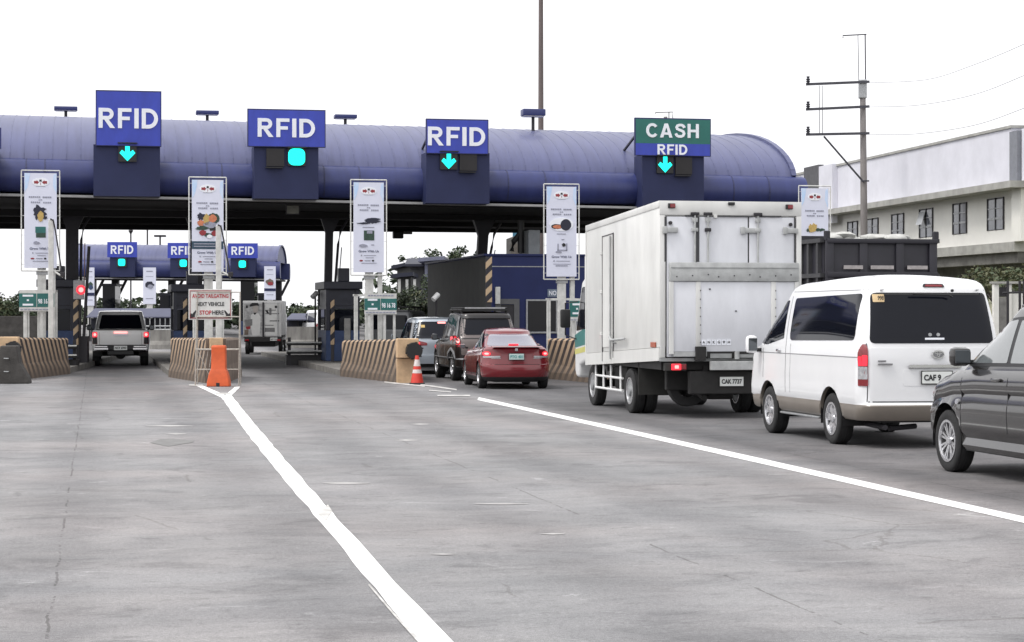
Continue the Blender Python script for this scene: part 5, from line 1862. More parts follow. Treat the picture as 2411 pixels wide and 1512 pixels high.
sedan = dict(paint=RD, hw=0.875, y0=-2.18, y1=2.30, sill=0.20, belt=[(-2.18, 1.01), (-1.70, 1.03), (-1.2, 1.00), (0.6, 0.94), (1.2, 0.93), (1.9, 0.80), (2.3, 0.60)], deckmat=None,
    rows=[(0.0, 0.09, 0.10, 0.05, 0.42, M_black), (0.05, 0.04, 0.05, 0.02, 0.42, M_black), (0.12, 0.02, 0.02, 0.0, 0.42, RD), (0.25, 0.008, -0.01, 0.0, 0.40, RD), (0.42, 0.0, -0.01, 0.0, 0.38, RD), (0.485, 0.0, 0.01, 0.0, 0.36, RD), (0.50, 0.0, 0.035, 0.0, 0.34, RD),
          (0.62, 0.006, 0.045, 0.03, 0.36, RD), (0.76, 0.022, 0.06, 0.06, 0.36, RD), (0.87, 0.050, 0.06, 0.10, 0.36, RD), (0.94, 0.085, 0.05, 0.14, 0.34, RD), (1.0, 0.15, 0.08, 0.2, 0.32, RD)],
    bow=(0.13, 0.26), tap=(0.05, 0.06), arches=[(-1.32, 0.32, 0.37), (1.38, 0.32, 0.37)], wr=0.315, ww=0.20, rim=0.20, style='five', crown=0.03,
    gh=dict(y0=(-1.72, -0.82), y1=(1.30, 0.30), inset=(0.13, 0.31), top=[(-0.9, 1.345), (-0.2, 1.40), (0.3, 1.35)], r=(0.26, 0.30), bow=(0.10, 0.2), tap=(0.08, 0.05),
            curve=1.15, rear_curve=0.95, front_curve=1.0, round=0.05, crown=0.035),
    seams=seams,
    side=[("door_window", rp([(-0.02, 0.98), (0.80, 0.97), (0.36, 1.30), (-0.02, 1.35)], [0.02, 0.05, 0.08, 0.02]), M_glass),
          ("door_window", rp([(-0.95, 1.00), (-0.08, 0.985), (-0.08, 1.35), (-0.72, 1.33)], [0.05, 0.02, 0.02, 0.08]), M_glass),
          ("wheel_arch_lip", strip_z(-1.0, 1.0, 0.27, 0.02), M_black)],
    ends=[("rear_window", rp([(-0.63, 1.045), (0.63, 1.045), (0.49, 1.325), (-0.49, 1.325)], 0.06), -1, M_screen, 0.006, []),
          ("windscreen", rp([(-0.66, 1.0), (0.66, 1.0), (0.52, 1.34), (-0.52, 1.34)], 0.05), 1, M_glass, 0.006, [])])
for sg in (-1, 1):
    F = (lambda p: p) if sg > 0 else mirx
    sedan["ends"].append(("taillight", F(rp([(0.38, 0.775), (0.84, 0.765), (0.845, 0.83), (0.78, 0.925), (0.60, 0.93), (0.40, 0.88)], 0.02)), -1, M_redoff, 0.012,
        [("clear_lens", F(rp([(0.41, 0.77), (0.80, 0.762), (0.80, 0.800), (0.41, 0.812)], 0.01)), M_clear, 0.020),
         ("lit_ring", F(ellipse(0.72, 0.862, 0.085, 0.052, 18)), M_redlit, 0.022), ("lit_core", F(ellipse(0.72, 0.862, 0.048, 0.026, 14)), M_redlit2, 0.030)]))
SED, sb = car("saloon_car", "dark red saloon car with lit round tail lamps, behind the black jeep", "car", (-0.17, 49.07, 0), 0.145, sedan, scale=0.935)
plate(SED, -0.02, 0.79, -2.165, "PTO 401", 0.36, 0.14, M_paleplate, mat("plate_green_ink", (0.06, 0.25, 0.25), 0.5))
mb = MB()
mb.box((-0.02, -2.14, 0.955), (0.07, 0.02, 0.06), M_chrome, ch=0.008)
mb.build("emblem", SED)
mb = MB()
vs = []
for (dy, z, w) in ((0.0, 1.035, 0.72), (0.10, 1.05, 0.74), (0.11, 1.02, 0.74)):
    pass
pr = [(-2.17, 1.022), (-2.10, 1.050), (-1.98, 1.045), (-1.98, 1.02)]
mb.prism(pr, 'x', -0.62, 0.62, RD)
mb.build("boot_spoiler", SED, smooth=30)
mb = MB()
mb.box((0.0, -1.50, 1.075), (0.24, 0.06, 0.03), M_redlit, ch=0.005)
mb.build("high_brake_light", SED)
for sg in (-1, 1):
    mirror(SED, sg * 0.83, 0.85, 1.0, sg, RD, 0.16, 0.12, 0.06)
    mb = MB()
    decal(mb, sb, box_poly(0.40 * 1 if sg > 0 else -0.62, 0.745, 0.62 if sg > 0 else -0.40, 0.757, 0.003), 'y', -1, M_clear, off=0.01)
    mb.build("bumper_reflector", SED)

# ---------------------------------------------------------------- black jeep with roof rack
BK = mat("car_black", (0.012, 0.009, 0.009), 0.25, 0.0, var=0.15, vscale=2, coat=0.3)
BG = mat("car_pewter_tailgate", (0.13, 0.105, 0.10), 0.35, 0.2, var=0.1, coat=0.6)
seams = []
for sg in (-1, 1):
    for p in (strip_y(0.75, 0.42, 1.05, 0.006), strip_y(-0.25, 0.40, 1.05, 0.006), strip_z(-1.6, 1.5, 0.62, 0.012)):
        seams.append((p, 'x', sg, M_greygap))
suv = dict(paint=BK, hw=0.885, y0=-2.18, y1=2.10, sill=0.36, belt=[(-2.18, 1.16), (-1.0, 1.15), (0.5, 1.10), (1.0, 1.08), (1.8, 1.0), (2.1, 0.85)],
    rows=[(0.0, 0.06, 0.05, 0.05, 0.22, BK), (0.06, 0.03, 0.0, 0.02, 0.22, BK), (0.28, 0.03, -0.02, 0.0, 0.22, M_greygap), (0.32, 0.004, 0.04, 0.0, 0.2, BK), (0.5, 0.0, 0.03, 0.0, 0.18, BK), (0.7, 0.006, 0.03, 0.03, 0.18, BK),
          (0.85, 0.012, 0.04, 0.06, 0.18, BK), (0.95, 0.03, 0.05, 0.10, 0.18, BK), (1.0, 0.06, 0.06, 0.16, 0.18, BK)],
    bow=(0.07, 0.20), tap=(0.02, 0.05), arches=[(-1.27, 0.38, 0.45), (1.33, 0.38, 0.45)], wr=0.37, ww=0.24, rim=0.22, style='five', crown=0.03,
    gh=dict(y0=(-2.10, -1.86), y1=(1.15, 0.45), inset=(0.06, 0.20), top=[(-1.9, 1.76), (-0.6, 1.80), (0.5, 1.76)], r=(0.18, 0.18), bow=(0.07, 0.15), tap=(0.03, 0.03),
            curve=1.2, rear_curve=1.2, front_curve=1.0, round=0.045, crown=0.02),
    seams=seams,
    side=[("door_window", rp([(-0.16, 1.18), (0.80, 1.16), (0.44, 1.64), (-0.16, 1.68)], [0.03, 0.05, 0.08, 0.03]), M_glass),
          ("door_window", rp([(-1.05, 1.19), (-0.26, 1.18), (-0.26, 1.68), (-1.05, 1.70)], 0.04), M_glass),
          ("door_window", rp([(-1.80, 1.20), (-1.15, 1.19), (-1.15, 1.70), (-1.72, 1.70)], 0.04), M_glass)],
    ends=[("tailgate", rp([(-0.74, 0.70), (0.74, 0.70), (0.74, 1.18), (0.70, 1.74), (-0.70, 1.74), (-0.74, 1.18)], 0.05), -1, BG, 0.004,
           [("rear_window", rp([(-0.64, 1.24), (0.64, 1.24), (0.58, 1.67), (-0.58, 1.67)], 0.07), M_glass, 0.010),
            ("tailgate_spoiler", rp([(-0.68, 1.68), (0.68, 1.68), (0.68, 1.74), (-0.68, 1.74)], 0.02), M_ink, 0.05)]),
          ("windscreen", rp([(-0.66, 1.2), (0.66, 1.2), (0.56, 1.66), (-0.56, 1.66)], 0.05), 1, M_glass, 0.006, [])])
for sg in (-1, 1):
    F = (lambda p: p) if sg > 0 else mirx
    suv["ends"].append(("taillight", F(rp([(0.76, 0.92), (0.87, 0.92), (0.87, 1.22), (0.78, 1.22)], 0.02)), -1, M_redoff, 0.012,
        [("lit_lens", F(rp([(0.77, 0.98), (0.86, 0.98), (0.86, 1.18), (0.78, 1.18)], 0.02)), M_redlit, 0.02), ("lit_core", F(ellipse(0.815, 1.08, 0.035, 0.06, 12)), M_redlit2, 0.03)]))
SUV, ub_ = car("jeep", "black jeep with a roof rack and pewter tailgate, behind the silver wagon", "car", (-0.98, 54.55, 0), ALPHA, suv, scale=0.95)
mb = MB()
for sg in (-1, 1):
    mb.tube([(sg * 0.62, -1.6, 1.90), (sg * 0.62, 0.4, 1.90)], 0.025, M_black, 8)
for y in (-1.55, -0.9, -0.2, 0.35):
    mb.box((0, y, 1.90), (1.3, 0.05, 0.04), M_black)
mb.box((0, -0.6, 1.95), (1.22, 1.9, 0.05), M_black, ch=0.02)
mb.box((0, -1.56, 1.955), (1.10, 0.03, 0.04), M_steel)
for sg in (-1, 1):
    for y in (-1.4, 0.2):
        mb.box((sg * 0.60, y, 1.86), (0.05, 0.08, 0.10), M_black)
mb.build("roof_rack", SUV, smooth=35)
for sg in (-1, 1):
    mirror(SUV, sg * 0.85, 0.80, 1.16, sg, BK, 0.17, 0.18, 0.06)
    mb = MB()
    decal(mb, ub_, rp([(-1.9, 0.60), (-1.72, 0.78), (-1.27, 0.90), (-0.85, 0.78), (-0.66, 0.55), (-0.72, 0.53), (-0.90, 0.72), (-1.27, 0.84), (-1.66, 0.74), (-1.86, 0.56)], 0.03), 'x', sg, M_greygap, off=0.02)
    mb.build("wheel_arch_trim", SUV, smooth=40)

# ---------------------------------------------------------------- silver wagon
SV = mat("car_silver_blue", (0.36, 0.40, 0.45), 0.32, 0.35, var=0.08, vscale=2, coat=0.8)
seams = [([(-0.60, 0.60), (0.60, 0.60), (0.60, 0.612), (-0.60, 0.612)], 'y', -1, M_seamline)]
for sg in (-1, 1):
    for p in (strip_y(0.8, 0.35, 1.0, 0.006), strip_y(-0.3, 0.35, 1.0, 0.006)):
        seams.append((p, 'x', sg, M_seamline))
wag = dict(paint=SV, hw=0.88, y0=-2.25, y1=2.25, sill=0.26, belt=[(-2.25, 1.08), (-1.0, 1.06), (0.5, 1.02), (1.2, 1.0), (1.9, 0.88), (2.25, 0.7)],
    rows=[(0.0, 0.07, 0.08, 0.05, 0.26, M_black), (0.08, 0.03, 0.0, 0.02, 0.26, SV), (0.25, 0.01, -0.02, 0.0, 0.26, SV), (0.40, 0.004, -0.02, 0.0, 0.24, SV), (0.44, 0.0, 0.04, 0.0, 0.22, SV), (0.6, 0.0, 0.04, 0.02, 0.2, SV), (0.8, 0.008, 0.03, 0.05, 0.2, SV),
          (0.95, 0.03, 0.04, 0.10, 0.2, SV), (1.0, 0.06, 0.05, 0.16, 0.2, SV)],
    bow=(0.10, 0.22), tap=(0.03, 0.05), arches=[(-1.38, 0.33, 0.39), (1.38, 0.33, 0.39)], wr=0.32, ww=0.2, rim=0.2, style='five', crown=0.03,
    gh=dict(y0=(-2.12, -1.78), y1=(1.4, 0.5), inset=(0.06, 0.21), top=[(-1.8, 1.62), (-0.6, 1.68), (0.5, 1.62)], r=(0.2, 0.2), bow=(0.1, 0.18), tap=(0.03, 0.03),
            curve=1.2, rear_curve=1.2, front_curve=1.0, round=0.045, crown=0.02),
    seams=seams,
    side=[("door_window", rp([(-0.2, 1.08), (0.95, 1.05), (0.5, 1.52), (-0.2, 1.58)], [0.03, 0.05, 0.08, 0.03]), M_glass),
          ("door_window", rp([(-1.95, 1.10), (-0.28, 1.08), (-0.28, 1.58), (-1.75, 1.55)], 0.05), M_glass)],
    ends=[("rear_window", rp([(-0.72, 1.06), (0.72, 1.06), (0.60, 1.60), (-0.60, 1.60)], 0.06), -1, M_glass, 0.006,
           [("high_brake_light", rp([(-0.02, 1.54), (0.22, 1.54), (0.22, 1.59), (-0.02, 1.59)], 0.01), M_redlit2, 0.02), ("window_sticker", box_poly(-0.54, 1.42, -0.42, 1.50, 0.01), M_pyel, 0.010)]),
          ("windscreen", rp([(-0.66, 1.08), (0.66, 1.08), (0.54, 1.54), (-0.54, 1.54)], 0.05), 1, M_glass, 0.006, [])])
for sg in (-1, 1):
    F = (lambda p: p) if sg > 0 else mirx
    wag["ends"].append(("taillight", F(rp([(0.40, 0.88), (0.86, 0.87), (0.87, 1.03), (0.76, 1.05), (0.40, 0.96)], 0.02)), -1, M_redoff, 0.012,
        [("lit_lens", F(rp([(0.62, 0.885), (0.86, 0.88), (0.86, 1.03), (0.72, 1.03), (0.62, 0.97)], 0.02)), M_redlit, 0.02), ("lit_core", F(ellipse(0.78, 0.95, 0.05, 0.04, 12)), M_redlit2, 0.03)]))
WAG, wb_ = car("estate_wagon", "silver blue wagon with a red brake light, half hidden behind the black jeep", "car", (-2.42, 60.6, 0), ALPHA, wag, scale=0.93)
for sg in (-1, 1):
    mirror(WAG, sg * 0.84, 0.9, 1.12, sg, SV, 0.17, 0.16, 0.06)

# ---------------------------------------------------------------- grey van further up the same lane
GV = mat("van_grey", (0.20, 0.205, 0.215), 0.4, 0.2, var=0.1, coat=0.5)
gv = dict(paint=GV, hw=0.86, y0=-2.2, y1=2.1, sill=0.3, belt=[(-2.2, 1.12), (1.5, 1.10), (2.1, 0.98)],
    rows=[(0.0, 0.06, 0.05, 0.05, 0.2, GV), (0.1, 0.02, 0.0, 0.0, 0.2, GV), (0.5, 0.0, 0.02, 0.02, 0.18, GV), (0.9, 0.01, 0.03, 0.1, 0.16, GV), (1.0, 0.02, 0.03, 0.14, 0.16, GV)],
    bow=(0.05, 0.18), tap=(0.0, 0.04), arches=[(-1.2, 0.32, 0.39), (1.25, 0.32, 0.39)], wr=0.32, ww=0.2, rim=0.2, style='van', crown=0.02,
    gh=dict(y0=(-2.17, -2.05), y1=(1.95, 1.1), inset=(0.02, 0.12), top=[(-2.1, 1.76), (1.1, 1.74)], r=(0.16, 0.18), bow=(0.05, 0.15), tap=(0.01, 0.03), curve=1.4, rear_curve=1.2, front_curve=1.0, round=0.06, crown=0.03),
    side=[("side_window", rp([(-1.9, 1.16), (0.25, 1.15), (0.25, 1.66), (-1.9, 1.68)], 0.08), M_glass), ("side_window", rp([(0.4, 1.15), (1.4, 1.12), (0.95, 1.62), (0.4, 1.65)], 0.06), M_glass)],
    ends=[("rear_window", rp([(-0.66, 1.18), (0.66, 1.18), (0.60, 1.66), (-0.60, 1.66)], 0.08), -1, M_glass, 0.006, []),
          ("windscreen", rp([(-0.66, 1.14), (0.66, 1.14), (0.56, 1.6), (-0.56, 1.6)], 0.06), 1, M_glass, 0.006, []),
          ("taillight", rp([(0.74, 0.8), (0.84, 0.8), (0.84, 1.1), (0.74, 1.1)], 0.02), -1, M_redoff, 0.01, []),
          ("taillight", rp([(-0.84, 0.8), (-0.74, 0.8), (-0.74, 1.1), (-0.84, 1.1)], 0.02), -1, M_redoff, 0.01, [])])
GVN, _b = car("grey_van", "grey van with a black roof rack, beyond the silver wagon", "van", (-3.85, 71.5, 0), -0.12, gv)
mb = MB()
for sg in (-1, 1):
    mb.box((sg * 0.6, -0.5, 1.93), (0.04, 2.6, 0.05), M_black)
for k in range(5):
    mb.box((0, -1.7 + k * 0.6, 1.93), (1.24, 0.05, 0.04), M_black)
    for sg in (-1, 1):
        mb.box((sg * 0.6, -1.7 + k * 0.6, 1.86), (0.04, 0.05, 0.12), M_black)
mb.build("roof_rack", GVN)
mirror(GVN, -0.84, 1.35, 1.12, -1, M_black, 0.18, 0.2, 0.08)
mirror(GVN, 0.84, 1.35, 1.12, 1, M_black, 0.18, 0.2, 0.08)

# ---------------------------------------------------------------- pickup in the left lane
PW = mat("pickup_silver", (0.74, 0.74, 0.73), 0.35, 0.0, var=0.08, vscale=2, coat=0.7)
seams = [([(-0.68, 0.70), (-0.672, 0.70), (-0.672, 1.16), (-0.68, 1.16)], 'y', -1, M_seamline), ([(0.672, 0.70), (0.68, 0.70), (0.68, 1.16), (0.672, 1.16)], 'y', -1, M_seamline)]
for sg in (-1, 1):
    for p in (strip_y(0.4, 0.5, 1.1, 0.006), strip_y(-0.72, 0.5, 1.15, 0.006), strip_y(1.25, 0.5, 1.1, 0.006)):
        seams.append((p, 'x', sg, M_seamline))
pk = dict(paint=PW, hw=0.93, y0=-2.62, y1=2.62, sill=0.50, belt=[(-2.62, 1.17), (1.2, 1.15), (1.5, 1.13), (2.3, 1.05), (2.62, 0.85)],
    rows=[(0.0, 0.05, 0.04, 0.05, 0.10, PW), (0.08, 0.02, 0.02, 0.02, 0.10, PW), (0.3, 0.004, 0.0, 0.0, 0.10, PW), (0.5, 0.0, 0.0, 0.0, 0.10, PW), (0.75, 0.004, 0.0, 0.02, 0.10, PW), (0.95, 0.02, 0.01, 0.08, 0.10, PW), (1.0, 0.05, 0.03, 0.14, 0.10, PW)],
    bow=(0.03, 0.22), tap=(0.0, 0.05), arches=[(-1.50, 0.40, 0.46), (1.58, 0.40, 0.46)], wr=0.385, ww=0.25, rim=0.22, style='five', crown=0.012,
    gh=dict(y0=(-0.75, -0.55), y1=(1.55, 0.75), inset=(0.06, 0.20), top=[(-0.6, 1.72), (0.2, 1.76), (0.8, 1.72)], r=(0.16, 0.18), bow=(0.05, 0.15), tap=(0.03, 0.03), curve=1.2, round=0.045, crown=0.02),
    seams=seams,
    side=[("door_window", rp([(0.36, 1.20), (1.2, 1.18), (0.75, 1.62), (0.36, 1.66)], 0.05), M_glass), ("door_window", rp([(-0.5, 1.20), (0.28, 1.20), (0.28, 1.66), (-0.42, 1.62)], 0.05), M_glass)],
    ends=[("rear_window", rp([(-0.72, 1.20), (0.72, 1.20), (0.62, 1.67), (-0.62, 1.67)], 0.05), -1, M_glass, 0.006, []),
          ("windscreen", rp([(-0.66, 1.22), (0.66, 1.22), (0.56, 1.62), (-0.56, 1.62)], 0.05), 1, M_glass, 0.006, [])])
for sg in (-1, 1):
    F = (lambda p: p) if sg > 0 else mirx
    pk["ends"].append(("taillight", F(rp([(0.74, 0.72), (0.90, 0.72), (0.90, 1.12), (0.76, 1.12)], 0.02)), -1, M_redoff, 0.012,
        [("dark_lens", F(box_poly(0.75, 0.73, 0.89, 0.92, 0.02)), M_ink, 0.018), ("lit_lens", F(box_poly(0.75, 0.95, 0.895, 1.11, 0.03)), M_redlit, 0.02), ("lit_core", F(ellipse(0.82, 1.03, 0.045, 0.05, 12)), M_redlit2, 0.03)]))
PKU, pb_ = car("pickup_truck", "silver grey pickup with lit red tail lamps in the leftmost lane", "pickup", (-13.22, 70.3, 0), 0.185, pk, group="vehicles passing the left lanes")
mb = MB()
mb.span((-0.78, -2.45, 1.155), (0.78, -0.82, 1.187), mat("bed_shade_black", (0.015, 0.015, 0.016), 0.8, var=0.3), ch=0.01)  # black sheet on the closed deck imitates the shaded hollow of the bed
mb.build("bed_shade_sheet", PKU)
mb = MB()
mb.span((-0.82, -2.86, 0.52), (0.82, -2.66, 0.70), M_black, ch=0.03)
mb.span((-0.42, -2.82, 0.36), (0.42, -2.66, 0.53), M_black, ch=0.03)
for sg in (-1, 1):
    mb.span((sg * 0.40 if sg > 0 else -0.84, -2.88, 0.545), (0.84 if sg > 0 else -0.40, -2.85, 0.60), M_chrome)
    mb.span((sg * 0.42 if sg > 0 else -0.82, -2.88, 0.63), (0.82 if sg > 0 else -0.42, -2.85, 0.66), M_chrome)
mb.build("rear_bumper", PKU)
plate(PKU, 0.0, 0.60, -2.88, "NCT 6943", 0.42, 0.14)
mb = MB()
mb.box((0.0, -2.645, 1.10), (0.42, 0.02, 0.06), M_redlit2, ch=0.005)
mb.box((0.0, -2.64, 1.02), (0.44, 0.02, 0.07), M_signwhite, ch=0.01)
mb.build("tailgate_handle", PKU)
for sg in (-1, 1):
    mirror(PKU, sg * 0.90, 0.95, 1.24, sg, M_black, 0.18, 0.2, 0.06)
mb = MB()
mb.tube([(-0.7, -1.5, 0.385), (0.7, -1.5, 0.385)], 0.07, M_black, 8)
mb.lathe([(0.16, -1.62), (0.18, -1.5), (0.16, -1.38)], 'y', M_black, 16, M=Matrix.Translation((0, 0, 0.385)))
mb.build("rear_axle", PKU)

# distant white van beside the booth column
FVW = dict(gv)
FVW["paint"] = VW
rws = [(a, b, c, d_, e, VW) for (a, b, c, d_, e, f) in gv["rows"]]
FVW["rows"] = rws
FAR, _b2 = car("white_minibus", "far white minibus partly hidden by the booth column", "van", (-10.7, 118, 0), 0.3, FVW, group="vehicles passing the left lanes", scale=1.05)
# ---------------------------------------------------------------- white box truck
M_box = mat("truck_box_white", (0.66, 0.66, 0.645), 0.5, var=0.17, vscale=1.6, coat=0.15, stretch=(1, 1, 0.4))
M_door = mat("truck_door_panel", (0.64, 0.65, 0.69), 0.5, var=0.16, vscale=2.2, stretch=(1, 1, 0.4))
M_galv = mat("tail_lift_grey", (0.44, 0.45, 0.45), 0.6, 0.1, var=0.28, vscale=7)
M_galvd = mat("tail_lift_edge", (0.30, 0.31, 0.31), 0.6, 0.2, var=0.3, vscale=7)
M_chassis = mat("chassis_black", (0.014, 0.013, 0.013), 0.7, var=0.5, vscale=6)
M_mud = mat("mudflap", (0.035, 0.034, 0.032), 0.85, var=0.3, vscale=5)
TRK = thing("box_truck", "white box truck with a grey tail lift, ahead of the white van", "truck", (3.16, 36.11, 0), ALPHA, "lorries queuing for the toll")
BH, YR, BL = 1.205, -2.12, 5.17
TILT = 0.0377
def sh(o_):
    """the box sits nose-down on its springs"""
    for v in o_.data.vertices:
        v.co.z -= TILT * (v.co.y - YR)
    return o_
Z0, Z1 = 0.95, 3.54
mb = MB()
mb.span((-BH, YR, Z0 + 0.22), (BH, YR + BL, Z1), M_box, ch=0.012)
# bottom rail, top rail, corner posts
for sg in (-1, 1):
    x = sg * (BH + 0.012)
    mb.span((min(x, sg * (BH - 0.05)), YR, Z0), (max(x, sg * (BH - 0.05)), YR + BL, Z0 + 0.215), M_box)
    mb.span((min(x, sg * (BH - 0.05)), YR, Z1 - 0.10), (max(x, sg * (BH - 0.05)), YR + BL, Z1 + 0.012), M_box, ch=0.008)
    mb.span((min(x, sg * (BH - 0.05)), YR + BL - 0.06, Z0 + 0.22), (max(x, sg * (BH - 0.05)), YR + BL + 0.01, Z1 - 0.11), M_box)
sh(mb.build("cargo_box", TRK, smooth=30))
RZ = lambda zy: 3.54 - (zy - 55) / 400.0
RX = lambda zx: (zx - 1099) / 400.0
f = YR
mb = MB()
mb.span((-BH, f - 0.03, Z1 - 0.22), (BH, f - 0.002, Z1 + 0.01), M_box, ch=0.006)
for sg in (-1, 1):
    mb.span((min(sg * BH, sg * (BH - 0.09)), f - 0.03, Z0 + 0.05), (max(sg * BH, sg * (BH - 0.09)), f - 0.002, Z1 - 0.225), M_box, ch=0.006)
mb.span((-BH, f - 0.06, Z0 - 0.01), (BH, f - 0.002, Z0 + 0.045), M_galvd)
mb.build("rear_frame", TRK, smooth=30)
xs = [-1.10, RX(862), RX(1218), 1.10]
for a, b in zip(xs, xs[1:]):
    mb = MB()
    mb.span((a + 0.012, f - 0.022, Z0 + 0.06), (b - 0.012, f - 0.002, Z1 - 0.245), M_door, ch=0.006)
    mb.build("rear_door", TRK, smooth=30)
mb = MB()
mb.span((-1.1, f - 0.008, Z0 + 0.06), (1.1, f - 0.004, Z1 - 0.235), M_dark)
mb.build("door_gap", TRK)
M_gapg = mat("rubber_gap", (0.06, 0.06, 0.065), 0.8)
mb = MB()
for (x, w) in ((RX(872), 0.025), (RX(652), 0.012), (RX(1535), 0.012)):
    mb.span((x - w, f - 0.034, 2.56), (x + w, f - 0.023, Z1 - 0.25), M_gapg)
mb.build("door_seal", TRK)
# lock rods with cams and brackets
for x in (RX(850), RX(938), RX(1278)):
    mb = MB()
    mb.tube([(x, f - 0.06, 1.15), (x, f - 0.06, Z1 - 0.17)], 0.017, M_galv, 10)
    mb.box((x, f - 0.06, Z1 - 0.20), (0.14, 0.05, 0.05), M_dark, ch=0.008)
    mb.box((x, f - 0.05, Z1 - 0.30), (0.09, 0.04, 0.07), M_galv, ch=0.008)
    mb.box((x, f - 0.055, 3.08), (0.10, 0.05, 0.06), M_galv if x != RX(938) else M_dark, ch=0.008)
    mb.build("lock_rod", TRK, smooth=40)
for (x, w) in ((RX(688), 0.24), (RX(1230), 0.32), (RX(1506), 0.24)):
    mb = MB()
    mb.box((x, f - 0.045, 3.075), (w, 0.045, 0.085), M_galv, ch=0.012)
    mb.box((x - w * 0.42, f - 0.05, 3.075), (0.07, 0.05, 0.12), M_galv, ch=0.01)
    mb.build("hinge", TRK, smooth=40)
mb = MB()
for (a, b, z) in ((-0.78, -0.58, 3.31), (-0.26, 0.36, 3.305), (0.50, 0.85, 3.31)):
    mb.box(((a + b) / 2, f - 0.035, z), (b - a, 0.012, 0.022), M_gapg)
for (x, z) in ((RX(686), RZ(195)), (RX(1504), RZ(200))):
    mb.lathe([(0.03, f - 0.06), (0.03, f - 0.024)], 'y', M_dark, 10, M=Matrix.Translation((x, 0, z)))
mb.box((RX(1098), f - 0.05, Z1 - 0.03), (0.11, 0.05, 0.05), M_black, ch=0.01)
mb.box((RX(990), f - 0.04, 3.30), (0.06, 0.03, 0.05), M_box, ch=0.005)
mb.build("door_fitting", TRK)
for x in (RX(694), RX(1494)):
    mb = MB()
    mb.box((x, f - 0.045, RZ(84)), (0.12, 0.04, 0.08), M_black, ch=0.01)
    mb.box((x + 0.015, f - 0.068, RZ(84)), (0.085, 0.015, 0.06), M_redoff, ch=0.006)
    mb.build("marker_light", TRK)
# tail lift
mb = MB()
lf = f - 0.10
mb.span((-1.06, lf - 0.03, RZ(575)), (1.13, lf + 0.06, RZ(452)), M_galv, ch=0.012)
for k in range(9):
    mb.lathe([(0.012, lf - 0.036), (0.012, lf - 0.028)], 'y', M_dark, 8, M=Matrix.Translation((-0.95 + k * 0.235 + 0.03 * ((k * 7) % 3), 0, RZ(545 - 7 * (k % 3)))))
mb.span((-1.05, lf - 0.036, RZ(490)), (1.12, lf - 0.028, RZ(484)), M_galvd)
mb.build("tail_lift_beam", TRK, smooth=30)
mb = MB()
mb.span((-1.02, lf, 1.10), (1.10, lf + 0.05, RZ(576) - 0.002), M_door, ch=0.006)
mb.span((-1.06, lf - 0.02, 1.06), (-1.00, lf + 0.055, RZ(576) - 0.002), M_box)
mb.span((1.06, lf - 0.02, 1.06), (1.12, lf + 0.055, RZ(576) - 0.002), M_box)
for x in (RX(866), RX(1378)):
    mb.span((x - 0.04, lf - 0.015, 1.08), (x + 0.04, lf + 0.0, RZ(576) - 0.002), M_box, ch=0.004)
    for k in range(7):
        mb.box((x + 0.035, lf - 0.018, 1.25 + k * 0.14), (0.012, 0.01, 0.02), M_dark)
mb.span((-1.0, lf - 0.012, 1.02), (1.08, lf + 0.03, 1.098), M_galv)
for (x, z) in ((RX(945), RZ(625)), (RX(1122), RZ(768))):
    mb.box((x, lf - 0.004, z), (0.03, 0.01, 0.02), M_dark)
mb.build("tail_lift_platform", TRK, smooth=30)
mb = MB()
for k, ch_ in enumerate("ANKGWH"):
    xx = RX(903) + k * 0.085
    mb.box((xx, lf - 0.006, RZ(972)), (0.07, 0.008, 0.085), M_signwhite)
    mb.text(ch_, xx, RZ(970), 0.038, 0.045, M_ink, y=lf - 0.010, depth=0.005, bold=0.02)
mb.build("lettering", TRK)
mb = MB()
mb.span((RX(845), lf - 0.06, RZ(1090)), (RX(915), lf + 0.04, RZ(998)), M_chassis, ch=0.01)
mb.span((RX(925), lf - 0.02, RZ(1075)), (1.05, lf + 0.04, RZ(1032)), M_chassis)
mb.span((RX(945), lf - 0.03, RZ(1074)), (RX(1090), lf, RZ(1045)), M_galvd)
mb.tube([(RX(1122), lf - 0.06, RZ(1080)), (RX(1122), lf - 0.06, RZ(1030))], 0.04, M_galv, 10)
mb.span((RX(1140), lf - 0.03, RZ(1072)), (1.0, lf, RZ(1050)), M_galvd)
mb.build("tail_lift_mechanism", TRK)
mb = MB()
mb.span((RX(940), lf - 0.10, RZ(1152)), (1.08, lf - 0.02, RZ(1095)), M_galv, ch=0.008)
mb.build("rear_step", TRK)
mb = MB()
mb.span((-1.13, f - 0.06, RZ(1157)), (RX(792), f + 0.05, RZ(1104)), M_mud, ch=0.01)
o = mb.build("taillight", TRK)
mb = MB()
mb.box((RX(722), f - 0.075, RZ(1131)), (0.16, 0.03, 0.10), M_redlit, ch=0.01)
mb.box((RX(724), f - 0.088, RZ(1131)), (0.07, 0.02, 0.055), M_redlit2, ch=0.01)
mb.build("lit_lens", o)
mb = MB()
mb.box((RX(772), f - 0.072, RZ(1131)), (0.09, 0.03, 0.09), M_redoff, ch=0.01)
mb.build("red_lens", o)
mb = MB()
mb.span((0.78, f - 0.06, RZ(1157)), (1.13, f + 0.05, RZ(1104)), M_mud, ch=0.01)
o = mb.build("taillight", TRK)
mb = MB()
mb.box((0.92, f - 0.07, RZ(1131)), (0.25, 0.03, 0.10), M_redoff, ch=0.01)
mb.build("red_lens", o)
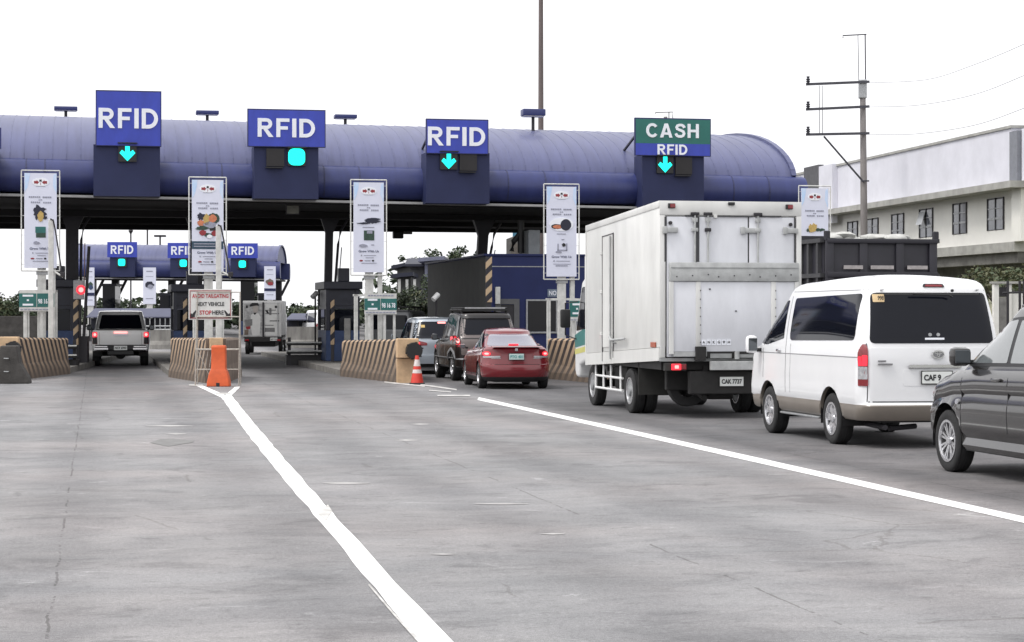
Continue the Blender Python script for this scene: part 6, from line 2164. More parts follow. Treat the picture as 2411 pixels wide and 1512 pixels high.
# chassis
mb = MB()
mb.span((-0.45, YR + 0.05, 0.60), (-0.36, 5.0, 0.86), M_chassis)
mb.span((0.36, YR + 0.05, 0.60), (0.45, 5.0, 0.86), M_chassis)
mb.span((-1.15, YR + 0.1, 0.80), (1.15, YR + 4.6, 0.93), M_chassis)
mb.span((-0.70, YR - 0.02, 0.40), (1.12, YR + 0.12, RZ(1160)), M_chassis, ch=0.02)
mb.span((-0.95, YR + 0.5, 0.45), (-0.30, YR + 0.62, 0.80), M_chassis, ch=0.02)
mb.tube([(-0.95, 0, 0.39), (0.95, 0, 0.39)], 0.09, M_chassis, 10)
mb.lathe([(0.10, -0.22), (0.21, -0.12), (0.23, 0.0), (0.21, 0.12), (0.10, 0.22)], 'y', M_chassis, 20, M=Matrix.Translation((0, 0, 0.39)))
mb.tube([(-0.9, 3.05, 0.42), (0.9, 3.05, 0.42)], 0.07, M_chassis, 10)
mb.tube([(-0.42, YR + 0.1, 0.34), (-0.42, YR + 0.9, 0.5)], 0.05, M_chassis, 10)
mb.span((-0.30, YR + 0.3, 0.30), (0.15, YR + 0.9, 0.44), M_chassis, ch=0.04)
mb.span((-0.95, 1.0, 0.36), (-0.50, 1.9, 0.80), M_chassis, ch=0.05)
mb.span((0.50, 1.0, 0.40), (0.95, 2.0, 0.80), M_chassis, ch=0.05)
mb.span((-0.35, 2.2, 0.32), (0.35, 4.6, 0.8), M_chassis, ch=0.05)
mb.build("chassis", TRK)
for sg in (-1, 1):
    mb = MB()
    mb.span((sg * 1.16 if sg < 0 else 0.62, -0.62, 0.34), (-0.62 if sg < 0 else 1.16, -0.60, 0.92), M_mud)
    mb.build("mudflap", TRK)
    mb = MB()
    x = sg * 1.12
    mb.tube([(x, 0.62, 0.58), (x, 2.62, 0.58)], 0.022, M_white, 8)
    mb.tube([(x, 0.62, 0.36), (x, 2.62, 0.36)], 0.022, M_white, 8)
    for y in (0.75, 1.45, 2.0, 2.6):
        mb.tube([(x, y, 0.36), (x, y, 0.80), (x * 0.9, y, 0.88)], 0.022, M_white, 8)
    mb.build("side_guard", TRK, smooth=40)
    wheel(TRK, sg * 1.06, 0, 0.385, 0.20, 0.23, 'steel', sg)
    wheel(TRK, sg * 0.84, 0, 0.385, 0.20, 0.23, 'steel', -sg)
    wheel(TRK, sg * 0.98, 3.05, 0.385, 0.20, 0.23, 'steel', sg)
plate(TRK, 0.005, RZ(1228), f - 0.04, "CAK 7737", 0.40, 0.15)
mb = MB()
mb.lathe([(0.33, YR + 0.75), (0.35, YR + 0.65), (0.33, YR + 0.55), (0.2, YR + 0.55), (0.2, YR + 0.75)], 'y', M_rubber, 24, M=Matrix.Translation((-0.55, 0, 0.52)), closed=True)
mb.build("spare_wheel", TRK, smooth=40)
# side door of the box
x = -BH
mb = MB()
mb.span((x - 0.012, YR + 3.05, Z0 + 0.30), (x - 0.002, YR + 3.82, Z1 - 0.30), M_box, ch=0.003)
o = sh(mb.build("side_door", TRK))
mb = MB()
mb.span((x - 0.02, YR + 3.03, Z0 + 0.10), (x - 0.004, YR + 3.05, Z1 - 0.28), M_gapg)
mb.span((x - 0.02, YR + 3.82, Z0 + 0.05), (x - 0.004, YR + 3.84, Z1 - 0.28), M_gapg)
mb.span((x - 0.02, YR + 3.03, Z1 - 0.30), (x - 0.004, YR + 3.84, Z1 - 0.285), M_gapg)
mb.tube([(x - 0.035, YR + 3.18, Z0 + 0.08), (x - 0.035, YR + 3.18, Z1 - 0.33)], 0.018, M_galv, 8)
for z in (1.5, 2.25, 2.95):
    mb.box((x - 0.02, YR + 3.88, z), (0.04, 0.12, 0.06), M_box, ch=0.008)
sh(mb.build("door_seal", o))
mb = MB()
mb.tube([(x - 0.06, YR + 3.12, 1.42), (x - 0.07, YR + 2.95, 1.36), (x - 0.07, YR + 2.0, 1.36)], 0.022, M_galv, 8)
mb.tube([(x - 0.02, YR + 2.85, 1.30), (x - 0.07, YR + 2.95, 1.36)], 0.018, M_galv, 8)
sh(mb.build("door_handle", o, smooth=40))
mb = MB()
mb.box((x - 0.015, YR + 0.33, 1.205), (0.02, 0.30, 0.085), mat("reflector_red", (0.35, 0.09, 0.05), 0.4), ch=0.005)
mb.build("side_reflector", TRK)
# cab
M_cab = mat("cab_white", (0.70, 0.70, 0.70), 0.4, var=0.08, coat=0.4)
M_cteal = mat("cab_stripe_teal", (0.03, 0.17, 0.16), 0.4, var=0.15)
M_cyel = mat("cab_stripe_yellow", (0.55, 0.52, 0.16), 0.4, var=0.15)
y0c, y1c = YR + BL + 0.08, YR + BL + 1.72
cw = 1.02
prof = [(y0c, 0.72), (y0c, 2.30), (y0c + 0.12, 2.40), (y0c + 0.85, 2.40), (y0c + 1.05, 2.33), (y1c - 0.06, 1.42), (y1c, 1.30), (y1c, 0.60), (y1c - 0.12, 0.48), (y1c - 0.32, 0.48), (y1c - 0.34, 0.72), (y0c + 0.5, 0.84), (y0c + 0.36, 0.80), (y0c + 0.2, 0.72)]
mb = MB()
mb.prism(prof, 'x', -cw, cw, M_cab)
o = mb.build("cab", TRK, smooth=30)
bv = o.modifiers.new("bevel", 'BEVEL')
bv.width = 0.06
bv.segments = 3
bv.limit_method = 'ANGLE'
bv.angle_limit = R(30)
for sg in (-1, 1):
    mb = MB()
    mb.prism(rp([(y0c + 0.22, 1.45), (y1c - 0.14, 1.38), (y0c + 1.0, 2.22), (y0c + 0.22, 2.25)], 0.06), 'x', sg * (cw + 0.004), sg * (cw - 0.02), M_glass)
    mb.build("door_window", TRK)
    mb = MB()
    mb.prism([(y0c + 0.05, 1.18), (y1c - 0.02, 1.05), (y1c - 0.02, 1.30), (y0c + 0.9, 1.42), (y0c + 0.05, 1.40)], 'x', sg * (cw + 0.003), sg * (cw - 0.01), M_cteal)
    mb.prism([(y0c + 0.05, 1.04), (y1c - 0.02, 0.92), (y1c - 0.02, 1.02), (y0c + 0.05, 1.15)], 'x', sg * (cw + 0.003), sg * (cw - 0.01), M_cyel)
    mb.build("side_stripe", TRK)
    mb = MB()
    mb.tube([(sg * cw, y1c - 0.25, 1.95), (sg * (cw + 0.20), y1c - 0.05, 1.92), (sg * (cw + 0.20), y1c - 0.05, 1.30), (sg * cw, y1c - 0.15, 1.22)], 0.014, M_black, 6)
    mb.box((sg * (cw + 0.20), y1c - 0.05, 1.62), (0.20, 0.08, 0.36), M_black, ch=0.03)
    mb.build("mirror", TRK, smooth=40)
mb = MB()
mb.add([(-0.92, y0c + 1.09, 2.25), (0.92, y0c + 1.09, 2.25), (0.94, y1c - 0.05, 1.44), (-0.94, y1c - 0.05, 1.44), (-0.92, y0c + 1.12, 2.26), (0.92, y0c + 1.12, 2.26), (0.94, y1c - 0.02, 1.46), (-0.94, y1c - 0.02, 1.46)],
       [(4, 5, 6, 7), (0, 4, 7, 3), (1, 2, 6, 5), (0, 1, 5, 4), (3, 7, 6, 2)], M_glass)
mb.build("windscreen", TRK)

# ---------------------------------------------------------------- black dump truck beyond the van
M_dump = mat("dump_body_black", (0.020, 0.019, 0.028), 0.55, var=0.3, vscale=2.5)
M_dumpr = mat("dump_rib_grey", (0.055, 0.055, 0.06), 0.6, var=0.3, vscale=4)
M_tape = mat("reflective_tape", (0.40, 0.37, 0.37), 0.4, var=0.3, vscale=12)
DT = thing("dump_truck", "black high-sided dump truck with pale reflective strips, behind the white van", "truck", (8.05, 45.3, 0), ALPHA, "lorries queuing for the toll")
W2 = 1.27
mb = MB()
mb.span((-W2, 0.0, 1.30), (W2, 0.10, 3.34), M_dump, ch=0.01)
for x in (-W2 + 0.06, -0.44, 0.40, W2 - 0.10):
    mb.span((x - 0.09, -0.06, 1.30), (x + 0.09, -0.001, 3.30), M_dump, ch=0.01)
mb.span((-W2, -0.08, 3.24), (W2, -0.001, 3.34), M_dump, ch=0.01)
mb.span((-W2, -0.08, 2.50), (W2, -0.001, 2.62), M_dump, ch=0.01)
o = mb.build("tailgate", DT, smooth=30)
mb = MB()
for x0, x1 in ((-0.90, -0.35 + -0.12), (-0.28 + 0.0, 0.24), (0.56, 1.02)):
    mb.span((x0, -0.095, 2.68), (x1, -0.062, 2.76), M_tape)
mb.build("reflective_strip", o)
mb = MB()
mb.span((-W2, 0.12, 1.30), (-W2 + 0.08, 5.4, 3.34), M_dump)
mb.span((W2 - 0.08, 0.12, 1.30), (W2, 5.4, 3.34), M_dump)
mb.span((-W2 + 0.08, 5.3, 1.30), (W2 - 0.08, 5.4, 3.6), M_dump)
mb.span((-W2, 0.12, 1.20), (W2, 5.4, 1.29), M_dump)
mb.build("dump_body", DT)
for sg in (-1, 1):
    mb = MB()
    for k in range(9):
        mb.span((sg * W2 if sg > 0 else -W2 - 0.09, 0.3 + k * 0.6, 1.3), (W2 + 0.09 if sg > 0 else -W2, 0.42 + k * 0.6, 3.3), M_dumpr)
    for z in (3.26, 2.5, 1.9, 1.35):
        mb.span((sg * (W2 + 0.002) if sg > 0 else -W2 - 0.11, 0.1, z), (W2 + 0.11 if sg > 0 else -W2 - 0.002, 5.4, z + 0.09), M_dumpr)
    mb.build("side_rib", DT)
    mb = MB()
    x = sg * (W2 - 0.02)
    mb.box((x, 0.02, 3.40), (0.12, 0.12, 0.22), M_dump, ch=0.02)
    mb.build("corner_post", DT)
    for y in (1.1, 2.4):
        wheel(DT, sg * 1.10, y, 0.5, 0.26, 0.28, 'steel', sg)
        wheel(DT, sg * 0.82, y, 0.5, 0.24, 0.28, 'steel', -sg)
    wheel(DT, sg * 1.05, 6.2, 0.5, 0.26, 0.28, 'steel', sg)
mb = MB()
mb.span((-0.5, 0.3, 0.75), (-0.35, 7.2, 1.19), M_chassis)
mb.span((0.35, 0.3, 0.75), (0.5, 7.2, 1.19), M_chassis)
mb.tube([(-0.9, 1.1, 0.5), (0.9, 1.1, 0.5)], 0.1, M_chassis, 8)
mb.tube([(-0.9, 2.4, 0.5), (0.9, 2.4, 0.5)], 0.1, M_chassis, 8)
mb.tube([(-0.9, 6.2, 0.5), (0.9, 6.2, 0.5)], 0.1, M_chassis, 8)
mb.span((-1.15, 0.1, 0.7), (1.15, 0.2, 0.9), M_chassis)
mb.build("chassis", DT)
mb = MB()
mb.span((-1.2, 5.6, 0.8), (1.2, 7.6, 2.8), mat("cab_orange_red", (0.25, 0.07, 0.03), 0.4, var=0.2), ch=0.15)
o = mb.build("cab", DT, smooth=40)
mb = MB()
mb.span((-1.205, 6.2, 1.8), (1.205, 7.3, 2.5), M_glass)
mb.build("door_window", o)
mb = MB()
rnd = random.Random(4)
for k in range(16):
    M_ = Matrix.Translation((rnd.uniform(-1.0, 0.9), rnd.uniform(0.35, 2.2), 3.30 + rnd.uniform(-0.02, 0.12))) @ Matrix.Rotation(rnd.uniform(0, 3), 4, 'Z') @ Matrix.Rotation(rnd.uniform(-0.3, 0.3), 4, 'X')
    bm = bmesh.new()
    bmesh.ops.create_icosphere(bm, subdivisions=2, radius=1)
    for v in bm.verts:
        v.co = Vector((v.co.x * 0.28, v.co.y * 0.16, v.co.z * 0.09)) * (1 + rnd.uniform(-0.1, 0.1))
    mb.addbm(bm, mat("sack_white", (0.50, 0.50, 0.48), 0.8, var=0.3), M_)
mb.span((-1.18, 0.15, 2.2), (1.18, 5.2, 3.22), M_mud)
ob = mb.build("sack_load", None, smooth=50)
ob.location = DT.location
ob.rotation_euler = DT.rotation_euler
tag(ob, "pale sacks heaped in the top of the black dump truck", "sacks", kind="stuff")

# ---------------------------------------------------------------- small printed lorry in the second lane
SL = thing("small_lorry", "small lorry with a printed figure on its rear doors, driving away past the second lane", "truck", (-10.48, 88.0, 0), 0.065, "vehicles passing the left lanes")
k = 86.0 / FPX
mb = MB()
zc = lambda y: CAM_H - (y - 738) * k
hw = 0.83
mb.span((-hw, -0.9, zc(790)), (hw, 2.2, zc(708)), mat("lorry_box_white", (0.50, 0.50, 0.50), 0.5, var=0.25, vscale=3), ch=0.02)
mb.build("cargo_box", SL, smooth=30)
mb = MB()
X_ = lambda zx: (zx - 945) / 370.0 * (1.66) / 0.96
Z_ = lambda zy: zc(738 - 0) + (1.72 - CAM_H) - ((660 + zy / 2.908) / 1.2418 - 738) * k
M_art1 = mat("print_mid_grey", (0.20, 0.20, 0.20), 0.5, var=0.4, vscale=12)
M_art2 = mat("print_pale", (0.58, 0.58, 0.57), 0.5, var=0.1)
f2 = -0.905
def art(poly, m_, kk=1):
    mb.prism([(X_(a), Z_(b)) for a, b in poly], 'y', f2 - 0.002 * kk, f2, m_)
art([(768, 655), (1108, 655), (1108, 945), (768, 945)], MATS["lorry_box_white"])
art([(775, 665), (940, 665), (940, 935), (775, 935)], mat('print_light_grey', (0.42, 0.42, 0.42), 0.5, var=0.5, vscale=9), 2)
art([(955, 665), (1100, 665), (1100, 935), (955, 935)], M_art2, 2)
art([(838, 760), (858, 745), (905, 745), (925, 780), (915, 935), (850, 935), (832, 840)], M_art2, 3)
art([(852, 690), (870, 672), (892, 676), (905, 700), (898, 730), (880, 745), (858, 730)], mat("print_face_grey", (0.36, 0.33, 0.31), 0.5, var=0.15), 4)
art([(826, 672), (850, 655), (900, 655), (912, 680), (890, 678), (850, 684), (830, 690)], M_ink, 5)
art([(858, 742), (870, 760), (888, 740), (880, 752)], M_ink, 5)
art([(783, 800), (850, 795), (850, 850), (790, 862)], M_art1, 4)
art([(790, 862), (835, 855), (830, 880), (800, 885)], M_red, 4)
art([(780, 888), (815, 885), (815, 930), (780, 932)], M_brownface, 4)
for q in ((962, 715, 1060, 722), (965, 745, 1090, 752), (1005, 805, 1090, 815), (960, 845, 1040, 852), (960, 870, 1050, 905), (1000, 700, 1020, 760)):
    art([(q[0], q[1]), (q[2], q[1]), (q[2], q[3]), (q[0], q[3])], M_art1, 3)
art([(965, 720), (985, 720), (1000, 745), (980, 745)], M_ink, 4)
art([(1050, 680), (1070, 680), (1070, 700), (1050, 700)], M_ink, 4)
art([(792, 678), (810, 678), (810, 700), (792, 700)], M_ink, 4)
mb.build("door_print", SL)
mb = MB()
mb.span((X_(940), f2 - 0.03, Z_(945)), (X_(955), f2 - 0.01, Z_(650)), M_dark)
mb.tube([(X_(1075), f2 - 0.03, Z_(945)), (X_(1075), f2 - 0.03, Z_(650))], 0.015, M_steel, 6)
mb.build("door_bar", SL)
mb = MB()
mb.span((-hw + 0.05, -0.95, 0.52), (hw - 0.05, -0.80, 0.72), M_chassis, ch=0.02)
mb.span((-hw + 0.02, -0.85, 0.70), (hw - 0.02, 2.1, zc(790) - 0.002), M_chassis)
mb.span((-0.5, -0.8, 0.32), (0.5, 2.8, 0.60), M_chassis, ch=0.03)
mb.build("chassis", SL)
mb = MB()
mb.span((-0.8, 2.3, 0.55), (0.8, 3.8, 1.75), M_cab, ch=0.12)
mb.build("cab", SL, smooth=40)
for sg in (-1, 1):
    wheel(SL, sg * 0.70, 0.1, 0.29, 0.18, 0.17, 'steel', sg)
    wheel(SL, sg * 0.70, 2.9, 0.29, 0.18, 0.17, 'steel', sg)
    mb = MB()
    mb.box((sg * 0.66, -0.96, 0.60), (0.16, 0.03, 0.08), M_redoff, ch=0.01)
    mb.build("taillight", SL)
plate(SL, 0.45, 0.64, -0.965, "RHY 512", 0.30, 0.12)
# ---------------------------------------------------------------- far toll plaza
def base(x, d):
    p = at(x, 738, d)
    return Vector((p.x, p.y, 0))
FD = 165.0
fs = FD / FPX
p0 = base(650, FD)
FAR_PLAZA, fzd = plaza_roof("toll_plaza_roof", "smaller blue barrel roof of the second toll plaza far beyond the left lanes", (p0.x, p0.y, 0), 0.0, -16.2, 0.0,
                            4.60, 5.95, 7.30, 7.0, 0.008, "toll plaza roofs", [-12, -7], ribs=0.6)
def far_sign(label, x0, x1, y0, y1, lampx, lampy):
    uc = (x0 + x1) / 2
    t = thing("lane_sign", label, "lane sign", (base(uc, FD - 1.2)), 0.0, "lane signs of the far plaza")
    q = (FD - 1.2) / FPX
    w = (x1 - x0) * q
    z = lambda y: CAM_H - (y - 738) * q
    mb = MB()
    mb.span((-w * 0.42, 0.02, z(652)), (w * 0.42, 1.0, z(y1) + 0.05), M_housing)
    mb.build("housing", t)
    mb = MB()
    mb.span((-w / 2, -0.08, z(y1)), (w / 2, 0.01, z(y0)), M_signblue)
    mb.build("sign_board", t)
    mb = MB()
    mb.block("RFID", 0, z((y0 + y1) / 2), w * 0.76, (y1 - y0) * q * 0.56, M_signwhite, y=-0.081, depth=0.03)
    mb.build("lettering", t)
    mb = MB()
    lx = (lampx - uc) * q
    mb.span((lx - 0.38, -0.10, z(lampy) - 0.38), (lx + 0.38, 0.02, z(lampy) + 0.38), M_black)
    o = mb.build("signal_box", t)
    mb = MB()
    mb.prism(rp([(lx - 0.27, z(lampy) - 0.27), (lx + 0.27, z(lampy) - 0.27), (lx + 0.27, z(lampy) + 0.27), (lx - 0.27, z(lampy) + 0.27)], 0.16), 'y', -0.13, -0.101, M_cyan)
    mb.build("green_lamp", o)
far_sign("small RFID sign at the left of the far plaza roof", 253, 323, 570, 606, 287, 618)
far_sign("small RFID sign half hidden by the vegetable banner", 395, 466, 572, 608, 432, 620)
far_sign("small RFID sign at the right end of the far plaza roof", 537, 607, 573, 608, 571, 622)
for (x, lab) in ((218, "far plaza column behind the left narrow banner"), (272, "far plaza column under the left small RFID sign"), (405, "far plaza column left of the tailgating sign"),
                 (655, "far plaza column at the right end of the far roof")):
    t = thing("roof_column", lab, "column", base(x, 171), 0, "columns of the far plaza")
    mb = MB()
    mb.span((-0.28, -0.3, 0), (0.28, 0.3, 4.55), M_col)
    mb.bar((0.25, 0, 3.2), (0.9, 0, 4.5), 0.2, 0.2, M_col)
    mb.build("shaft", t)
for (x0, x1, y0, y1, lab, i) in ((240, 272, 668, 742, "dark far booth behind the pickup", 0), (375, 404, 690, 745, "dark far booth left of the tailgating sign", 1), (565, 600, 640, 742, "dark far booth left of the small lorry", 2), (606, 640, 690, 745, "dark far booth behind the small lorry", 3)):
    q = 168 / FPX
    t = thing("toll_booth", lab, "toll booth", base((x0 + x1) / 2, 168), 0, "booths of the far plaza")
    mb = MB()
    w = (x1 - x0) * q
    zt = CAM_H - (y0 - 738) * q
    mb.span((-w / 2, 0, 0), (w / 2, 2.4, 1.1), M_boothblue)
    mb.span((-w / 2 + 0.04, 0.04, 1.1), (w / 2 - 0.04, 2.3, zt - 0.2), M_glass)
    mb.span((-w / 2 - 0.08, -0.1, zt - 0.2), (w / 2 + 0.08, 2.5, zt), M_boothnavy)
    mb.build("cabin", t)
for (x0, x1, y0, y1, lab, i) in ((203, 222, 630, 720, "narrow far banner at the left end of the far roof", 1), (337, 367, 630, 716, "narrow far banner between two small RFID signs", 2), (622, 649, 627, 706, "narrow far banner above the small lorry", 3)):
    d_ = 150.0
    q = d_ / FPX
    t = thing("banner", lab, "banner", base((x0 + x1) / 2, d_), 0, "narrow banners of the far plaza")
    w = (x1 - x0) * q
    zt, zb = CAM_H - (y0 - 738) * q, CAM_H - (y1 - 738) * q
    h = zt - zb
    mb = MB()
    mb.span((-w / 2, 0, zb), (w / 2, 0.05, zt), M_banner)
    cols = {1: (M_pgreen, M_boothblue), 2: (M_pnavy, M_print), 3: (M_brownface, M_red)}[i]
    mb.prism(blob(0, zt - 0.47 * h, w * 0.34, h * 0.09, 12, 0.2, i), 'y', -0.02, 0, cols[0])
    mb.prism(blob(0.05, zt - 0.52 * h, w * 0.25, h * 0.06, 10, 0.2, i + 5), 'y', -0.03, 0, cols[1])
    mb.span((-w * 0.25, -0.01, zt - 0.12 * h), (w * 0.25, 0, zt - 0.09 * h), M_print)
    mb.span((-w * 0.3, -0.01, zt - 0.25 * h), (w * 0.3, 0, zt - 0.24 * h), M_print)
    if i != 2:
        mb.span((-w / 2, -0.02, zt - 0.74 * h), (w / 2, 0, zt - 0.66 * h), M_housing)
    mb.span((-w * 0.3, -0.01, zt - 0.86 * h), (w * 0.3, 0, zt - 0.84 * h), M_print)
    mb.build("printed_sheet", t)
    mb = MB()
    mb.span((-0.2, 0.06, 0), (0.2, 0.2, zb + 0.3), M_bwhite)
    mb.build("support_post", t)
for (x, lab) in ((377, "small flat floodlight on the far roof"),):
    t = thing("roof_floodlight", lab, "floodlight", base(x, 171), 0)
    mb = MB()
    mb.span((-0.06, -0.06, 7.2), (0.06, 0.06, 8.0), M_dark)
    mb.span((-0.45, -0.3, 8.0), (0.45, 0.3, 8.15), M_dark)
    mb.build("lamp", t)
for (x, yt, lab) in ((308, 515, "thin mast with a small box rising behind the far roof"), (347, 515, "plain thin mast rising behind the far roof")):
    t = thing("thin_mast", lab, "mast", base(x, 190), 0, "thin masts beyond the far plaza")
    mb = MB()
    mb.tube([(0, 0, 0), (0, 0, 11.5)], 0.07, M_dark, 8)
    if x == 308:
        mb.lathe([(0.08, 9.0), (0.22, 9.25), (0.08, 9.5)], 'z', M_dark, 8)
    mb.build("shaft", t)

# grey-blue low shelter roof, fences and concrete wall between the plazas
M_shelter = mat("shelter_roof_blue_grey", (0.075, 0.08, 0.13), 0.6, var=0.25, vscale=1)
for (xa, xb, y0, y1, dd, lab) in ((203, 440, 726, 746, 128, "long low blue-grey shelter roof beyond the pickup"), (672, 722, 738, 752, 118, "low blue-grey shelter roof right of the small lorry")):
    q = dd / FPX
    t = thing("low_shelter", lab, "shelter", base((xa + xb) / 2, dd), 0, "low shelters between the plazas")
    w = (xb - xa) * q
    zt, zb = CAM_H - (y0 - 738) * q, CAM_H - (y1 - 738) * q
    mb = MB()
    mb.add([(-w / 2, 0, zb), (w / 2, 0, zb), (w / 2 - 0.2, 1.6, zt), (-w / 2 + 0.2, 1.6, zt), (-w / 2, 0, zb - 0.06), (w / 2, 0, zb - 0.06), (w / 2, 3.0, zb - 0.06), (-w / 2, 3.0, zb - 0.06)],
           [(0, 1, 2, 3), (4, 7, 6, 5), (0, 4, 5, 1), (1, 5, 6, 2), (0, 3, 7, 4), (3, 2, 6, 7)], M_shelter)
    mb.build("roof", t)
    mb = MB()
    n_ = max(2, int(w / 1.2))
    for i in range(n_ + 1):
        mb.span((-w / 2 + w * i / n_ - 0.05, 1.0, 0), (-w / 2 + w * i / n_ + 0.05, 1.1, zb - 0.06), M_dark)
    mb.span((-w / 2, 1.4, 0), (w / 2, 1.45, zb - 0.08), M_boothnavy)
    mb.build("wall", t)
wl_ = MB()
wl_.box((0, 0.2, 0.8), (4.4, 0.3, 1.6), M_dconc, ch=0.02)
o = wl_.build("low_wall")
o.location = base(-20, 92)
tag(o, "low dark grey wall at the left edge behind the concrete barrier", "wall")
t = thing("pipe_fence", "grey pipe fence in front of the far shelter, right of the pickup", "fence", base(395, 112), 0)
q = 112 / FPX
mb = MB()
for y in (768, 776):
    mb.tube([(-90 * q, 0, CAM_H - (y - 738) * q), (40 * q, 0, CAM_H - (y - 738) * q)], 0.035, M_steel, 6)
for k_ in range(12):
    mb.tube([((-90 + 12 * k_) * q, 0, 0), ((-90 + 12 * k_) * q, 0, CAM_H - (750 - 738) * q)], 0.03, M_steel, 6)
mb.build("rail", t)
M_jer = mat("weathered_concrete", (0.30, 0.29, 0.27), 0.9, var=0.6, vscale=1.6, stretch=(1, 1, 0.25), col2=(0.10, 0.095, 0.09))
for (xa, xb, dd, h, lab) in ((352, 432, 100, 0.92, "streaky concrete road barrier right of the pickup"), (672, 775, 104, 1.05, "pale concrete road barrier right of the small lorry")):
    q = dd / FPX
    w = (xb - xa) * q
    mb = MB()
    mb.prism([(0, 0), (0.6, 0), (0.55, 0.2), (0.38, 0.4), (0.34, h), (0.22, h), (0.18, 0.4), (0.04, 0.2)], 'x', -w / 2, w / 2, M_jer)
    ob = mb.build("concrete_barrier")
    ob.location = base((xa + xb) / 2, dd)
    tag(ob, lab, "barrier", "concrete road barriers between the plazas")

# ---------------------------------------------------------------- vegetation
M_leafa = mat("leaf_dark", (0.034, 0.052, 0.027), 0.7, var=0.6, vscale=0.5)
M_leafb = mat("leaf_mid", (0.070, 0.100, 0.045), 0.7, var=0.5, vscale=0.6)
M_leafc = mat("leaf_yellow", (0.115, 0.120, 0.055), 0.7, var=0.5, vscale=0.8)
M_bark = mat("bark", (0.07, 0.055, 0.045), 0.9, var=0.4, vscale=5)
def leaves(mb, c, rad, n, size, mats, rnd, squash=0.75):
    for _ in range(n):
        d_ = Vector((rnd.gauss(0, 1), rnd.gauss(0, 1), rnd.gauss(0, 1))).normalized() * (rnd.random() ** 0.45)
        p = Vector(c) + Vector((d_.x * rad, d_.y * rad, d_.z * rad * squash))
        a = Vector((rnd.uniform(-1, 1), rnd.uniform(-1, 1), rnd.uniform(-0.6, 0.6))).normalized()
        b = a.cross(Vector((rnd.uniform(-1, 1), rnd.uniform(-1, 1), rnd.uniform(-1, 1)))).normalized()
        s = size * rnd.uniform(0.5, 1.3)
        mb.add([p - a * s, p + b * s * 0.5, p + a * s, p - b * s * 0.5], [(0, 1, 2, 3)], rnd.choice(mats))
def tree(label, x, d_, h, rad, seed, kind="tree", group="trees beyond the toll lanes", dens=1.0, sparse=False, cat="tree"):
    rnd = random.Random(seed)
    t = thing(kind, label, cat, base(x, d_), 0, group)
    tr = MB()
    cr = MB()
    th = h * 0.55
    tr.tube([(0, 0, 0), (0.1, 0, th * 0.5), (0, 0.1, th)], [0.16 * h / 6, 0.12 * h / 6, 0.07 * h / 6], M_bark, 8)
    n_ = 13 if not sparse else 17
    for k_ in range(n_):
        a = rnd.uniform(0, 6.28)
        rr_ = rad * rnd.uniform(0.25, 0.85)
        c = Vector((rr_ * math.cos(a), rr_ * math.sin(a), th + (h - th) * rnd.uniform(-0.15, 0.9)))
        tr.tube([(0, 0, th * 0.8), tuple(Vector((0, 0, th * 0.8)).lerp(c, 0.55) + Vector((0, 0, 0.2))), tuple(c)], [0.05 * h / 6, 0.035 * h / 6, 0.012], M_bark, 5)
        leaves(cr, c, rad * (rnd.uniform(0.28, 0.50) if not sparse else rnd.uniform(0.16, 0.30)), int((150 if not sparse else 70) * dens), 0.085 * (d_ / 90), [[M_leafa, M_leafa, M_leafb], [M_leafb, M_leafb, M_leafc], [M_leafa, M_leafb]][k_ % 3] if not sparse else [M_leafa, M_leafb], rnd)
    tr.build("trunk", t, smooth=40)
    cr.build("crown", t, recalc=False)
    return t
tree("sparse grey-green tree behind the dark shed roofs", 985, 118, 5.4, 1.6, 3, sparse=True)
tree("dense dark tree behind the grey side of the navy office", 1090, 108, 5.0, 1.9, 4, dens=1.5)
tree("flat-topped tree touching the leaning column", 1105, 116, 5.7, 1.5, 5, sparse=True)
tree("small tree just right of the leaning column", 1163, 100, 4.4, 0.8, 6)
tree("leafy green bush beside the lilac shed wall", 1065, 96, 3.7, 1.2, 7, dens=1.3)
tree("round dark bush below the sheds", 1010, 88, 2.8, 1.0, 8, kind="bush", cat="bush")
tree("yellow-green bush left of the sheds", 945, 92, 2.9, 1.0, 9, kind="bush", cat="bush")
tree("green bush right of the far plaza near the camera post", 720, 125, 2.0, 0.9, 10, kind="bush", cat="bush")
tree("dark tree at the left edge beyond the booth", 20, 130, 3.0, 2.0, 12, dens=1.4)
tree("dark tree left of the leftmost banner stand", 70, 150, 2.9, 2.0, 13, dens=1.2)
tree("dark bush behind the leftmost notice board", 120, 120, 2.9, 1.3, 14, kind="bush", cat="bush")

tree("leafy bush filling the gap between the sheds and the grey office side", 1042, 90, 3.1, 1.1, 15, kind="bush", cat="bush", dens=1.3)
tree("low dark bush under the small camera post", 1028, 80, 1.9, 0.9, 16, kind="bush", cat="bush", dens=1.2)
# far wood: one mass along the horizon
rnd = random.Random(21)
mb = MB()
for k_ in range(150):
    x = -75 + k_ * 1.0
    h = 1.9 + 1.6 * math.sin(k_ * 0.13) ** 2 + rnd.uniform(0, 1.2)
    if -16 < x - 0 < -4:
        h += 3.2
    if x > -4:
        h += 2.0
    leaves(mb, (x, 235 + rnd.uniform(-6, 6), h * 0.5), 2.3, 100, 0.5, [M_leafa, M_leafb, M_leafa], rnd, squash=h / 4.6)
o = mb.build("far_wood", recalc=False)
tag(o, "dark green far wood along the horizon beyond both plazas", "wood", kind="stuff")

